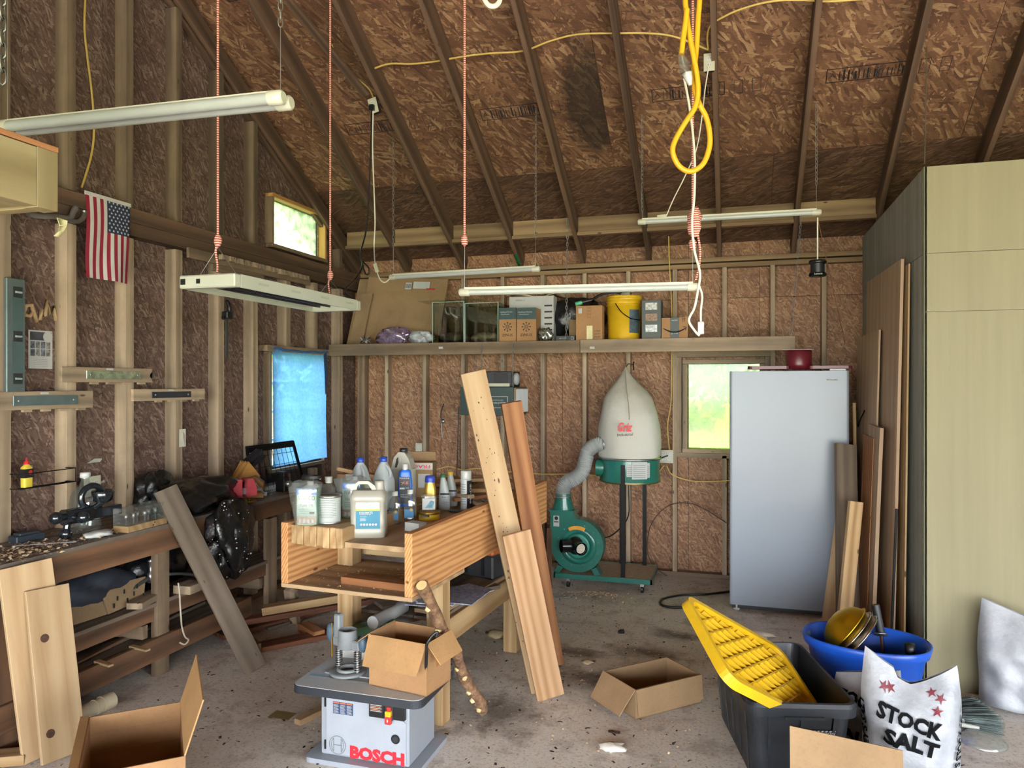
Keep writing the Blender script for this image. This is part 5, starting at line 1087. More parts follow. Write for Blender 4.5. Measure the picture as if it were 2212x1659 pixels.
crumple('brown_leaf', 'curled dark brown leaf on the concrete near the crumpled paper', atz(1327, 1584, 0), .028, .012, .006, plain('brown leaf', '#3d2a1c', .8), 'leaf', 36)
crumple('dark_nut', 'dark round scrap on the floor under the fir bench stretcher', atz(1000, 1343, 0), .028, .024, .018, plain('dark scrap', '#241d18', .8), 'scrap', 37)
for i, (px, py, r) in enumerate(((505, 1398, 20), (610, 1545, 0), (1213, 1288, 35))):
    tag(obj('paper_sheet', MB().box(-.06, .06, -.04, .04, 0, .001), M_['paper'] if i != 1 else plain('dry leaf', '#8a7a4a', .8), None, T(*(atz(px, py, .002))) @ RZ(r)), ('folded white leaflet on the floor beside the long bench', 'flat dry leaf on the floor left of the router table', 'flattened pale paper on the floor by the blower base')[i], 'paper' if i != 1 else 'leaf')
scatter('floor_shavings', 'wood shavings and chips strewn over the concrete floor', 'shavings', 1600, lambda r: (max(-2.9, min(.95, r.gauss(-.7, .8))), max(2.6, min(6.5, r.gauss(4.6, .9)))), (.003, .013), M_['shav'], 0, .5, 12)
scatter('floor_grit', 'dark grit and leaf crumbs strewn over the concrete floor', 'grit', 1500, lambda r: (r.uniform(-3, .98), r.uniform(2.4, 6.4)), (.003, .013), plain('dark grit', '#3b3129', .9, vary=.4), 0, .3, 13)
scatter('sawdust_heap', 'heap of pale shavings on the floor in front of the blower', 'shavings', 420, lambda r: (r.gauss(-1.05, .13), r.gauss(5.78, .05)), (.004, .015), M_['shav'], lambda x, y: max(0, .03 * (1 - ((x + 1.05) / .3) ** 2 - ((y - 5.78) / .12) ** 2)), .6, 14)
# ------------------------------------------------------------------ upright freezer
fz = thing('upright_freezer', 'tall white upright freezer with plain glossy door', 'freezer', T(-.03, 5.72, 0)); fw = .82
enam = NT('white appliance enamel'); enam.b.inputs['Base Color'].default_value = lin('#8a919b'); enam.b.inputs['Roughness'].default_value = .25; enam.b.inputs['Specular IOR Level'].default_value = .3; enam.b.inputs['Coat Weight'].default_value = .0; enam.b.inputs['Coat Roughness'].default_value = .06
nn = enam.noise(enam.coords((1, 1, 1), rnd=False), 1.6, 2); enam.bump(nn, .12, .05)
obj('cabinet', MB().box(.01, fw - .01, .07, .70, .05, 1.775), M_['whitegrey'], fz, bevel=.006); obj('door', MB().rbox(0, fw, 0, .062, .05, 1.785, .018), enam.m, fz, bevel=.008); obj('gasket', MB().box(.015, fw - .015, .06, .072, .06, 1.77), M_['dark'], fz)
obj('kick_plate', MB().box(.02, fw - .02, .05, .65, .012, .05), M_['dark'], fz)
for x in (.05, fw - .05): obj('foot', MB().lathe([(.022, 0), (.022, .01), (.012, .012), (.012, .05)], 14, T(x, .06, 0)), M_['whitepl'], fz)
obj('hinge_cover', MB().box(fw - .13, fw - .02, .01, .07, 1.785, 1.80), M_['whitepl'], fz, bevel=.004)
Fm = front((fw - .115, -.0005, 1.72)); decal('badge', -.04, .04, -.008, .008, M_['whitegrey'], fz, Fm, .001); lettering('FRIGIDAIRE', .012, M_['ink'], fz, Fm @ T(0, 0, .0014), width=.07, height=.008)
t = thing('red_fan_body', 'dark red drum with flat blades lying on top of the freezer', 'fan', T(.46, 5.85, 1.801)); rm = plain('dark red enamel', '#5e1622', .35, vary=.1)
obj('drum', MB().lathe([(0, .0), (.09, .0), (.093, .035), (.093, .135), (.088, .14), (0, .14)], 28), rm, t)
for s in (-1, 1): obj('blade', MB().prism(rrect(.06, .36, -.09, .09, .03), 0, .022), rm, t, RZ(0 if s > 0 else 180))
obj('dust_fringe', MB().box(-.12, .1, -.09, -.088, .14, .1425), M_['paper'], t)

# ------------------------------------------------------------------ dust collector
dc = wthing('dust_collector', 'green dust collector with white filter bag hanging on the back wall', 'dust collector', (-1.0, 6.25, 0)); gp = M_['green_paint']
bx0, bx1, by0, by1 = -1.44, -.63, 5.98, 6.50
obj('base_frame', MB().box(bx0, bx1, by0, by0 + .012, .075, .115).box(bx0, bx1, by1 - .012, by1, .075, .115).box(bx0, bx0 + .012, by0, by1, .075, .115).box(bx1 - .012, bx1, by0, by1, .075, .115), gp, dc); obj('base_deck', MB().box(bx0 + .012, bx1 - .012, by0 + .012, by1 - .012, .095, .111), plain('sawdust covered deck', '#b09a80', .9, vary=.15, scale=30), dc)
for (x, y) in ((bx0 + .12, by0 + .03), (bx1 - .08, by0 + .03), (bx0 + .12, by1 - .05), (bx1 - .08, by1 - .05)):
    cw = obj('caster', MB().box(x - .014, x + .014, y - .02, y + .02, .045, .076), M_['steel'], dc); obj('wheel', MB().tube([(x - .01, y, .03), (x + .01, y, .03)], .03, 18), M_['black'], cw)
bc = aty(1246, 1181, 6.02); bc = V((bc.x, 6.02, .345)); R = .222
# snail shaped housing
sn = []
for k in range(37):
    a = -pi / 2 + 2 * pi * k / 36 * .78; r = R; sn.append((r * cos(a), r * sin(a)))
outline = [(R * cos(a), R * sin(a)) for a in [radians(d) for d in range(-170, 100, 10)]] + [(-.03, R + .03), (-.03, R + .06), (-R - .005, R + .06), (-R - .005, -.02)]
obj('housing', MB().prism(outline, -.13, 0, front(bc)), gp, dc, bevel=.004); 
obj('face_ring', MB().lathe([(.155, 0), (.155, .006), (.10, .006), (.10, 0)], 40, front(bc + V((.01, 0, -.0))), caps=False), gp, dc)
for k in range(12): a = 2 * pi * k / 12 + .2; obj('screw', MB().lathe([(.005, 0), (.004, .004), (0, .005)], 8, front(bc + V((.01 + .175 * cos(a), 0, .175 * sin(a))))), M_['steel'], dc)
obj('inlet_plate', MB().lathe([(.1, 0), (.1, .01), (.085, .012), (.0, .012)], 36, front(bc + V((.01, -.004, 0)))), plain('inlet green', '#2f7f70', .4), dc)
bl_ = plain('glossy black plastic', '#121316', .2, vary=.1)
yp = bc + V((.0, -.05, .01)); obj('inlet_body', MB().ball(yp + V((0, 0, .0)), .07, .06, .075), bl_, dc)
for s, d in ((-1, V((-.85, -.5, .02))), (1, V((.55, -.8, -.02)))):
    d = d.normalized(); a = yp + d * .02; b = yp + d * .125; obj('inlet_port', MB().tube([a, b], .052, 20, False).tube([b - d * .03, b], .044, 20, False), bl_, dc)
obj('port_blank', MB().tube([yp + V((.55, -.8, -.02)).normalized() * .10, yp + V((.55, -.8, -.02)).normalized() * .104], .040, 18), plain('pale gap', '#c9bfae', .8), dc)
wl_ = [V((.005 + .135 * cos(a), .135 * sin(a), .0065)) for a in [radians(d) for d in range(65, 120, 6)]] + [V((.005 + .165 * cos(a), .165 * sin(a), .0065)) for a in [radians(d) for d in range(119, 64, -6)]]
obj('warning_arc', MB().add(wl_, [tuple(range(len(wl_)))[::-1]]), plain('orange warning', '#dd9a2e', .5, vary=.1), dc, front(bc))
decal('label', -.20, -.15, .15, .24, M_['paper'], dc, front(bc), .001); disc('label_mark', -.175, .22, .016, M_['ink'], dc, front(bc), .002, 14); decal('label_bar', -.195, -.155, .185, .193, M_['ink'], dc, front(bc), .002)
for s in (-1, 1): obj('foot_bracket', MB().prism([(s * .12, -.19), (s * .16, -.17), (s * .2, -.235), (s * .15, -.235)][::s], -.12, -.0, front(bc)), gp, dc)
obj('motor', MB().tube([bc + V((0, .13, 0)), bc + V((0, .36, 0))], .105, 24), plain('motor green', '#1c4a42', .4), dc)
tp = bc + V((-.13, .065, R + .06)); obj('outlet_flange', MB().box(tp.x - .105, tp.x + .105, tp.y - .085, tp.y + .085, tp.z - .008, tp.z + .008), gp, dc)
obj('outlet_neck', MB().loft([[tp + V((w * c_, d_ * s_, z)) for (c_, s_) in [(cos(2 * pi * i / 16), sin(2 * pi * i / 16)) for i in range(16)]] for (w, d_, z) in ((.095, .08, .005), (.065, .065, .10), (.064, .064, .14))]), gp, dc)
# hose
hp = [tp + V((0, 0, .11)), tp + V((.0, 0, .17)), tp + V((.03, 0, .23)), tp + V((.10, .01, .27)), tp + V((.16, .02, .33)), tp + V((.185, .03, .42)), tp + V((.21, .04, .5)), tp + V((.27, .05, .55)), tp + V((.34, .06, .56))]
sp_ = smoothpath(hp, 14); rr2 = [.062 + .004 * (1 if i % 2 else -1) for i in range(len(sp_))]
obj('flex_hose', MB().tube(sp_, rr2, 20, True, False), plain('grey flexible hose', '#a3a7a6', .35, vary=.05), dc)
for q in (sp_[1], sp_[-2]): obj('hose_clamp', MB().lathe([(.067, -.006), (.0685, -.006), (.0685, .006), (.067, .006)], 20, frame(q, q + (sp_[2] - sp_[0] if q is sp_[1] else sp_[-1] - sp_[-3]))[0] @ RY(90), caps=False), M_['steel'], dc)
dcx = aty(1360, 1020, 6.25).x; dz0, dz1 = .875, 1.075
obj('drum', MB().lathe([(.25, dz0), (.256, dz0 + .004), (.25, dz0 + .012), (.25, dz1)], 44, T(dcx, 6.25, 0), caps=False), gp, dc); obj('drum_lip', MB().lathe([(.25, dz0 - .006), (.258, dz0), (.25, dz0 + .008)], 44, T(dcx, 6.25, 0), caps=False), M_['brass'], dc)
obj('drum_floor', MB().lathe([(0, dz0 + .001), (.25, dz0)], 44, T(dcx, 6.25, 0), caps=False), gp, dc); obj('drum_inlet', MB().loft([[V((x, 6.17 + .075 * cos(a) * k, .985 + .075 * sin(a))) for a in [2 * pi * i / 16 for i in range(16)]] for (x, k) in ((dcx - .265, 1), (dcx - .12, 1), (dcx - .02, .4))]), gp, dc)
for (ang, w_, h_) in ((10, .07, .10), (26, .13, .14), (43, .04, .12)):
    a = radians(ang - 90); pc_ = V((dcx + .2512 * cos(a), 6.25 + .2512 * sin(a), .985)); Lx = axes(pc_, (-sin(a), cos(a), 0), (0, 0, 1)); decal('label', -w_ / 2, w_ / 2, -h_ / 2, h_ / 2, M_['paper'], dc, Lx, .0025)
    for j in range(int(h_ / .018)): decal('print_line', -w_ * .4, w_ * .38, -h_ * .4 + .016 * j, -h_ * .4 + .016 * j + .004, M_['greytxt'], dc, Lx, .003)
for x, y, z0_, z1_ in ((dcx - .02, 6.0, .11, 1.03), (dcx + .10, 6.47, .11, 1.0), (dcx - .10, 6.47, .11, 1.0)): obj('post', MB().box(x - .017, x + .017, y - .008, y + .008, z0_, z1_), M_['blackm'], dc)
cl = plain('white filter cloth', '#c3c2b6', .85, vary=.08, scale=4, bump=.5)
st = NT('stained filter cloth'); vc = st.coords(rnd=False); n5 = st.noise(vc, 3.5, 5); tc5 = st.new('TexCoord'); sx5 = st.new('SeparateXYZ'); st.link(tc5.outputs['Object'], sx5.inputs[0])
top5 = st.ramp(st.math('ADD', st.math('MULTIPLY', sx5.outputs['Z'], 1.0), st.math('MULTIPLY', n5, .5)), [(0, (0, 0, 0)), (1, (1, 1, 1))]); g5 = st.new('MapRange'); g5.inputs['From Min'].default_value = 1.75; g5.inputs['From Max'].default_value = 2.1; st.link(st.math('ADD', sx5.outputs['Z'], st.math('MULTIPLY', n5, .6)), g5.inputs[0])
st.link(st.mix(st.math('MULTIPLY', g5.outputs[0], .7), lin('#b8b6ac'), lin('#776d53')), st.b.inputs['Base Color']); st.b.inputs['Roughness'].default_value = .85; st.bump(st.noise(vc, 9, 4), .4, .02)
prof = []; rn = random.Random(2)
rings = []
for (z, rx, ry, ox) in ((1.072, .250, .25, 0), (1.10, .262, .26, 0), (1.12, .258, .25, 0), (1.16, .262, .25, 0), (1.22, .268, .25, 0), (1.32, .262, .24, -.005), (1.45, .235, .20, -.01), (1.57, .205, .16, -.018), (1.63, .165, .13, -.02), (1.70, .10, .08, -.025), (1.76, .05, .045, -.03), (1.80, .025, .022, -.033), (1.835, .004, .004, -.033)):
    rings.append([V((dcx + ox + rx * cos(a) * (1 + .02 * sin(5 * a + z * 9) + (.03 * sin(9 * a + z * 23) if 1.09 < z < 1.2 else 0)), 6.25 + ry * sin(a) * (1 + .03 * sin(4 * a + z * 7)), z + (.012 * sin(6 * a + z * 30) if 1.08 < z < 1.25 else 0))) for a in [2 * pi * i / 40 for i in range(40)]])
ap = rings[-1][0]
obj('filter_bag', MB().loft(rings), st.m, dc); obj('bag_clamp', MB().lathe([(.262, 1.062), (.266, 1.062), (.266, 1.078), (.262, 1.078)], 44, T(dcx, 6.25, 0), caps=False), M_['steel'], dc)
obj('hang_cord', MB().tube([ap, ap + V((0, .12, .03)), V((ap.x + .01, YBS - .01, ap.z + .03))], .004, 6), M_['black'], dc); obj('bag_seam', MB().tube([V((dcx - .033, 6.225, 1.80)), V((dcx - .01, 6.125, 1.66)), V((dcx + .02, 6.04, 1.52)), V((dcx + .03, 6.015, 1.40))], .003, 6), plain('seam thread', '#8d8a75', .8), dc)
Gm = axes((dcx + .0, 6.0 - .018, 1.33), (1, .1, 0), (0, .06, 1)); lettering('Griz', .09, M_['redink'], dc, Gm @ T(-.0, .01, .004), width=.12, height=.075, bold=.03, shear=.25); lettering('Industrial', .03, M_['ink'], dc, Gm @ T(-.0, -.05, .004) @ RZ(4), width=.13, height=.024, shear=.2)
tag(obj('wall_hook', MB().tube(smoothpath([(ap.x + .02, YBS, ap.z + .05), (ap.x + .02, YBS - .04, ap.z + .05), (ap.x + .02, YBS - .05, ap.z + .02), (ap.x + .02, YBS - .03, ap.z - .02)], 4), .005, 6), M_['blackm']), 'small black hook on the stud holding the filter bag', 'hook')
cable('power_cord', [bc + V((.18, .12, .05)), bc + V((.27, .2, .07)), V((dcx - .03, 6.4, .55)), V((dcx - .02, 6.46, .9)), V((dcx + .2, 6.58, 1.02)), V((dcx + .29, 6.6, 1.06))], .006, M_['black'], dc)

# ------------------------------------------------------------------ outlets and cables on the back wall
def outlet(name, label, M, gang=1, mat=None):
    t = thing(name, label, 'outlet', M); w_ = .07 + .046 * (gang - 1)
    obj('box', MB().box(-w_ * .42, w_ * .42, -.05, .05, -.045, -.004), M_['blue'] if False else M_['dark'], t); obj('plate', MB().box(-w_ / 2, w_ / 2, -.058, .058, -.004, .002), mat or M_['cream'], t, bevel=.002)
    for g in range(gang):
        for s in (-1, 1):
            x = (g - (gang - 1) / 2) * .046; r_ = obj('receptacle', MB().rbox(x - .017, x + .017, s * .021 - .014, s * .021 + .014, .002, .004, .008), M_['whitepl'], t)
            obj('slot', MB().box(x - .008, x - .006, s * .021 - .002, s * .021 + .007, .004, .0044).box(x + .005, x + .007, s * .021 - .002, s * .021 + .007, .004, .0044), M_['ink'], r_)
    return t
p = aty(905, 970, YBS - .001); outlet('wall_outlet', 'white outlet on the back wall behind the big milky jug', front((p.x, YBS - .004, p.z)))
p = aty(1440, 986, YBS - .001); outlet('wall_outlet', 'double outlet beside the filter bag clamp', front((p.x, YBS - .004, p.z)), 2)
rom = plain('yellow cable sheath', '#c9ab5d', .5, vary=.1)
def wcable(label, pix, y, r, mat, name='cable', cat='cable', n=6): return tag(cable(name, [aty(px, py, y) for px, py in pix], r, mat, None, n), label, cat)
wcable('beige cable strung low along the back wall behind the bench', [(940, 1015), (970, 1008), (1000, 1015), (1030, 1012), (1060, 1016), (1110, 1020), (1170, 1024), (1240, 1024), (1290, 1028), (1330, 1042), (1400, 1040), (1435, 1005)], YBS - .012, .006, rom)
wcable('beige cable running from the double outlet towards the freezer', [(1440, 1006), (1452, 1025), (1490, 1038), (1540, 1040), (1600, 1036)], YBS - .012, .006, rom)
wcable('yellow cable dropping down the stud beside the window', [(1444, 490), (1446, 570), (1450, 640), (1451, 720), (1450, 860), (1442, 920), (1446, 972)], YBS - .015, .006, rom)
wcable('thin brown wire looping down the wall to the floor', [(1570, 1130), (1500, 1090), (1445, 1092), (1408, 1130), (1398, 1180), (1410, 1220), (1450, 1250)], YBS - .02, .004, plain('brown wire', '#3b2a20', .5))
p = [atz(x, y, .012) for x, y in ((1575, 1278), (1520, 1284), (1470, 1286), (1430, 1295), (1432, 1308), (1470, 1312), (1500, 1305))]; t = tag(cable('appliance_cable', p, .009, M_['black']), 'black power cord looped on the floor beside the freezer', 'cord'); obj('plug', MB().box(-.03, .02, -.014, .014, -.01, .014), M_['black'], t, T(*p[-1]))
wcable('dark cord hanging behind the leaning boards', [(991, 880), (989, 950), (987, 1010), (984, 1060)], YBS - .03, .005, M_['black'], 'hanging_cable', 'cord')
t = wthing('hanging_keys', 'white strap and black wire hung on the back wall stud', 'keys', aty(955, 900, YB)); a = [aty(x, y, YB - .008) for x, y in ((958, 872), (952, 895), (955, 912))]; cable('wire', a, .005, M_['black'], t); obj('strap', MB().bar(aty(954, 908, YB - .006), aty(956, 945, YB - .006), .02, .006), M_['paper'], t); obj('clip', MB().ball(aty(957, 910, YB - .012), .02, .012, .02), M_['steel'], t)

# ------------------------------------------------------------------ high shelf
SY, SZ = 6.06, 2.055; SX0 = XLS + .005; SX1 = aty(1717, 750, SY).x; SXM = aty(1254, 755, SY).x
sh = wthing('wall_shelf', 'long timber shelf hung high on the back wall', 'shelf', (-1.6, 6.3, SZ))
board('front_rail', (SX0, SY, SZ - .052), (SXM - .002, SY, SZ - .052), .038, .105, M_['stud_dim'], sh); board('front_rail', (SXM + .002, SY - .003, SZ - .05), (SX1, SY - .003, SZ - .05), .038, .108, M_['stud'], sh)
board('deck', (SX0, SY + .29, SZ - .010), (SX1, SY + .29, SZ - .010), .53, .018, M_['ply'], sh)
for px in (952, 1279): q = aty(px, 751, SY - .025); decal('paper_tag', -.02, .02, -.009, .009, M_['paper'], sh, front((q.x, SY - .0225, q.z)), .001)
def chain(name, label, p0, p1, r=.004, mat=None, pitch=.028):
    p0 = V(p0); p1 = V(p1); M, L = frame(p0, p1); n = max(2, int(L / pitch)); mb = MB(); e_ = pitch * .68
    for k in range(n):
        c_ = (k + .5) * L / n; pts = []
        for i in range(9):
            a = 2 * pi * i / 8; u, v = e_ * cos(a), e_ * .42 * sin(a); pts.append(M @ (V((c_ + u, v, 0)) if k % 2 else V((c_ + u, 0, v))))
        mb.tube(pts, r * .55, 4, False)
    return tag(obj(name, mb, mat or M_['chain']), label, 'chain')
def roofpt(p, dz=.0): return V((p.x, p.y, raf(p.y) + dz))
q = V((SX1 - .03, SY, SZ)); chain('shelf_chain', 'chain holding up the freezer end of the high shelf', q, aty(1731, 470, 5.95))
q = aty(1223, 740, SY - .02); q.z = SZ; chain('shelf_chain', 'chain holding up the middle of the high shelf', q, aty(1226, 470, 5.9) )
S1 = SY + .03
def sxp(px, y=S1): return aty(px, 740, y).x
def sbox(name, label, px0, px1, pytop, d, mat, y=S1, cat='box', rot=0):
    x0 = sxp(px0, y); x1 = sxp(px1, y); z = aty((px0 + px1) / 2, pytop, y).z - SZ
    t = thing(name, label, cat, T(x0, y, SZ) @ RZ(rot)); obj('body', MB().box(0, x1 - x0, 0, d, 0, z), mat, t, bevel=.002); return t, x1 - x0, z
# flattened cartons leaning at the corner
a = aty(748, 738, 6.35); b = aty(946, 738, 6.25); c_ = aty(968, 603, 6.52); d_ = aty(778, 600, 6.52)
t = wthing('flat_carton', 'big flattened brown carton leaning in the corner of the high shelf', 'cardboard', (a + b) / 2); a.z = b.z = SZ + .004
obj('panel', MB().sheet([[a + V((.12, -.02, 0)), b], [d_ + V((.1, -.01, 0)), c_]], .02, False), M_['card2'], t)
Cm = axes(d_.lerp(c_, .58) + V((0, -.03, -.02)), c_ - d_, (d_ - a)); decal('label', .06, .23, -.09, -.02, M_['paper'], t, Cm, .016); decal('barcode', -.02, .045, -.1, -.03, M_['paper'], t, Cm, .016)
for k in range(8): decal('barcode_bar', -.015 + .007 * k, -.012 + .007 * k, -.085, -.045, M_['ink'], t, Cm, .0166)
decal('red_tape', .20, .29, -.10, -.085, M_['red'], t, Cm, .0166)
t2_ = wthing('flat_carton', 'second flattened carton standing behind the big one beside the wall', 'cardboard', a); obj('panel', MB().sheet([[a, a + V((.30, .02, 0))], [d_ + V((-.02, .03, -.01)), d_ + V((.26, .04, -.01))]], .02, False), M_['card_dull'], t2_)
fl = MB().sheet([[a + V((.05, -.05, .01)), a + V((.2, -.06, .01))], [a.lerp(d_, .75) + V((.06, -.05, 0)), a.lerp(d_, .75) + V((.2, -.05, 0))]], .008, False)
tag(obj('carton_strip', fl, M_['card_dull']), 'torn narrow carton strip leaning on the big flattened carton', 'cardboard')
# plastic bags
purp = clear('purple tinted film', '#efe6f7', .2, .15, .32, '#c9b8e0')
p = aty(845, 728, S1 + .02); tag(obj('zip_bag', lump('z', (p.x, S1 + .08, SZ + .075), .16, .07, .085, None, .3, 26, 41, .01), purp), 'purple zip bag of small parts on the high shelf', 'bag')
p = aty(905, 728, S1 + .02); tag(obj('wrapper_bundle', lump('z', (p.x, S1 + .05, SZ + .055), .11, .05, .06, None, .4, 26, 42, .01), plain('grey white wrap', '#a9adb2', .35, vary=.35, scale=25)), 'bundle of grey and white wrapping beside the glass tank', 'wrapper')
p = aty(786, 728, S1); tag(obj('wire_tangle', MB().tube([V((p.x, S1 + .03, SZ + .04)) + V((.05 * sin(k * 1.7), .02 * cos(k * 2.3), .035 * sin(k * 2.9))) for k in range(30)], .003, 5), M_['steel']), 'small tangle of bright wire at the shelf corner', 'wire')
# glass tanks
def tank(name, label, px0, px1, pytop, d, fill):
    x0, x1 = sxp(px0), sxp(px1); h = aty(px0, pytop, S1).z - SZ; t = thing(name, label, 'tank', T(x0, S1, SZ)); w_ = x1 - x0; gm = M_['glass']
    for nm, bxx in (('pane', (0, w_, 0, .004, 0, h)), ('pane', (0, w_, d - .004, d, 0, h)), ('pane', (0, .004, 0, d, 0, h)), ('pane', (w_ - .004, w_, 0, d, 0, h))): obj(nm, MB().box(*bxx), gm, t)
    obj('edge_trim', MB().box(-.002, .004, -.002, .004, 0, h).box(w_ - .004, w_ + .002, -.002, .004, 0, h).box(0, w_, -.001, .003, h - .004, h), plain('glass edge', '#9fb3aa', .3), t)
    obj('litter', lump('l', (w_ / 2, d / 2, .055), w_ * .46, d * .42, .05, None, .2, 24, 50 + px0, .01), fill, t); return t
tank('glass_tank', 'dusty glass tank with dark litter on the high shelf', 934, 1002, 653, .36, plain('dark litter', '#4c4334', .9, vary=.5, scale=40, bump=.5))
tank('glass_tank', 'second glass tank with pale crumbs beside the brown cartons', 1004, 1076, 655, .36, plain('pale crumbs', '#8d7c64', .9, vary=.4, scale=40, bump=.5))
x0, x1 = sxp(905), sxp(1042); z = aty(934, 652, S1).z + .004; tag(obj('glass_sheet', MB().box(x0, x1, S1 - .03, S1 + .2, z, z + .005), M_['glass']), 'loose glass sheet lying across the tank tops', 'glass')
# cartons
teal = plain('dark teal print', '#26403f', .5, vary=.06)
for i, (a_, b_) in enumerate(((1078, 1114.5), (1116, 1158))):
    t, w_, h_ = sbox('bed_part_carton', ('brown carton with dark teal top next to the glass tank', 'brown carton with dark teal top nearest the black sack')[i], a_, b_, 665, .16, M_['card'])
    Fm = front((w_ / 2, -.0005, 0)); decal('print_band', -w_ / 2, w_ / 2, h_ * .66, h_, teal, t, Fm, .001); lettering('ZINUS', .03, M_['ink'], t, Fm @ T(0, h_ * .2, .0014), width=w_ * .62, height=.022, bold=.01)
    lettering('Headboard Bracket', .012, M_['paper'], t, Fm @ T(-.01, h_ * .88, .0014), width=w_ * .72, height=.012); lettering('Metal Bracket', .01, M_['paper'], t, Fm @ T(-.02, h_ * .81, .0014), width=w_ * .5, height=.009)
    mb = MB()
    for k in range(8):
        a = pi / 4 * k; d2_ = V((cos(a), sin(a), 0)); mb.bar(V((0, h_ * .44, .0012)) + d2_ * .006, V((0, h_ * .44, .0012)) + d2_ * .034, .004, .0006); mb.lathe([(.006, .001), (0, .0016)], 8, T(d2_.x * .036, h_ * .44 + d2_.y * .036, 0))
    obj('flower_mark', mb, M_['ink'], t, Fm)
t, w_, h_ = sbox('white_carton', 'white printed carton standing behind the brown cartons', 1100, 1196, 640, .12, M_['paper'], S1 + .18); Fm = front((w_ / 2, -.0005, 0)); lettering('MODEL 2', .02, M_['ink'], t, Fm @ T(-.1, h_ * .92, .0014), width=.08, height=.014)
for k in range(5): decal('print_line', .12, .19, h_ * (.25 + .13 * k), h_ * (.25 + .13 * k) + .014, M_['ink'], t, Fm, .0014)
p = aty(1150, 645, S1 + .25); tag(obj('padded_envelope', MB().sheet([[V((sxp(1095, S1 + .2) + (sxp(1215, S1 + .2) - sxp(1095, S1 + .2)) * i / 6, S1 + .18 + .2 * j / 3, aty(1150, 640, S1 + .2).z + .012 + .02 * sin(i * 1.3 + j)) ) for i in range(7)] for j in range(4)], .006), plain('tan padded paper', '#b8a584', .6)), 'tan padded envelope lying on top of the white carton', 'envelope')
bs = lump('b', (sxp(1240, S1 + .3), S1 + .34, SZ + .20), .26, .13, .20, None, .2, 40, 61, .02); tag(obj('black_sack', bs, gar), 'large black plastic sack slumped on the high shelf', 'bag')
p = sxp(1176); tag(obj('tinsel_ball', lump('t', (p, S1 + .05, SZ + .055), .055, .05, .06, None, .5, 26, 62, .005), plain('silver tinsel', '#9a9a92', .25, .7, vary=.4, scale=60)), 'crumpled silver tinsel ball in front of the black sack', 'foil')
t, w_, h_ = sbox('small_carton', 'low dark printed box lying beside the silver tinsel', 1201, 1242, 725, .1, M_['dark']); lettering('AIR PUMPS', .012, M_['paper'], t, front((w_ / 2 - .02, -.0005, h_ / 2)) @ T(0, 0, .001), width=.07, height=.012); disc('print_ring', .06, 0, .014, M_['paper'], t, front((w_ / 2, -.0005, h_ / 2)), .001, 16, .011)
sbox('plain_carton', 'plain brown carton half hidden behind the taped one', 1229, 1262, 690, .08, M_['card_dull'], S1 + .115)
t, w_, h_ = sbox('taped_carton', 'brown carton with pale sticker beside the yellow bucket', 1244, 1301, 660, .105, M_['card']); Fm = front((w_ / 2, -.0005, 0)); decal('sticker', -.02, .03, .01, h_ * .42, plain('pale sticker', '#d3cc9d', .6), t, Fm, .001); decal('sticker', -.09, -.06, h_ * .78, h_ * .92, M_['paper'], t, Fm, .001)
for k, s in enumerate(('or Steam', 'ng Kit', 'MOP')): lettering(s, .016, M_['ink'], t, Fm @ T(.07, .08 - .026 * k, .0014), width=.05, height=.015)
for k in range(4): lettering('XX', .02, plain('brown print', '#6d5230', .6, vary=0), t, Fm @ T(.0, h_ * .93 - .026 * k, .0014), width=.04, height=.014)
# yellow bucket
bxx = (sxp(1304) + sxp(1381)) / 2; br_ = (sxp(1381) - sxp(1304)) / 2; bh = aty(1342, 641, S1 + .14).z - SZ
tb_ = thing('yellow_bucket', 'yellow five gallon bucket with wire handle on the high shelf', 'bucket', T(bxx, S1 + .16, SZ))
obj('body', MB().lathe([(0, .004), (br_ * .88, 0), (br_ * .9, .006), (br_ * .96, bh * .78), (br_ * 1.03, bh * .785), (br_ * 1.03, bh * .80), (br_ * .975, bh * .81), (br_ * .98, bh * .86), (br_ * 1.03, bh * .865), (br_ * 1.03, bh * .88), (br_ * .985, bh * .89), (br_ * 1.0, bh * .95), (br_ * 1.03, bh * .955), (br_ * 1.03, bh), (br_ * .97, bh), (br_ * .95, bh * .8), (br_ * .85, .01), (0, .01)], 40), M_['yellow'], tb_)
obj('handle', MB().tube(smoothpath([(-br_ * .35, -br_ * 1.0, bh * .82), (-br_ * .0, -br_ * 1.08, bh * .62), (br_ * .5, -br_ * .95, bh * .48), (br_ * .95, -br_ * .4, bh * .45)], 5), .004, 6), M_['blackm'], tb_)
lb_ = [V((br_ * .95 * 1.012 * sin(a), -br_ * .95 * 1.012 * cos(a), z)) for a in [.45 + .75 * j / 8 for j in range(9)] for z in (bh * .16, bh * .68)]; obj('label', MB().add(lb_, [(2 * j, 2 * j + 2, 2 * j + 3, 2 * j + 1) for j in range(8)], True), plain('grey blue label', '#4a5a63', .5, vary=.4, scale=25), tb_)
obj('loose_paper', MB().sheet([[V((-.04, .0, bh + .0)), V((.05, .0, bh + .0))], [V((-.02, .02, bh + .045)), V((.03, .02, bh + .05))]], .002), M_['paper'], tb_)
t, w_, h_ = sbox('appliance_carton', 'tall dark grey carton with small pictures beside the yellow bucket', 1386, 1428, 648, .18, plain('dark grey carton', '#3f4641', .5, vary=.06)); Fm = front((w_ / 2, -.0005, 0))
for k, cc in enumerate(('#b9bab5', '#8d7058', '#c6cdd0')): decal('picture', -w_ * .3, w_ * .3, h_ * (.75 - .28 * k), h_ * (.93 - .28 * k), plain('picture print', cc, .5, vary=.45, scale=50), t, Fm, .001)
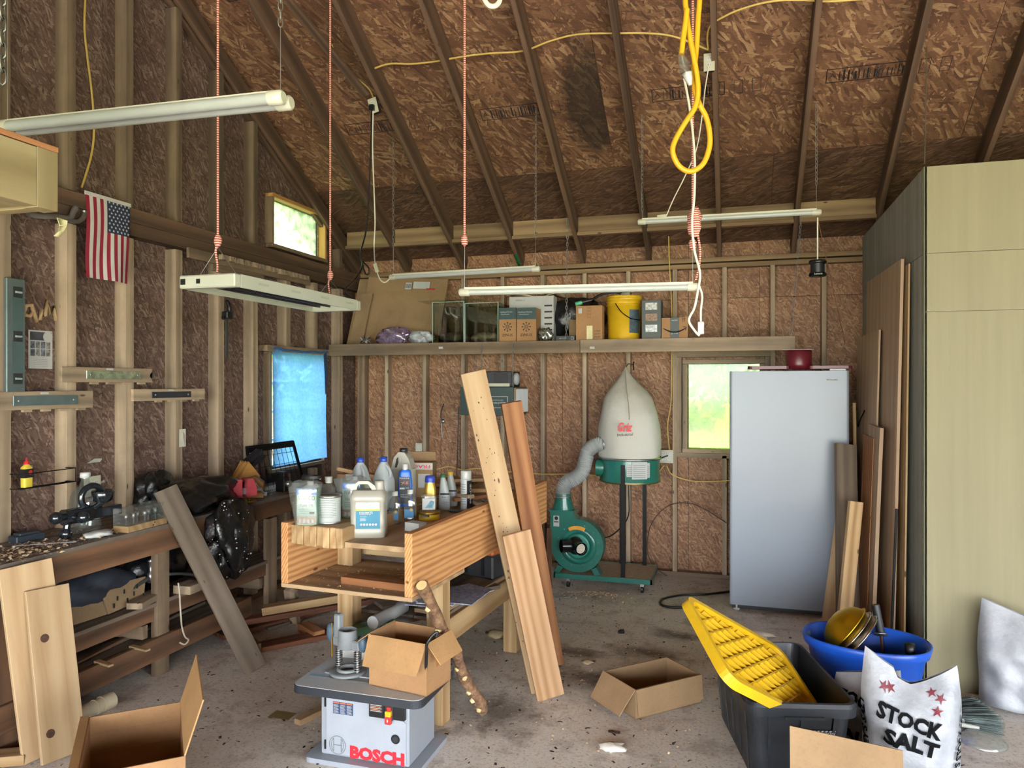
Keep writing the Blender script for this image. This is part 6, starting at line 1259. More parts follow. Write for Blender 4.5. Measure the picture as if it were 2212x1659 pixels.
t, w_, h_ = sbox('delivery_carton', 'small brown delivery carton with curved arrow print at the shelf end', 1429, 1486, 686, .16, M_['card']); Fm = front((w_ / 2, -.0005, 0)); decal('tape', -w_ * .17, w_ * .17, 0, h_, plain('dark tape', '#23302e', .4), t, Fm, .001)
mb = MB().tube([V((-.09 + .18 * k / 10, h_ * .5 - .032 * sin(pi * k / 10), .002)) for k in range(11)], [.003 + .004 * sin(pi * k / 10) for k in range(11)], 4); mb.tube([V((.066, h_ * .5 + .012, .002)), V((.092, h_ * .5 + .008, .002)), V((.086, h_ * .5 - .02, .002))], .003, 4); obj('arrow_mark', mb, M_['ink'], t, Fm)
lettering('prime', .03, plain('pale tape print', '#9fb4ae', .5, vary=0), t, Fm @ T(0, h_ * .26, .0014), width=.052, height=.022); lettering('market', .02, plain('pale tape print', '#9fb4ae', .5, vary=0), t, Fm @ T(0, h_ * .88, .0014), width=.05, height=.014)
for k in (0, 1): obj('up_arrow', MB().prism([(.062 + .016 * k, h_ * .8), (.066 + .016 * k, h_ * .8), (.066 + .016 * k, h_ * .92), (.071 + .016 * k, h_ * .92), (.064 + .016 * k, h_ * .98), (.057 + .016 * k, h_ * .92), (.062 + .016 * k, h_ * .92)], .0008, .0014), M_['ink'], t, Fm)
t = wthing('hose_nozzle', 'green tipped hose nozzle lying on the taped carton', 'nozzle', (sxp(1265), S1 + .05, SZ + .33)); a = aty(1243, 657, S1 + .06); b = aty(1278, 648, S1 + .1); obj('tip', MB().tube([a, a.lerp(b, .4)], .018, 12), plain('mint plastic', '#4fae8a', .4), t); obj('grip', MB().tube([a.lerp(b, .4), b], .016, 12), M_['black'], t); cable('hose', [b, b + V((.08, .05, .05)), b + V((.2, .1, .07)), b + V((.3, .12, .02))], .012, M_['black'], t)

# ------------------------------------------------------------------ air filter hung below the shelf
x0 = aty(994, 860, 5.98).x; x1 = aty(1110, 860, 5.98).x
af = wthing('air_filter_unit', 'dark green hanging air filter box with pleated end', 'air filter', (x0, 6.0, 1.42)); dg = plain('dark green sheet metal', '#1f3633', .4, vary=.08)
obj('housing', MB().box(x0, x1, 5.98, 6.38, 1.42, 1.665), dg, af, bevel=.004); Fm = front(((x0 + x1) / 2, 5.9795, 1.54))
obj('label_frame', MB().box(-.02, .19, -.055, -.051, .0004, .001).box(-.02, .19, .04, .044, .0004, .001).box(.186, .19, -.055, .044, .0004, .001), M_['paper'], af, Fm); lettering('AIR FILTRATION SYSTEM', .02, M_['paper'], af, Fm @ T(.06, -.012, .001), width=.22, height=.016, bold=.02); lettering('REMOTE CONTROLLED', .014, M_['paper'], af, Fm @ T(.06, .012, .001), width=.18, height=.01)
obj('filter_frame', MB().box(x1, x1 + .012, 5.99, 6.37, 1.435, 1.655), M_['card2'], af)
for k in range(14): obj('pleat', MB().prism([(0, 0), (.012, .006), (0, .012)], 0, .2, T(x1 + .012, 6.005 + .025 * k, 1.445) @ RZ(0)), M_['whitegrey'], af)
for (px, yy) in ((1040, 6.02), (1108, 6.02), (1013, 6.34), (1088, 6.34)):
    q = V((max(x0 + .02, min(x1 - .02, aty(px, 780, yy).x)), yy, 1.665)); c0 = chain('filter_chain', 'short chain hanging the air filter from the shelf', q, V((q.x, yy, SZ - .02)), .0035); c0['group'] = 'chains of the air filter'
t = wthing('utility_heater', 'dusty black heater with square grille sitting on the air filter', 'heater', ((x0 + x1) / 2, 6.1, 1.67)); xa = aty(1046, 820, 6.05).x; xb = aty(1106, 820, 6.05).x
obj('body', MB().box(xa, xb, 6.05, 6.3, 1.666, 1.80), M_['dark'], t, bevel=.008); obj('grille', MB().box(xa + .09, xb - .04, 6.042, 6.05, 1.70, 1.785), M_['black'], t); obj('lamp_edge', MB().box(xa + .0, xb - .02, 6.04, 6.05, 1.668, 1.695), M_['cream'], t); obj('fan_end', MB().lathe([(0, 0), (.05, .01), (.055, .03), (.04, .045), (0, .05)], 18, T(xb - .005, 6.12, 1.735) @ RY(90)), M_['whitegrey'], t)
# ------------------------------------------------------------------ beige closet built into the room, boards leaning on it
SXL, SYF, SZT = 1.012, 4.57, 2.895
def siding(name, c1, c2, streak):
    t = NT(name); v = t.coords(); mp = t.new('Mapping'); mp.inputs['Scale'].default_value = (14, .5, 1); t.link(v, mp.inputs[0]); n = t.noise(mp.outputs[0], 1.0, 5, .65); n2 = t.noise(v, 2.0, 5)
    c = t.ramp(n, [(.5 - .22, lin(c1)), (.5 + .22, lin(c2))]); c = t.mix(t.ramp(n2, [(.4, (0, 0, 0)), (.75, (streak,) * 3)]), c, lin('#6f7064')); t.link(c, t.b.inputs['Base Color']); t.b.inputs['Roughness'].default_value = .75
    mp2 = t.new('Mapping'); mp2.inputs['Scale'].default_value = (60, 6, 1); t.link(v, mp2.inputs[0]); t.bump(t.noise(mp2.outputs[0], 1.0, 4), .25, .004); return t.m
bei = siding('beige painted siding', '#7f785d', '#888165', .05); gry = siding('grey streaked siding', '#84847a', '#a5a497', .35)
closet = struct(obj('wall_closet', MB().box(SXL + .012, XR, SYF + .012, YBS - .003, 0, SZT - .012), M_['stud_dim']))
for z0, z1 in ((0, 2.088), (2.091, 2.412), (2.415, SZT)):
    for a, b in ((SXL, 2.23), (2.233, 3.45), (3.453, XR)): obj('siding_panel', MB().box(0, b - a, 0, z1 - z0, -.012, 0), bei, closet, front((a, SYF, z0)))
for z0, z1 in ((0, 2.412), (2.415, SZT)):
    for a, b in ((SYF, 5.78), (5.783, YBS - .003)):
        o = obj('siding_panel', MB().box(0, b - a, 0, z1 - z0, -.012, 0), gry, closet, axes((SXL, b, z0), (0, -1, 0), (0, 0, 1)))
        mb = MB()
        for k in range(int((b - a) / .1)): mb.box(.05 + .1 * k, .056 + .1 * k, 0, z1 - z0, -.001, .0006)
        obj('groove', mb, M_['greytxt'], o)
obj('corner_trim', MB().box(SXL - .004, SXL + .004, SYF - .004, SYF + .002, 0, SZT), plain('dark joint', '#54563f', .8), closet)

def slab(name, label, p0, p1, p2, t_, mat, cat='panel', edge=None):
    """panel: p0 bottom near corner, p1 bottom far corner, p2 top near corner"""
    p0 = V(p0); p1 = V(p1); p2 = V(p2); M = axes(p0, p2 - p0, p1 - p0); L = (p2 - p0).length; W_ = (p1 - p0).length
    return tag(obj(name, MB().box(0, L, 0, W_, 0, t_), mat, None, M, .001), label, cat)
slab('plywood_sheet', 'tall pale plywood sheet leaning on the grey closet side', (.930, 4.93, 0), (.930, 6.10, 0), (.978, 4.90, 2.44), .018, M_['plypale'])
slab('plywood_sheet', 'yellow edged sheet standing right against the grey closet side', (.968, 4.83, 0), (.968, 6.0, 0), (.996, 4.83, 2.40), .010, M_['pine2'])
slab('plywood_sheet', 'medium pale panel leaning in front of the tall plywood sheet', (.882, 5.38, 0), (.882, 6.25, 0), (.934, 5.38, 2.05), .012, M_['plypale'])
slab('plywood_sheet', 'thick layered plywood piece leaning before the tall sheet', (.845, 5.08, 0), (.845, 5.5, 0), (.895, 5.06, 1.415), .022, M_['plypale'])
slab('plywood_sheet', 'orange brown hardboard piece leaning behind the grey plank', (.82, 5.22, 0), (.82, 5.6, 0), (.868, 5.22, 1.34), .006, M_['cedar'])
brd('leaning_board', 'wide grey brown plank leaning between freezer and closet', (.715, 5.24, .01), (.745, 5.58, 1.27), .155, .03, M_['grey_wood'], V((.5, -1, .2)))
brd('leaning_board', 'pale two-by-four leaning in front of the freezer edge', (.655, 5.08, .01), (.755, 5.20, .93), .085, .038, M_['pine2'], V((.3, -1, .2)))
brd('leaning_board', 'second pale board leaning close behind the two-by-four', (.61, 5.44, .01), (.75, 5.62, .92), .08, .03, M_['pine'], V((-.4, -1, .2)))
brd('leaning_board', 'thin lath standing in the gap behind the grey brown plank', (.86, 5.80, .01), (.852, 5.95, 1.55), .022, .02, M_['pine2'], V((0, -1, 0)))
brd('leaning_board', 'dark rod leaning beside the thick layered plywood', (.895, 4.86, .01), (.925, 4.84, .95), .014, .014, M_['blackm'], V((0, -1, 0)))
tag(cable('bent_wire', [(.862, 5.9, 1.50), (.868, 5.88, 1.38), (.875, 5.85, 1.42), (.90, 5.8, 1.50)], .004, M_['blackm']), 'bent black wire poking up behind the leaning boards', 'wire')

# ------------------------------------------------------------------ hanging lights
tubem = plain('frosted light tube', '#a4a8a2', .3, vary=.03, spec=.5); capm = plain('off white end cap', '#bcbba8', .4, vary=.04)
def strip_light(name, label, p0, p1, double=False, seg=18):
    p0 = V(p0); p1 = V(p1); d = (p1 - p0).normalized(); s = d.cross(V((0, 0, 1))).normalized(); t = wthing(name, label, 'light', (p0 + p1) / 2)
    offs = (V((0, 0, 0)),) if not double else (s * -.026, s * .026)
    r_ = .0175 if not double else .021
    for o_ in offs: obj('tube', MB().tube([p0 + o_ + d * .04, p1 + o_ - d * .04], r_, seg), tubem, t)
    obj('backing', MB().bar(p0 + V((0, 0, .018)) + d * .03, p1 + V((0, 0, .018)) - d * .03, .03 if not double else .07, .012), capm, t)
    for a, b in ((p0, p0 + d * .055), (p1, p1 - d * .055)):
        for o_ in offs: obj('end_cap', MB().tube([a + o_, a.lerp(b, .12) + o_, b + o_], [r_ * .9, r_ * 1.22, r_ * 1.22], seg), capm, t)
    return t
def line(name, label, p0, p1, r, mat, cat='cord', sag=0): return tag(cable(name, [p0, (V(p0) + V(p1)) / 2 + V((0, 0, -sag)), p1], r, mat, None, 3), label, cat)
ropem = NT('red fleck rope'); cv = ropem.coords((1, 1, 1), rnd=False); wvv = ropem.new('TexWave', wave_type='BANDS', bands_direction='Z'); wvv.inputs['Scale'].default_value = 28; ropem.link(cv, wvv.inputs[0]); ropem.link(ropem.ramp(wvv.outputs['Fac'], [(.45, lin('#a8463a')), (.62, lin('#cf8d7c')), (.75, lin('#d9c3b4'))]), ropem.b.inputs['Base Color']); ropem.b.inputs['Roughness'].default_value = .8; M_['rope'] = ropem.m
def up(p): return V((p.x, p.y, raf(p.y) + .02))
# 1 double light
a = atd(8, 279, 2.86); b = atd(622, 217, 2.56); b.z = a.z = (a.z + b.z) / 2
strip_light('strip_light', 'twin tube white strip light hanging high beside the loft box', a, b, True)
q = b + V((-.03, 0, .02)); q2 = q + V((0, 0, .24)); line('hanger_wire', 'thin wire carrying the twin tube light', q, q2, .0015, M_['steel'], 'wire'); chain('light_chain', 'chain above the wire of the twin tube light', q2, up(q), .004)
q = a + V((.02, 0, .02)); line('hanger_wire', 'thin wire carrying the far end of the twin tube light', q, up(q), .0015, M_['steel'], 'wire')
# 2 grow light
gl = thing('grow_light', 'flat white grow light fixture hanging level on red ropes', 'light fixture', T(-2.355, 3.475, 2.14)); wf = plain('white enamel sheet', '#b7baaa', .35, vary=.03)
W2, L2, H2 = .155, .60, .062
obj('side', MB().box(-W2, -W2 + .006, -L2 + .05, L2 - .05, 0, H2 - .004), wf, gl); obj('side', MB().box(W2 - .006, W2, -L2 + .05, L2 - .05, 0, H2 - .004), wf, gl); obj('end_panel', MB().box(-W2, W2, -L2, -L2 + .05, 0, H2), wf, gl, bevel=.006); obj('end_panel', MB().box(-W2, W2, L2 - .05, L2, 0, H2), wf, gl, bevel=.006)
obj('top_panel', MB().box(-W2, W2, -L2 + .05, L2 - .05, H2 - .004, H2), wf, gl); obj('reflector', MB().box(-W2 + .006, W2 - .006, -L2 + .05, L2 - .05, H2 - .012, H2 - .006), plain('mirror aluminium', '#c9ccd0', .12, 1.0, vary=.02), gl)
for k in range(4): obj('tube', MB().tube([(-.105 + .07 * k, -L2 + .05, .03), (-.105 + .07 * k, L2 - .05, .03)], .008, 10), plain('dark lamp glass', '#2b2733', .2, vary=.05), gl)
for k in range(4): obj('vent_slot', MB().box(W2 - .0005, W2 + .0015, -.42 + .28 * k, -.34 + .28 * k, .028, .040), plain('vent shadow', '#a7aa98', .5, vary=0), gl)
obj('socket', MB().box(-.145, -.118, -L2 - .002, -L2, .018, .045), M_['black'], gl); obj('rocker_switch', MB().box(-.055, -.035, -L2 - .003, -L2, .02, .042), M_['black'], gl)
for (yy, lab, px0, py0, nm) in ((-.52, 'red rope holding the near end of the grow light', 0, 0, 0), (.5, 'red rope holding the far end of the grow light', 0, 0, 1)):
    c_ = V((-2.355, 3.475 + yy, 2.14 + H2)); kn = c_ + V((0, 0, .14 if nm == 0 else .12)); t = wthing('hanger_rope', lab, 'rope', kn)
    for s in (-1, 1): obj('bridle_wire', MB().tube([c_ + V((s * .11, 0, 0)), kn], .0015, 5), M_['steel'], t)
    obj('rope', MB().tube([kn, V((kn.x, kn.y, raf(kn.y)))], .0055, 7), M_['rope'], t); obj('knot', lump('k', kn + V((0, 0, .03)), .018, .018, .03, None, .2, 14, 71), M_['rope'], t); cable('loose_end', [kn + V((0, 0, .03)), kn + V((-.012, 0, -.02)), kn + V((-.01, .01, -.08)), kn + V((-.004, .0, -.12))], .0055, M_['rope'], t)
# 3,4,5 single tubes
def lamp(label, pa, pb, za, zb):
    a = atd(*pa, za); b = atd(*pb, zb); a.z = b.z = (a.z + b.z) / 2; strip_light('strip_light', label, a, b); return a, b
a3, b3 = lamp('single tube strip light hanging above the flattened carton', (842, 599), (1166, 581), 5.74, 5.30)
a4, b4 = lamp('single tube strip light hanging lowest in front of the high shelf', (992, 631), (1510, 620), 3.84, 3.62)
a5, b5 = lamp('single tube strip light hanging highest near the closet', (1378, 479), (1774, 459), 5.235, 4.925)
def hang(label, p, h1, rope=None, ropelabel=None):
    q = V((p.x, p.y, p.z + .02)); k = q + V((0, 0, h1)); line('hanger_wire', label + ' wire', q, k, .0015, M_['steel'], 'wire')
    if rope == 'rope':
        t = wthing('hanger_rope', ropelabel, 'rope', k); obj('rope', MB().tube([k, up(k)], .006, 7), M_['rope'], t); obj('knot', lump('k', k + V((0, 0, .03)), .018, .018, .03, None, .25, 14, 72), M_['rope'], t)
    elif rope == 'chain': chain('light_chain', ropelabel, k, up(k), .0035)
hang('thin steel hanging the carton end of the light above the shelf', a3 + V((.03, 0, 0)), .22, 'chain', 'chain rising from the light end above the flattened carton')
hang('thin steel hanging the inner end of the light above the shelf', b3 - V((.03, 0, 0)), .22, 'chain', 'chain rising from the inner end of the light above the shelf')
hang('thin steel hanging the bench end of the lowest light', a4 + V((.03, 0, 0)), .22, 'rope', 'long red rope rising from the bench end of the lowest light')
hang('thin steel hanging the socket end of the lowest light', b4 - V((.03, 0, 0)), .16, 'rope', 'long red rope rising beside the yellow extension cord')
hang('thin steel hanging the near end of the highest light', a5 + V((.03, 0, 0)), .06, 'chain', 'chain on the rafter above the highest light')
hang('thin steel hanging the closet end of the highest light', b5 - V((.03, 0, 0)), .16, 'chain', 'chain rising from the closet end of the highest light')
k = b4 + V((-.03, 0, .22)); tag(obj('rope_bundle', lump('k', k + V((.01, 0, .10)), .03, .022, .075, None, .35, 20, 73), M_['rope']), 'bundled red rope knot above the socket end of the lowest light', 'rope')
tag(cable('rope_tail', [k + V((.02, 0, .06)), k + V((.035, 0, -.04)), k + V((.03, 0, -.12)), k + V((.015, 0, -.19))], .006, M_['rope']), 'red rope tail dangling to the lowest light cap', 'rope')
wc = plain('white cord', '#d8d6c4', .4, vary=.03)
p = atd(1505, 560, 3.6)
t = wthing('lighting_cable', 'white cord with inline switch drooping from the lowest light', 'cord', atd(1512, 700, 3.6)); Z = 3.6
cable('cord', [atd(x, y, Z) for x, y in ((1478, 170), (1490, 235), (1500, 330), (1500, 420), (1495, 480), (1500, 540), (1512, 590), (1508, 625), (1500, 665), (1488, 692), (1502, 716), (1511, 725))], .0065, wc, t); cable('cord', [atd(x, y, Z) for x, y in ((1511, 618), (1517, 640), (1514, 670), (1514, 698))], .0055, wc, t); obj('inline_switch', MB().bar(atd(1514, 695, Z), atd(1514, 722, Z), .022, .03, V((1, 0, 0))), M_['whitepl'], t, bevel=.004)
# yellow extension cord
t = wthing('extension_cord', 'thick yellow extension cord hanging in a loop from the roof', 'cord', atd(1495, 370, 3.35)); Z = 3.35
yc = plain('yellow rubber cord', '#dba820', .45, vary=.05)
cable('cord', [up(atd(1479, 0, Z)), atd(1480, -60, Z)] + [atd(x, y, Z) for x, y in ((1482, 20), (1490, 80), (1500, 130), (1508, 190), (1502, 230), (1480, 265), (1460, 300), (1453, 325), (1462, 352), (1480, 368), (1500, 368), (1520, 352), (1532, 320), (1533, 290), (1526, 255), (1512, 228))], .0125, yc, t, 6, 10)
cable('cord', [atd(x, y, Z + .03) for x, y in ((1512, 228), (1502, 200), (1498, 160), (1504, 110), (1508, 40), (1512, -60))] + [up(atd(1513, -60, Z))], .0125, yc, t, 6, 10)
cable('cord', [atd(x, y, Z - .03) for x, y in ((1484, 20), (1480, 55), (1475, 90), (1472, 118))], .0125, yc, t, 6, 10)
obj('socket', MB().tube([atd(1471, 116, Z - .03), atd(1474, 132, Z - .03), atd(1480, 150, Z - .03), atd(1485, 160, Z - .03)], [.014, .02, .024, .022], 12), M_['clearplastic'], t); obj('plug', MB().tube([atd(1484, 158, Z - .03), atd(1488, 172, Z - .03), atd(1491, 184, Z - .03)], [.022, .017, .008], 12), M_['whitepl'], t)
# ceiling cables and outlets on rafters
def rcable(label, pix, r=.0065, off=.10): 
    pts = []
    for px, py in pix:
        d = ray(px, py); # meet the plane a little below the deck
        tt_ = (deck(0) - off + 0) if False else None
        z0_ = RAFZ + DECK - off + PITCH * YBS; k_ = (z0_ - EYE.z) / (d.z + PITCH * d.y); pts.append(EYE + d * k_)
    return tag(cable('roof_cable', pts, r, rom), label, 'cable')
rcable('yellow cable threaded through the rafters above the shelf', [(798, 152), (840, 138), (890, 138), (945, 132), (1000, 122), (1060, 115), (1130, 110), (1190, 88), (1250, 74), (1330, 72), (1400, 72), (1460, 80), (1530, 108)])
rcable('yellow cable curving from the rafter outlet along the roof top', [(1530, 106), (1528, 80), (1535, 55), (1560, 38), (1600, 20), (1660, 4), (1720, 0), (1790, 3), (1870, -2)])
rcable('short cable drooping to the outlet near the gable', [(717, 97), (725, 125), (760, 160), (795, 190), (806, 210)])
rcable('grey cable down the upper gable studs', [(85, -10), (92, 20), (78, 60), (86, 120), (80, 180), (72, 262)], .008, .9)
def rpoint(px, py, off): d = ray(px, py); z0_ = RAFZ + DECK - off + PITCH * YBS; return EYE + d * ((z0_ - EYE.z) / (d.z + PITCH * d.y))
p = rpoint(806, 228, .19); o1 = outlet('rafter_outlet', 'cream outlet fixed to the rafter above the black cord', front(p) @ RZ(14)); p2_ = rpoint(1532, 134, .19); outlet('rafter_outlet', 'cream outlet fixed to the rafter behind the yellow cord', front(p2_))
a = p + V((0, -.03, -.02))
t = wthing('lamp_cable', 'black and white cord looping down to the grow light', 'cord', a); cable('cord', [a, V((a.x, a.y, a.z - .25)), aty(793, 480, a.y), aty(779, 545, a.y - .1), aty(783, 572, a.y - .2), atd(770, 600, 4.9), atd(745, 630, 4.6), V((-2.22, 4.05, 2.20))], .006, M_['black'], t); cable('loop', [aty(783, 565, a.y - .2), aty(796, 578, a.y - .2), aty(797, 590, a.y - .2), aty(790, 592, a.y - .2), aty(783, 572, a.y - .2)], .006, M_['black'], t)
obj('plug', MB().box(-.016, .016, -.02, .02, 0, .03), M_['black'], t, front(p + V((0, -.004, -.022))))
t = wthing('lighting_cable', 'white cord with inline switch reaching the light above the carton', 'cord', a3); cable('cord', [aty(806, 240, a.y), aty(805, 330, a.y), aty(810, 470, a.y), aty(808, 530, a.y - .05), aty(810, 568, 5.3), aty(816, 592, 5.25), aty(823, 606, 5.22), aty(832, 610, 5.22), a3 + V((.0, 0, -.01))], .005, wc, t); obj('inline_switch', MB().bar(aty(810, 570, 5.29), aty(815, 587, 5.26), .02, .03, V((1, 0, 0))), M_['cream'], t, bevel=.004)
t = wthing('lighting_cable', 'thin white cord falling from the rafter outlet to the highest light', 'cord', a5); cable('cord', [p2_ + V((0, -.02, -.02)), aty(1522, 200, 5.0), aty(1518, 240, 5.1), aty(1505, 320, 5.2), aty(1480, 380, 5.25), aty(1455, 430, 5.27), aty(1440, 465, 5.27)], .004, wc, t); obj('plug', MB().bar(aty(1440, 468, 5.27), aty(1420, 470, 5.27), .025, .03, V((0, 0, 1))), M_['cream'], t)
# black pulley weight under the closet-end light
t = wthing('air_hose_reel', 'small black spool hanging on a white cord near the closet', 'spool', atd(1766, 580, 4.95)); c_ = atd(1766, 580, 4.95)
obj('core', MB().lathe([(.045, -.045), (.045, .045)], 20, T(*c_)), M_['black'], t)
for s in (-1, 1): obj('flange', MB().lathe([(0, -.012), (.052, -.012), (.058, 0), (.052, .012), (0, .012)], 24, T(c_.x, c_.y, c_.z + s * .042)), bl_, t)
obj('cord', MB().tube([c_ + V((0, 0, .05)), atd(1766, 470, 4.95)], .005, 6), wc, t); lettering('Lumetix', .02, M_['paper'], t, front((c_.x, c_.y - .06, c_.z - .042)) @ RZ(0), width=.05, height=.014)
line('pull_string', 'thin brown string hanging beside the black spool', atd(1768, 480, 4.95), aty(1825, 740, 6.3), .0025, plain('brown string', '#8a5a48', .8), 'string')
q = rpoint(2002, 100, .2); line('pull_string', 'thin chain hanging before the closet roof line', q, V((1.02, 4.6, 2.92)), .003, M_['chain'], 'chain')
for i, (px, py, qx, qy) in enumerate(((1062, 415, 1120, 575), (1212, 405, 1222, 440))):
    a = aty(px, py, 6.2 if i else 6.1); b = aty(qx, qy, 6.55 if i == 0 else 6.2); tag(obj('green_tape', MB().sheet([[a + V((.0, -.004, 0)), a + V((.03, -.004, 0))], [a.lerp(b, .5) + V((.004, -.004, 0)), a.lerp(b, .5) + V((.032, -.004, 0))], [b + V((0, -.004, 0)), b + V((.028, -.004, 0))]], .002), plain('green plastic tape', '#1f7a45', .5)), ('long strip of green tape hanging along a rafter', 'short strip of green tape on the next rafter')[i], 'tape')
t = tag(cable('white_hose', [up(atd(1034, -20, 3.3)), atd(1034, -120, 3.3), atd(1036, -50, 3.3), atd(1040, -20, 3.3), atd(1052, 8, 3.3), atd(1066, 14, 3.3), atd(1078, 5, 3.3), atd(1084, -20, 3.3), atd(1088, -50, 3.3), atd(1090, -120, 3.3), up(atd(1090, -20, 3.3))], .012, wc), 'white cord loop dipping in at the top of the view', 'cord')
# diagonal brace near the gable
q0 = rpoint(618, -5, .24); q1 = rpoint(790, 205, .22); brd('roof_brace', 'diagonal timber brace nailed under the rafters near the gable', q0, q1, .06, .03, M_['rafter'], V((0, .5, 1)), 'timber')

XW = XLS + .003
def wl(px, py, x=XW): return atx(px, py, x)
# ------------------------------------------------------------------ loft box near the camera
lo = wthing('overhead_shelf', 'pale timber overhead shelf end reaching in from the edge', 'shelf', (-2.2, 1.5, 2.15)); 
xr = -1.865; y0 = 1.56
bxm = wood('greenish pale pine', '#9a8c66', '#7d6e4c', ring=4, knots=.15)
Lq = [(-3.0, 1.43)]
board('front_rail', (-1.78, .0, 2.238), (-1.78, 1.498, 2.238), .04, .155, bxm, lo); board('end_block', (-1.785, 1.53, 2.158), (-1.785, 1.53, 2.318), .05, .062, bxm, lo, V((0, 1, 0)))
board('end_rail', (-2.5, 1.54, 2.24), (-1.812, 1.54, 2.24), .04, .155, bxm, lo)
board('deck', (-1.81, .0, 2.326), (-1.81, 1.563, 2.326), .10, .015, M_['cedar'], lo); board('deck', (-2.18, .0, 2.326), (-2.18, 1.563, 2.326), .63, .015, M_['cedar'], lo); board('soffit', (-2.15, .0, 2.17), (-2.15, 1.50, 2.17), .68, .012, bxm, lo)
t = wthing('steel_hook', 'steel hook with a torn yellow paper tag under the overhead shelf', 'hook', wl(120, 470)); cable('hook', [wl(x, y, XW + .05) for x, y in ((60, 460), (80, 466), (120, 468), (150, 470), (158, 458), (164, 448))], .016, M_['steel'], t); cable('hook', [wl(x, y, XW + .02) for x, y in ((120, 468), (160, 478), (176, 474), (182, 462), (182, 455))], .015, M_['steel'], t)
obj('paper_tag', MB().sheet([[wl(122, 470, XW + .07), wl(147, 476, XW + .07)], [wl(128, 487, XW + .07), wl(146, 486, XW + .08)], [wl(126, 500, XW + .07), wl(138, 500, XW + .09)], [wl(115, 510, XW + .08), wl(128, 512, XW + .08)]], .001), plain('yellowed paper', '#d9d3a0', .7), t)
chain('edge_chain', 'grey chain hanging at the very edge of the view', atd(6, 180, 2.86), up(atd(5, -40, 2.86)), .009, None, .05)

# ------------------------------------------------------------------ things on the gable wall
# flag
fp = [wl(184, 417, XW + .02), wl(281, 445, XW + .02)]; fl_ = wthing('small_flag', 'small striped flag with starred canton hung vertically on the gable wall', 'flag', fp[0])
fy0, fy1 = fp[0].y, fp[1].y; fz1 = (fp[0].z + fp[1].z) / 2 - .005; fz0 = wl(225, 605, XW + .02).z; fw_ = fy1 - fy0; fh = fz1 - fz0
def fpos(u, v): return V((XW + .022 + .008 * sin(9 * u + 2 * v) * v + .012 * v * sin(3 * u), fy0 + fw_ * (u + .02 * sin(6 * v) * (1 - u)) * (1 - .06 * v * u), fz1 - fh * v))
redf = plain('red flag cloth', '#8e1f34', .8, vary=.08); whf = plain('white flag cloth', '#c3bfb8', .8, vary=.06); blf = plain('navy flag cloth', '#22304a', .8, vary=.08)
obj('header', MB().box(0, .006, fy0 - .003 - fy0, fw_ + .004, 0, .022), whf, fl_, T(XW + .018, fy0, fz1 - .003))
for k in range(13):
    u0, u1 = k / 13, (k + 1) / 13; v0 = .40 if k >= 6 else 0
    obj('stripe', MB().sheet([[fpos(u0 + (u1 - u0) * i / 2, v0 + (1 - v0) * j / 10) for i in range(3)] for j in range(11)]), redf if k % 2 == 0 else whf, fl_)
obj('canton', MB().sheet([[fpos(6 / 13 + 7 / 13 * i / 6, .40 * j / 6) for i in range(7)] for j in range(7)]), blf, fl_)
mb = MB()
for r_ in range(9):
    for c_ in range(6 if r_ % 2 == 0 else 5):
        u = 6 / 13 + 7 / 13 * ((c_ + (.5 if r_ % 2 == 0 else 1.0)) / 6); v = .40 * (r_ + .5) / 9.2; ctr = fpos(u, v) + V((.003, 0, 0))
        mb.add([ctr + V((0, (.009 if i % 2 == 0 else .004) * sin(2 * pi * i / 10), (.009 if i % 2 == 0 else .004) * cos(2 * pi * i / 10))) for i in range(10)], [tuple(range(10))])
obj('stars', mb, whf, fl_)
# level
a = wl(28, 602); b = wl(28, 850); lv = wthing('spirit_level', 'long grey green spirit level standing upright on the gable wall', 'level', b); lm = plain('grey green aluminium', '#616d6c', .4, .3); hy = .052
obj('body', MB().box(XW, XW + .022, a.y - hy, a.y + hy, b.z, a.z), lm, lv, bevel=.003)
for py in (632, 727, 818): q = wl(33, py); obj('vial_window', MB().box(XW + .021, XW + .024, q.y - .030, q.y + .022, q.z - .028, q.z + .028), M_['dark'], lv); obj('vial', MB().tube([V((XW + .026, q.y - .02, q.z)), V((XW + .026, q.y + .015, q.z))], .006, 8), plain('vial green', '#8fa39a', .3), lv)
for py in (680, 772): q = wl(33, py); obj('recess', MB().box(XW + .0212, XW + .0226, q.y - .035, q.y + .03, q.z - .09, q.z + .09), plain('level shade', '#465857', .5), lv)
# wooden letters
def script(pts, r, par, M): obj('letter_stroke', MB().tube([V((x, y, 0)) for x, y in pts], r, 8), M_['pine'], par, M)
q = wl(50, 690, XL + .012); t = thing('wooden_letters', 'small cut-out wooden script letters fixed upside down on the strand board', 'letters', fromleft(q)); 
s_ = 1.0 / 1590 * 4.0 * 1.25
def pxy(L): return [((x - 50) * s_, (690 - y) * s_ * .8) for x, y in L]
script(pxy([(48, 685), (55, 660), (66, 657), (70, 670), (62, 682), (52, 680)]), .011, t, Matrix.Identity(4)); script(pxy([(66, 660), (72, 680), (76, 692), (82, 688), (86, 664), (92, 678)]), .011, t, Matrix.Identity(4)); script(pxy([(92, 678), (96, 645), (102, 672), (108, 655), (114, 686)]), .011, t, Matrix.Identity(4)); script(pxy([(48, 685), (48, 720), (46, 735)]), .006, t, Matrix.Identity(4))
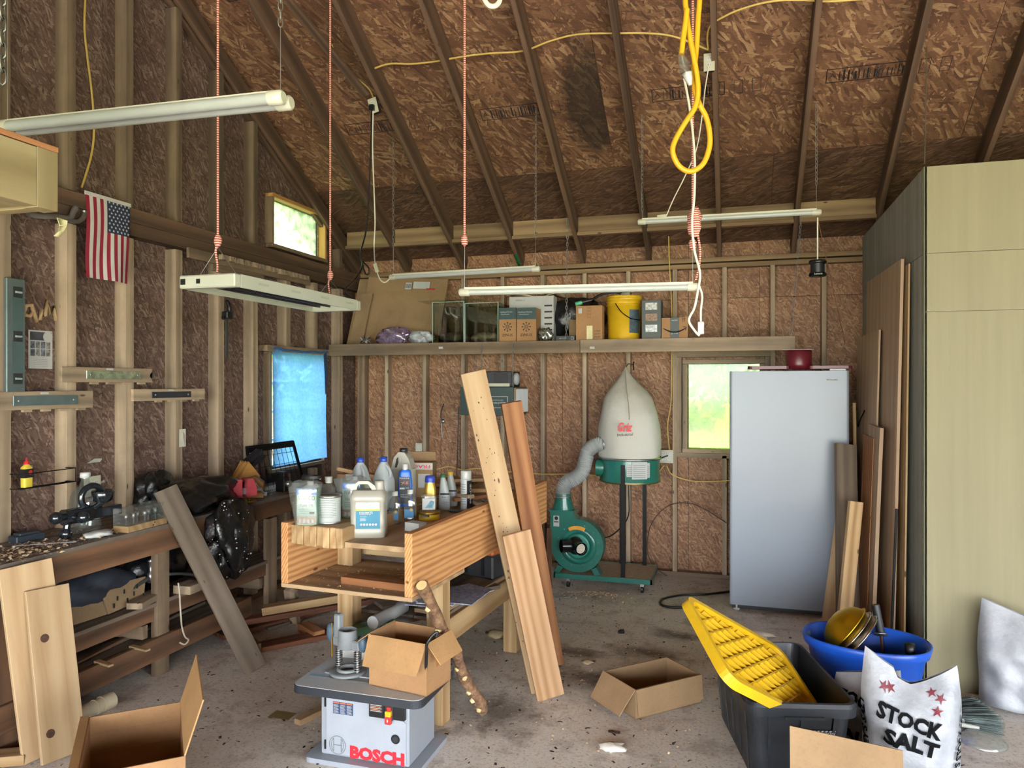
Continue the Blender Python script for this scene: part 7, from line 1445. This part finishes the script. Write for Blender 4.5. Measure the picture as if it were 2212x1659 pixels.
# calendar poster
a = wl(61, 712, XL + .004); b = wl(113, 797, XL + .004); t = thing('wall_poster', 'white calendar page with small photographs pinned to the strand board', 'poster', fromleft((XL + .004, a.y, b.z))); w_ = b.y - a.y; h_ = a.z - b.z; I4 = Matrix.Identity(4)
obj('page', MB().box(0, w_, 0, h_, 0, .001), M_['paper'], t); decal('header_band', .01, w_ - .005, h_ * .74, h_ * .96, plain('dark sunset print', '#4a4a55', .5, vary=.4, scale=8), t, I4, .0016); disc('header_disc', w_ * .8, h_ * .84, .03, M_['paper'], t, I4, .002, 18)
for r_ in range(2):
    for c_ in range(4): decal('photo', .012 + (w_ - .02) / 4 * c_, .006 + (w_ - .02) / 4 * (c_ + 1), h_ * (.33 + .2 * r_), h_ * (.51 + .2 * r_), plain('grey photo', ('#5d6170', '#8a8a8c', '#6f7480', '#7d7a78')[c_], .5, vary=.6, scale=40), t, I4, .0016)
for k in range(5): decal('print_line', .03, w_ * .8, h_ * (.06 + .045 * k), h_ * (.065 + .045 * k), M_['greytxt'], t, I4, .0016)
# magnetic tool bars
def toolbar(label, px0, py0, px1, py1, h_, barx0, barx1, bmat, knob=False):
    a = wl(px0, py0, XW); b = wl(px1, py1, XW); t = thing('tool_holder', label, 'tool holder', fromleft((XW, a.y, (a.z + b.z) / 2))); L = b.y - a.y
    obj('wooden_bar', MB().box(0, L, -h_ / 2, h_ / 2, 0, .022), M_['stud'], t, bevel=.002); 
    u0, u1 = L * barx0, L * barx1; obj('magnet_strip', MB().box(u0, u1, -h_ * .27, h_ * .27, .022, .027), bmat, t, bevel=.001)
    for u in (u0 + .03, u1 - .03): obj('screw', MB().lathe([(.006, 0), (.005, .002), (0, .003)], 10, T(u, 0, .027)), M_['steel'], t)
    decal('paper_tag', L * .5 - .03, L * .5 + .02, h_ * .33, h_ * .45, M_['paper'], t, I4, .0232)
    for k in range(4): obj('notch_block', MB().box(L * (.3 + .18 * k), L * (.3 + .18 * k) + .05, -h_ / 2 - .012, -h_ / 2, 0, .02), M_['stud'], t)
    if knob: obj('dial', MB().lathe([(.025, 0), (.027, .008), (.02, .012), (0, .012)], 20, T(L + .0, .0, .01)), M_['steel'], t)
toolbar('wooden tool holder with dark grey strip beside the wall plug', 282, 855, 437, 850, .075, .23, .78, plain('charcoal strip', '#33363b', .4))
toolbar('wooden tool holder with shiny scratched strip and round dial', 127, 808, 323, 812, .088, .24, .86, plain('scratched pale metal', '#b3bba6', .3, .7, vary=.3, scale=30), True)
toolbar('wooden tool holder with blue grey strip below the level', -30, 863, 195, 866, .098, .2, .83, plain('blue grey metal', '#76868a', .35, .6))
# notched rack high on the wall
a = wl(405, 550, XW + .01); b = wl(668, 605, XW + .01); t = wthing('notched_rack', 'long notched wooden tool rack high on the gable wall', 'rack', a); zz = (a.z + b.z) / 2
board('rail', (XW + .012, a.y, zz), (XW + .012, b.y, zz), .022, .07, M_['stud_dim'], t)
for k in range(13): yy = a.y + .3 + (b.y - a.y - .35) * k / 13; obj('peg_block', MB().box(XW + .024, XW + .055, yy, yy + .07, zz + .0, zz + .038), M_['stud'], t, bevel=.002)
board('backing', (XW + .004, a.y + .25, zz - .06), (XW + .004, a.y + .85, zz - .06), .02, .05, M_['stud_dim'], t)
# bar clamp
a = wl(488, 680); t = wthing('bar_clamp', 'black bar clamp hanging on a stud near the curtained window', 'clamp', a); obj('bar', MB().box(XW, XW + .012, a.y - .010, a.y + .012, wl(490, 772).z, wl(490, 668).z), plain('dark bar', '#3b3d3c', .5), t); obj('trigger', MB().tube(smoothpath([a + V((.02, -.06, -.03)), a + V((.03, -.01, .0)), a + V((.03, .0, .05)), a + V((.03, -.03, .10))], 4), .014, 8), M_['black'], t); obj('jaw', MB().box(XW, XW + .05, a.y - .05, a.y + .02, a.z - .03, a.z + .02), M_['black'], t, bevel=.006)
# switch plate, oil bottle in wire rack, outlet
q = wl(394, 946); t = thing('paper_note', 'small pale card pinned to a stud below the dark tool strip', 'card', fromleft((XW, q.y, q.z))); obj('card', MB().box(-.03, .03, -.06, .06, 0, .002), plain('pale card', '#c9c7b4', .6), t); obj('print', MB().prism([(.0, .05), (.025, .02), (.02, -.05), (.005, .0)], .0021, .0024), plain('tan print', '#a89a80', .6), t)
q = wl(200, 1050); outlet('wall_outlet', 'large cream outlet plate behind the clear jug', fromleft((XW, q.y, q.z)), 2)
a = wl(22, 1045, XW); t = wthing('wire_rack', 'thin black wire spice rack holding the oil bottle on the wall', 'rack', a); yA, yB = wl(22, 1030).y, wl(142, 1020).y; zA, zB = wl(100, 1015).z, wl(100, 1045).z
for z_ in (zA, zB): cable('wire', [(XW, yB, z_), (XW + .07, yB, z_), (XW + .07, yA, z_), (XW, yA, z_)], .003, M_['blackm'], t, 1)
obj('wire', MB().tube([(XW + .07, yB, zA), (XW + .07, yB, zB)], .003, 6).tube([(XW + .035, yA, zB), (XW + .035, yB, zB)], .003, 6), M_['blackm'], t)
q = wl(59, 1046, XW + .04); t = thing('oil_bottle', 'small yellow and black oil bottle with red nozzle in the wire rack', 'bottle', T(XW + .035, q.y, zB + .003)); hh = wl(59, 988).z - zB
obj('body', sqbottle([(.05, .035, 0, 4, 0), (.052, .036, hh * .3, 4, 0), (.052, .036, hh * .66, 4, 0), (.03, .025, hh * .75, 2.5, 0), (.016, .016, hh * .78, 2, 0)]), plain('oil yellow', '#cdb83f', .4), t, RZ(90)); obj('label', MB().box(-.0265, .0265, -.0185, .0185, hh * .32, hh * .62), M_['ink'], t, RZ(90)); disc('label_mark', .006, hh * .5, .012, M_['red'], t, fromleft((.0188, 0, 0)), .002, 14)
obj('cap', MB().lathe([(.016, hh * .77), (.014, hh * .86), (.005, hh * .9), (.004, hh), (0, hh)], 14), M_['red'], t)
for i, (px, py) in enumerate(((203, 995), (218, 1040))): q = wl(px, py, XL + .01); tag(obj('paint_chip', MB().prism([(-.055, -.01), (.0, .012), (.055, .008), (.04, -.012)] if i == 0 else [(-.02, -.01), (.02, .01), (.025, -.008)], 0, .006), M_['milky'], None, fromleft(q)), ('flat pale putty dab stuck on the wall above the outlet', 'tiny pale putty dab beside the outlet plate')[i], 'putty')
tag(cable('gable_cable', [wl(x, y, XL + .015) for x, y in ((184, -5), (182, 60), (188, 120), (198, 200), (203, 280), (196, 340), (176, 405))], .007, rom), 'beige cable snaking down the upper gable strand board', 'cable')
# blue curtain
y0, y1, z0, z1 = WL2; cu_ = NT('blue thin cloth'); tl_ = cu_.new('BsdfTranslucent'); df_ = cu_.new('BsdfDiffuse'); tr_ = cu_.new('BsdfTransparent'); wv_ = cu_.noise(cu_.coords((1, 1, 1)), 40, 3); rc = cu_.ramp(wv_, [(.3, lin('#5c8fd2')), (.7, lin('#6f9fdc'))])
cu_.link(rc, tl_.inputs[0]); cu_.link(rc, df_.inputs[0]); m1 = cu_.new('MixShader'); m1.inputs[0].default_value = .35; cu_.link(df_.outputs[0], m1.inputs[1]); cu_.link(tl_.outputs[0], m1.inputs[2]); m2 = cu_.new('MixShader'); m2.inputs[0].default_value = .04; cu_.link(m1.outputs[0], m2.inputs[1]); tr_.inputs[0].default_value = lin('#7fb2e8'); cu_.link(tr_.outputs[0], m2.inputs[2]); cu_.link(m2.outputs[0], cu_.out.inputs[0])
t = wthing('window_curtain', 'thin blue cloth tacked over the gable window', 'curtain', (XLS, (y0 + y1) / 2, z1)); xc_ = XLS + .012
def cpos(u, v): return V((xc_ + .012 * sin(14 * u + 2 * sin(3 * v)) * (.3 + .7 * v) + .01 * sin(5 * u) * v, y0 - .05 + (y1 - y0 + .03) * u, z1 + .05 - (z1 - z0 + .02) * v - .015 * sin(pi * u) * (v < .1)))
obj('cloth', MB().sheet([[cpos(i / 28, j / 24) for i in range(29)] for j in range(25)]), cu_.m, t)
obj('hem', MB().tube([cpos(i / 20, 0) + V((.004, 0, .004 * sin(i))) for i in range(21)], .010, 8), plain('folded blue hem', '#3a5f8c', .8), t)
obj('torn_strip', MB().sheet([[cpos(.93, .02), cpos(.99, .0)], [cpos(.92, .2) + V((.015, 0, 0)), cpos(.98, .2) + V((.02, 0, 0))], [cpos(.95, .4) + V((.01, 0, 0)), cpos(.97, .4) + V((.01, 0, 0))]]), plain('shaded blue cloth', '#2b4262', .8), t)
q = cpos(.5, 1.0); obj('lower_panel', MB().box(XL + .02, XL + .026, y0, y1 + .02, z0 - .17, z0 + .03), M_['dark'], t)

# ------------------------------------------------------------------ greenery outside the windows
leaf = NT('sunlit leaves'); nl = leaf.noise(leaf.coords(rnd=True), 3.0, 6, .7); leaf.link(leaf.ramp(nl, [(.3, lin('#2f5a1e')), (.5, lin('#5f8f33')), (.7, lin('#a3c45a'))]), leaf.b.inputs['Base Color']); leaf.b.inputs['Roughness'].default_value = .8
def bush(label, x, y, r, h, sd):
    rn = random.Random(sd); t = wthing('garden_tree', label, 'tree', (x, y, 0)); mb = MB()
    for k in range(1500):
        a = rn.uniform(0, 2 * pi); b_ = rn.uniform(-.9, 1); rad = sqrt(max(0, 1 - b_ * b_)) * rn.uniform(.7, 1.05); c_ = V((x + r * rad * cos(a), y + r * rad * sin(a), h * .58 + h * .42 * b_)); s = rn.uniform(.08, .2)
        u_ = V((rn.uniform(-1, 1), rn.uniform(-1, 1), rn.uniform(-1, 1))).normalized() * s; v_ = u_.orthogonal().normalized() * s * .6; mb.add([c_ - u_, c_ + v_, c_ + u_, c_ - v_], [(0, 1, 2, 3)])
    obj('crown', mb, leaf.m, t, kind='stuff'); obj('trunk', MB().tube([(x, y, -.06), (x, y, h * .7)], [.12, .05], 8), bk.m, t)
bush('leafy tree outside beyond the back window beside its jamb', -1.2, 13.5, 1.6, 4.5, 1); bush('leafy tree outside beyond the high gable window', -10.5, 15.0, 2.6, 6.5, 2); bush('leafy tree outside far behind the back window', 1.2, 22.0, 3.0, 6.0, 3)
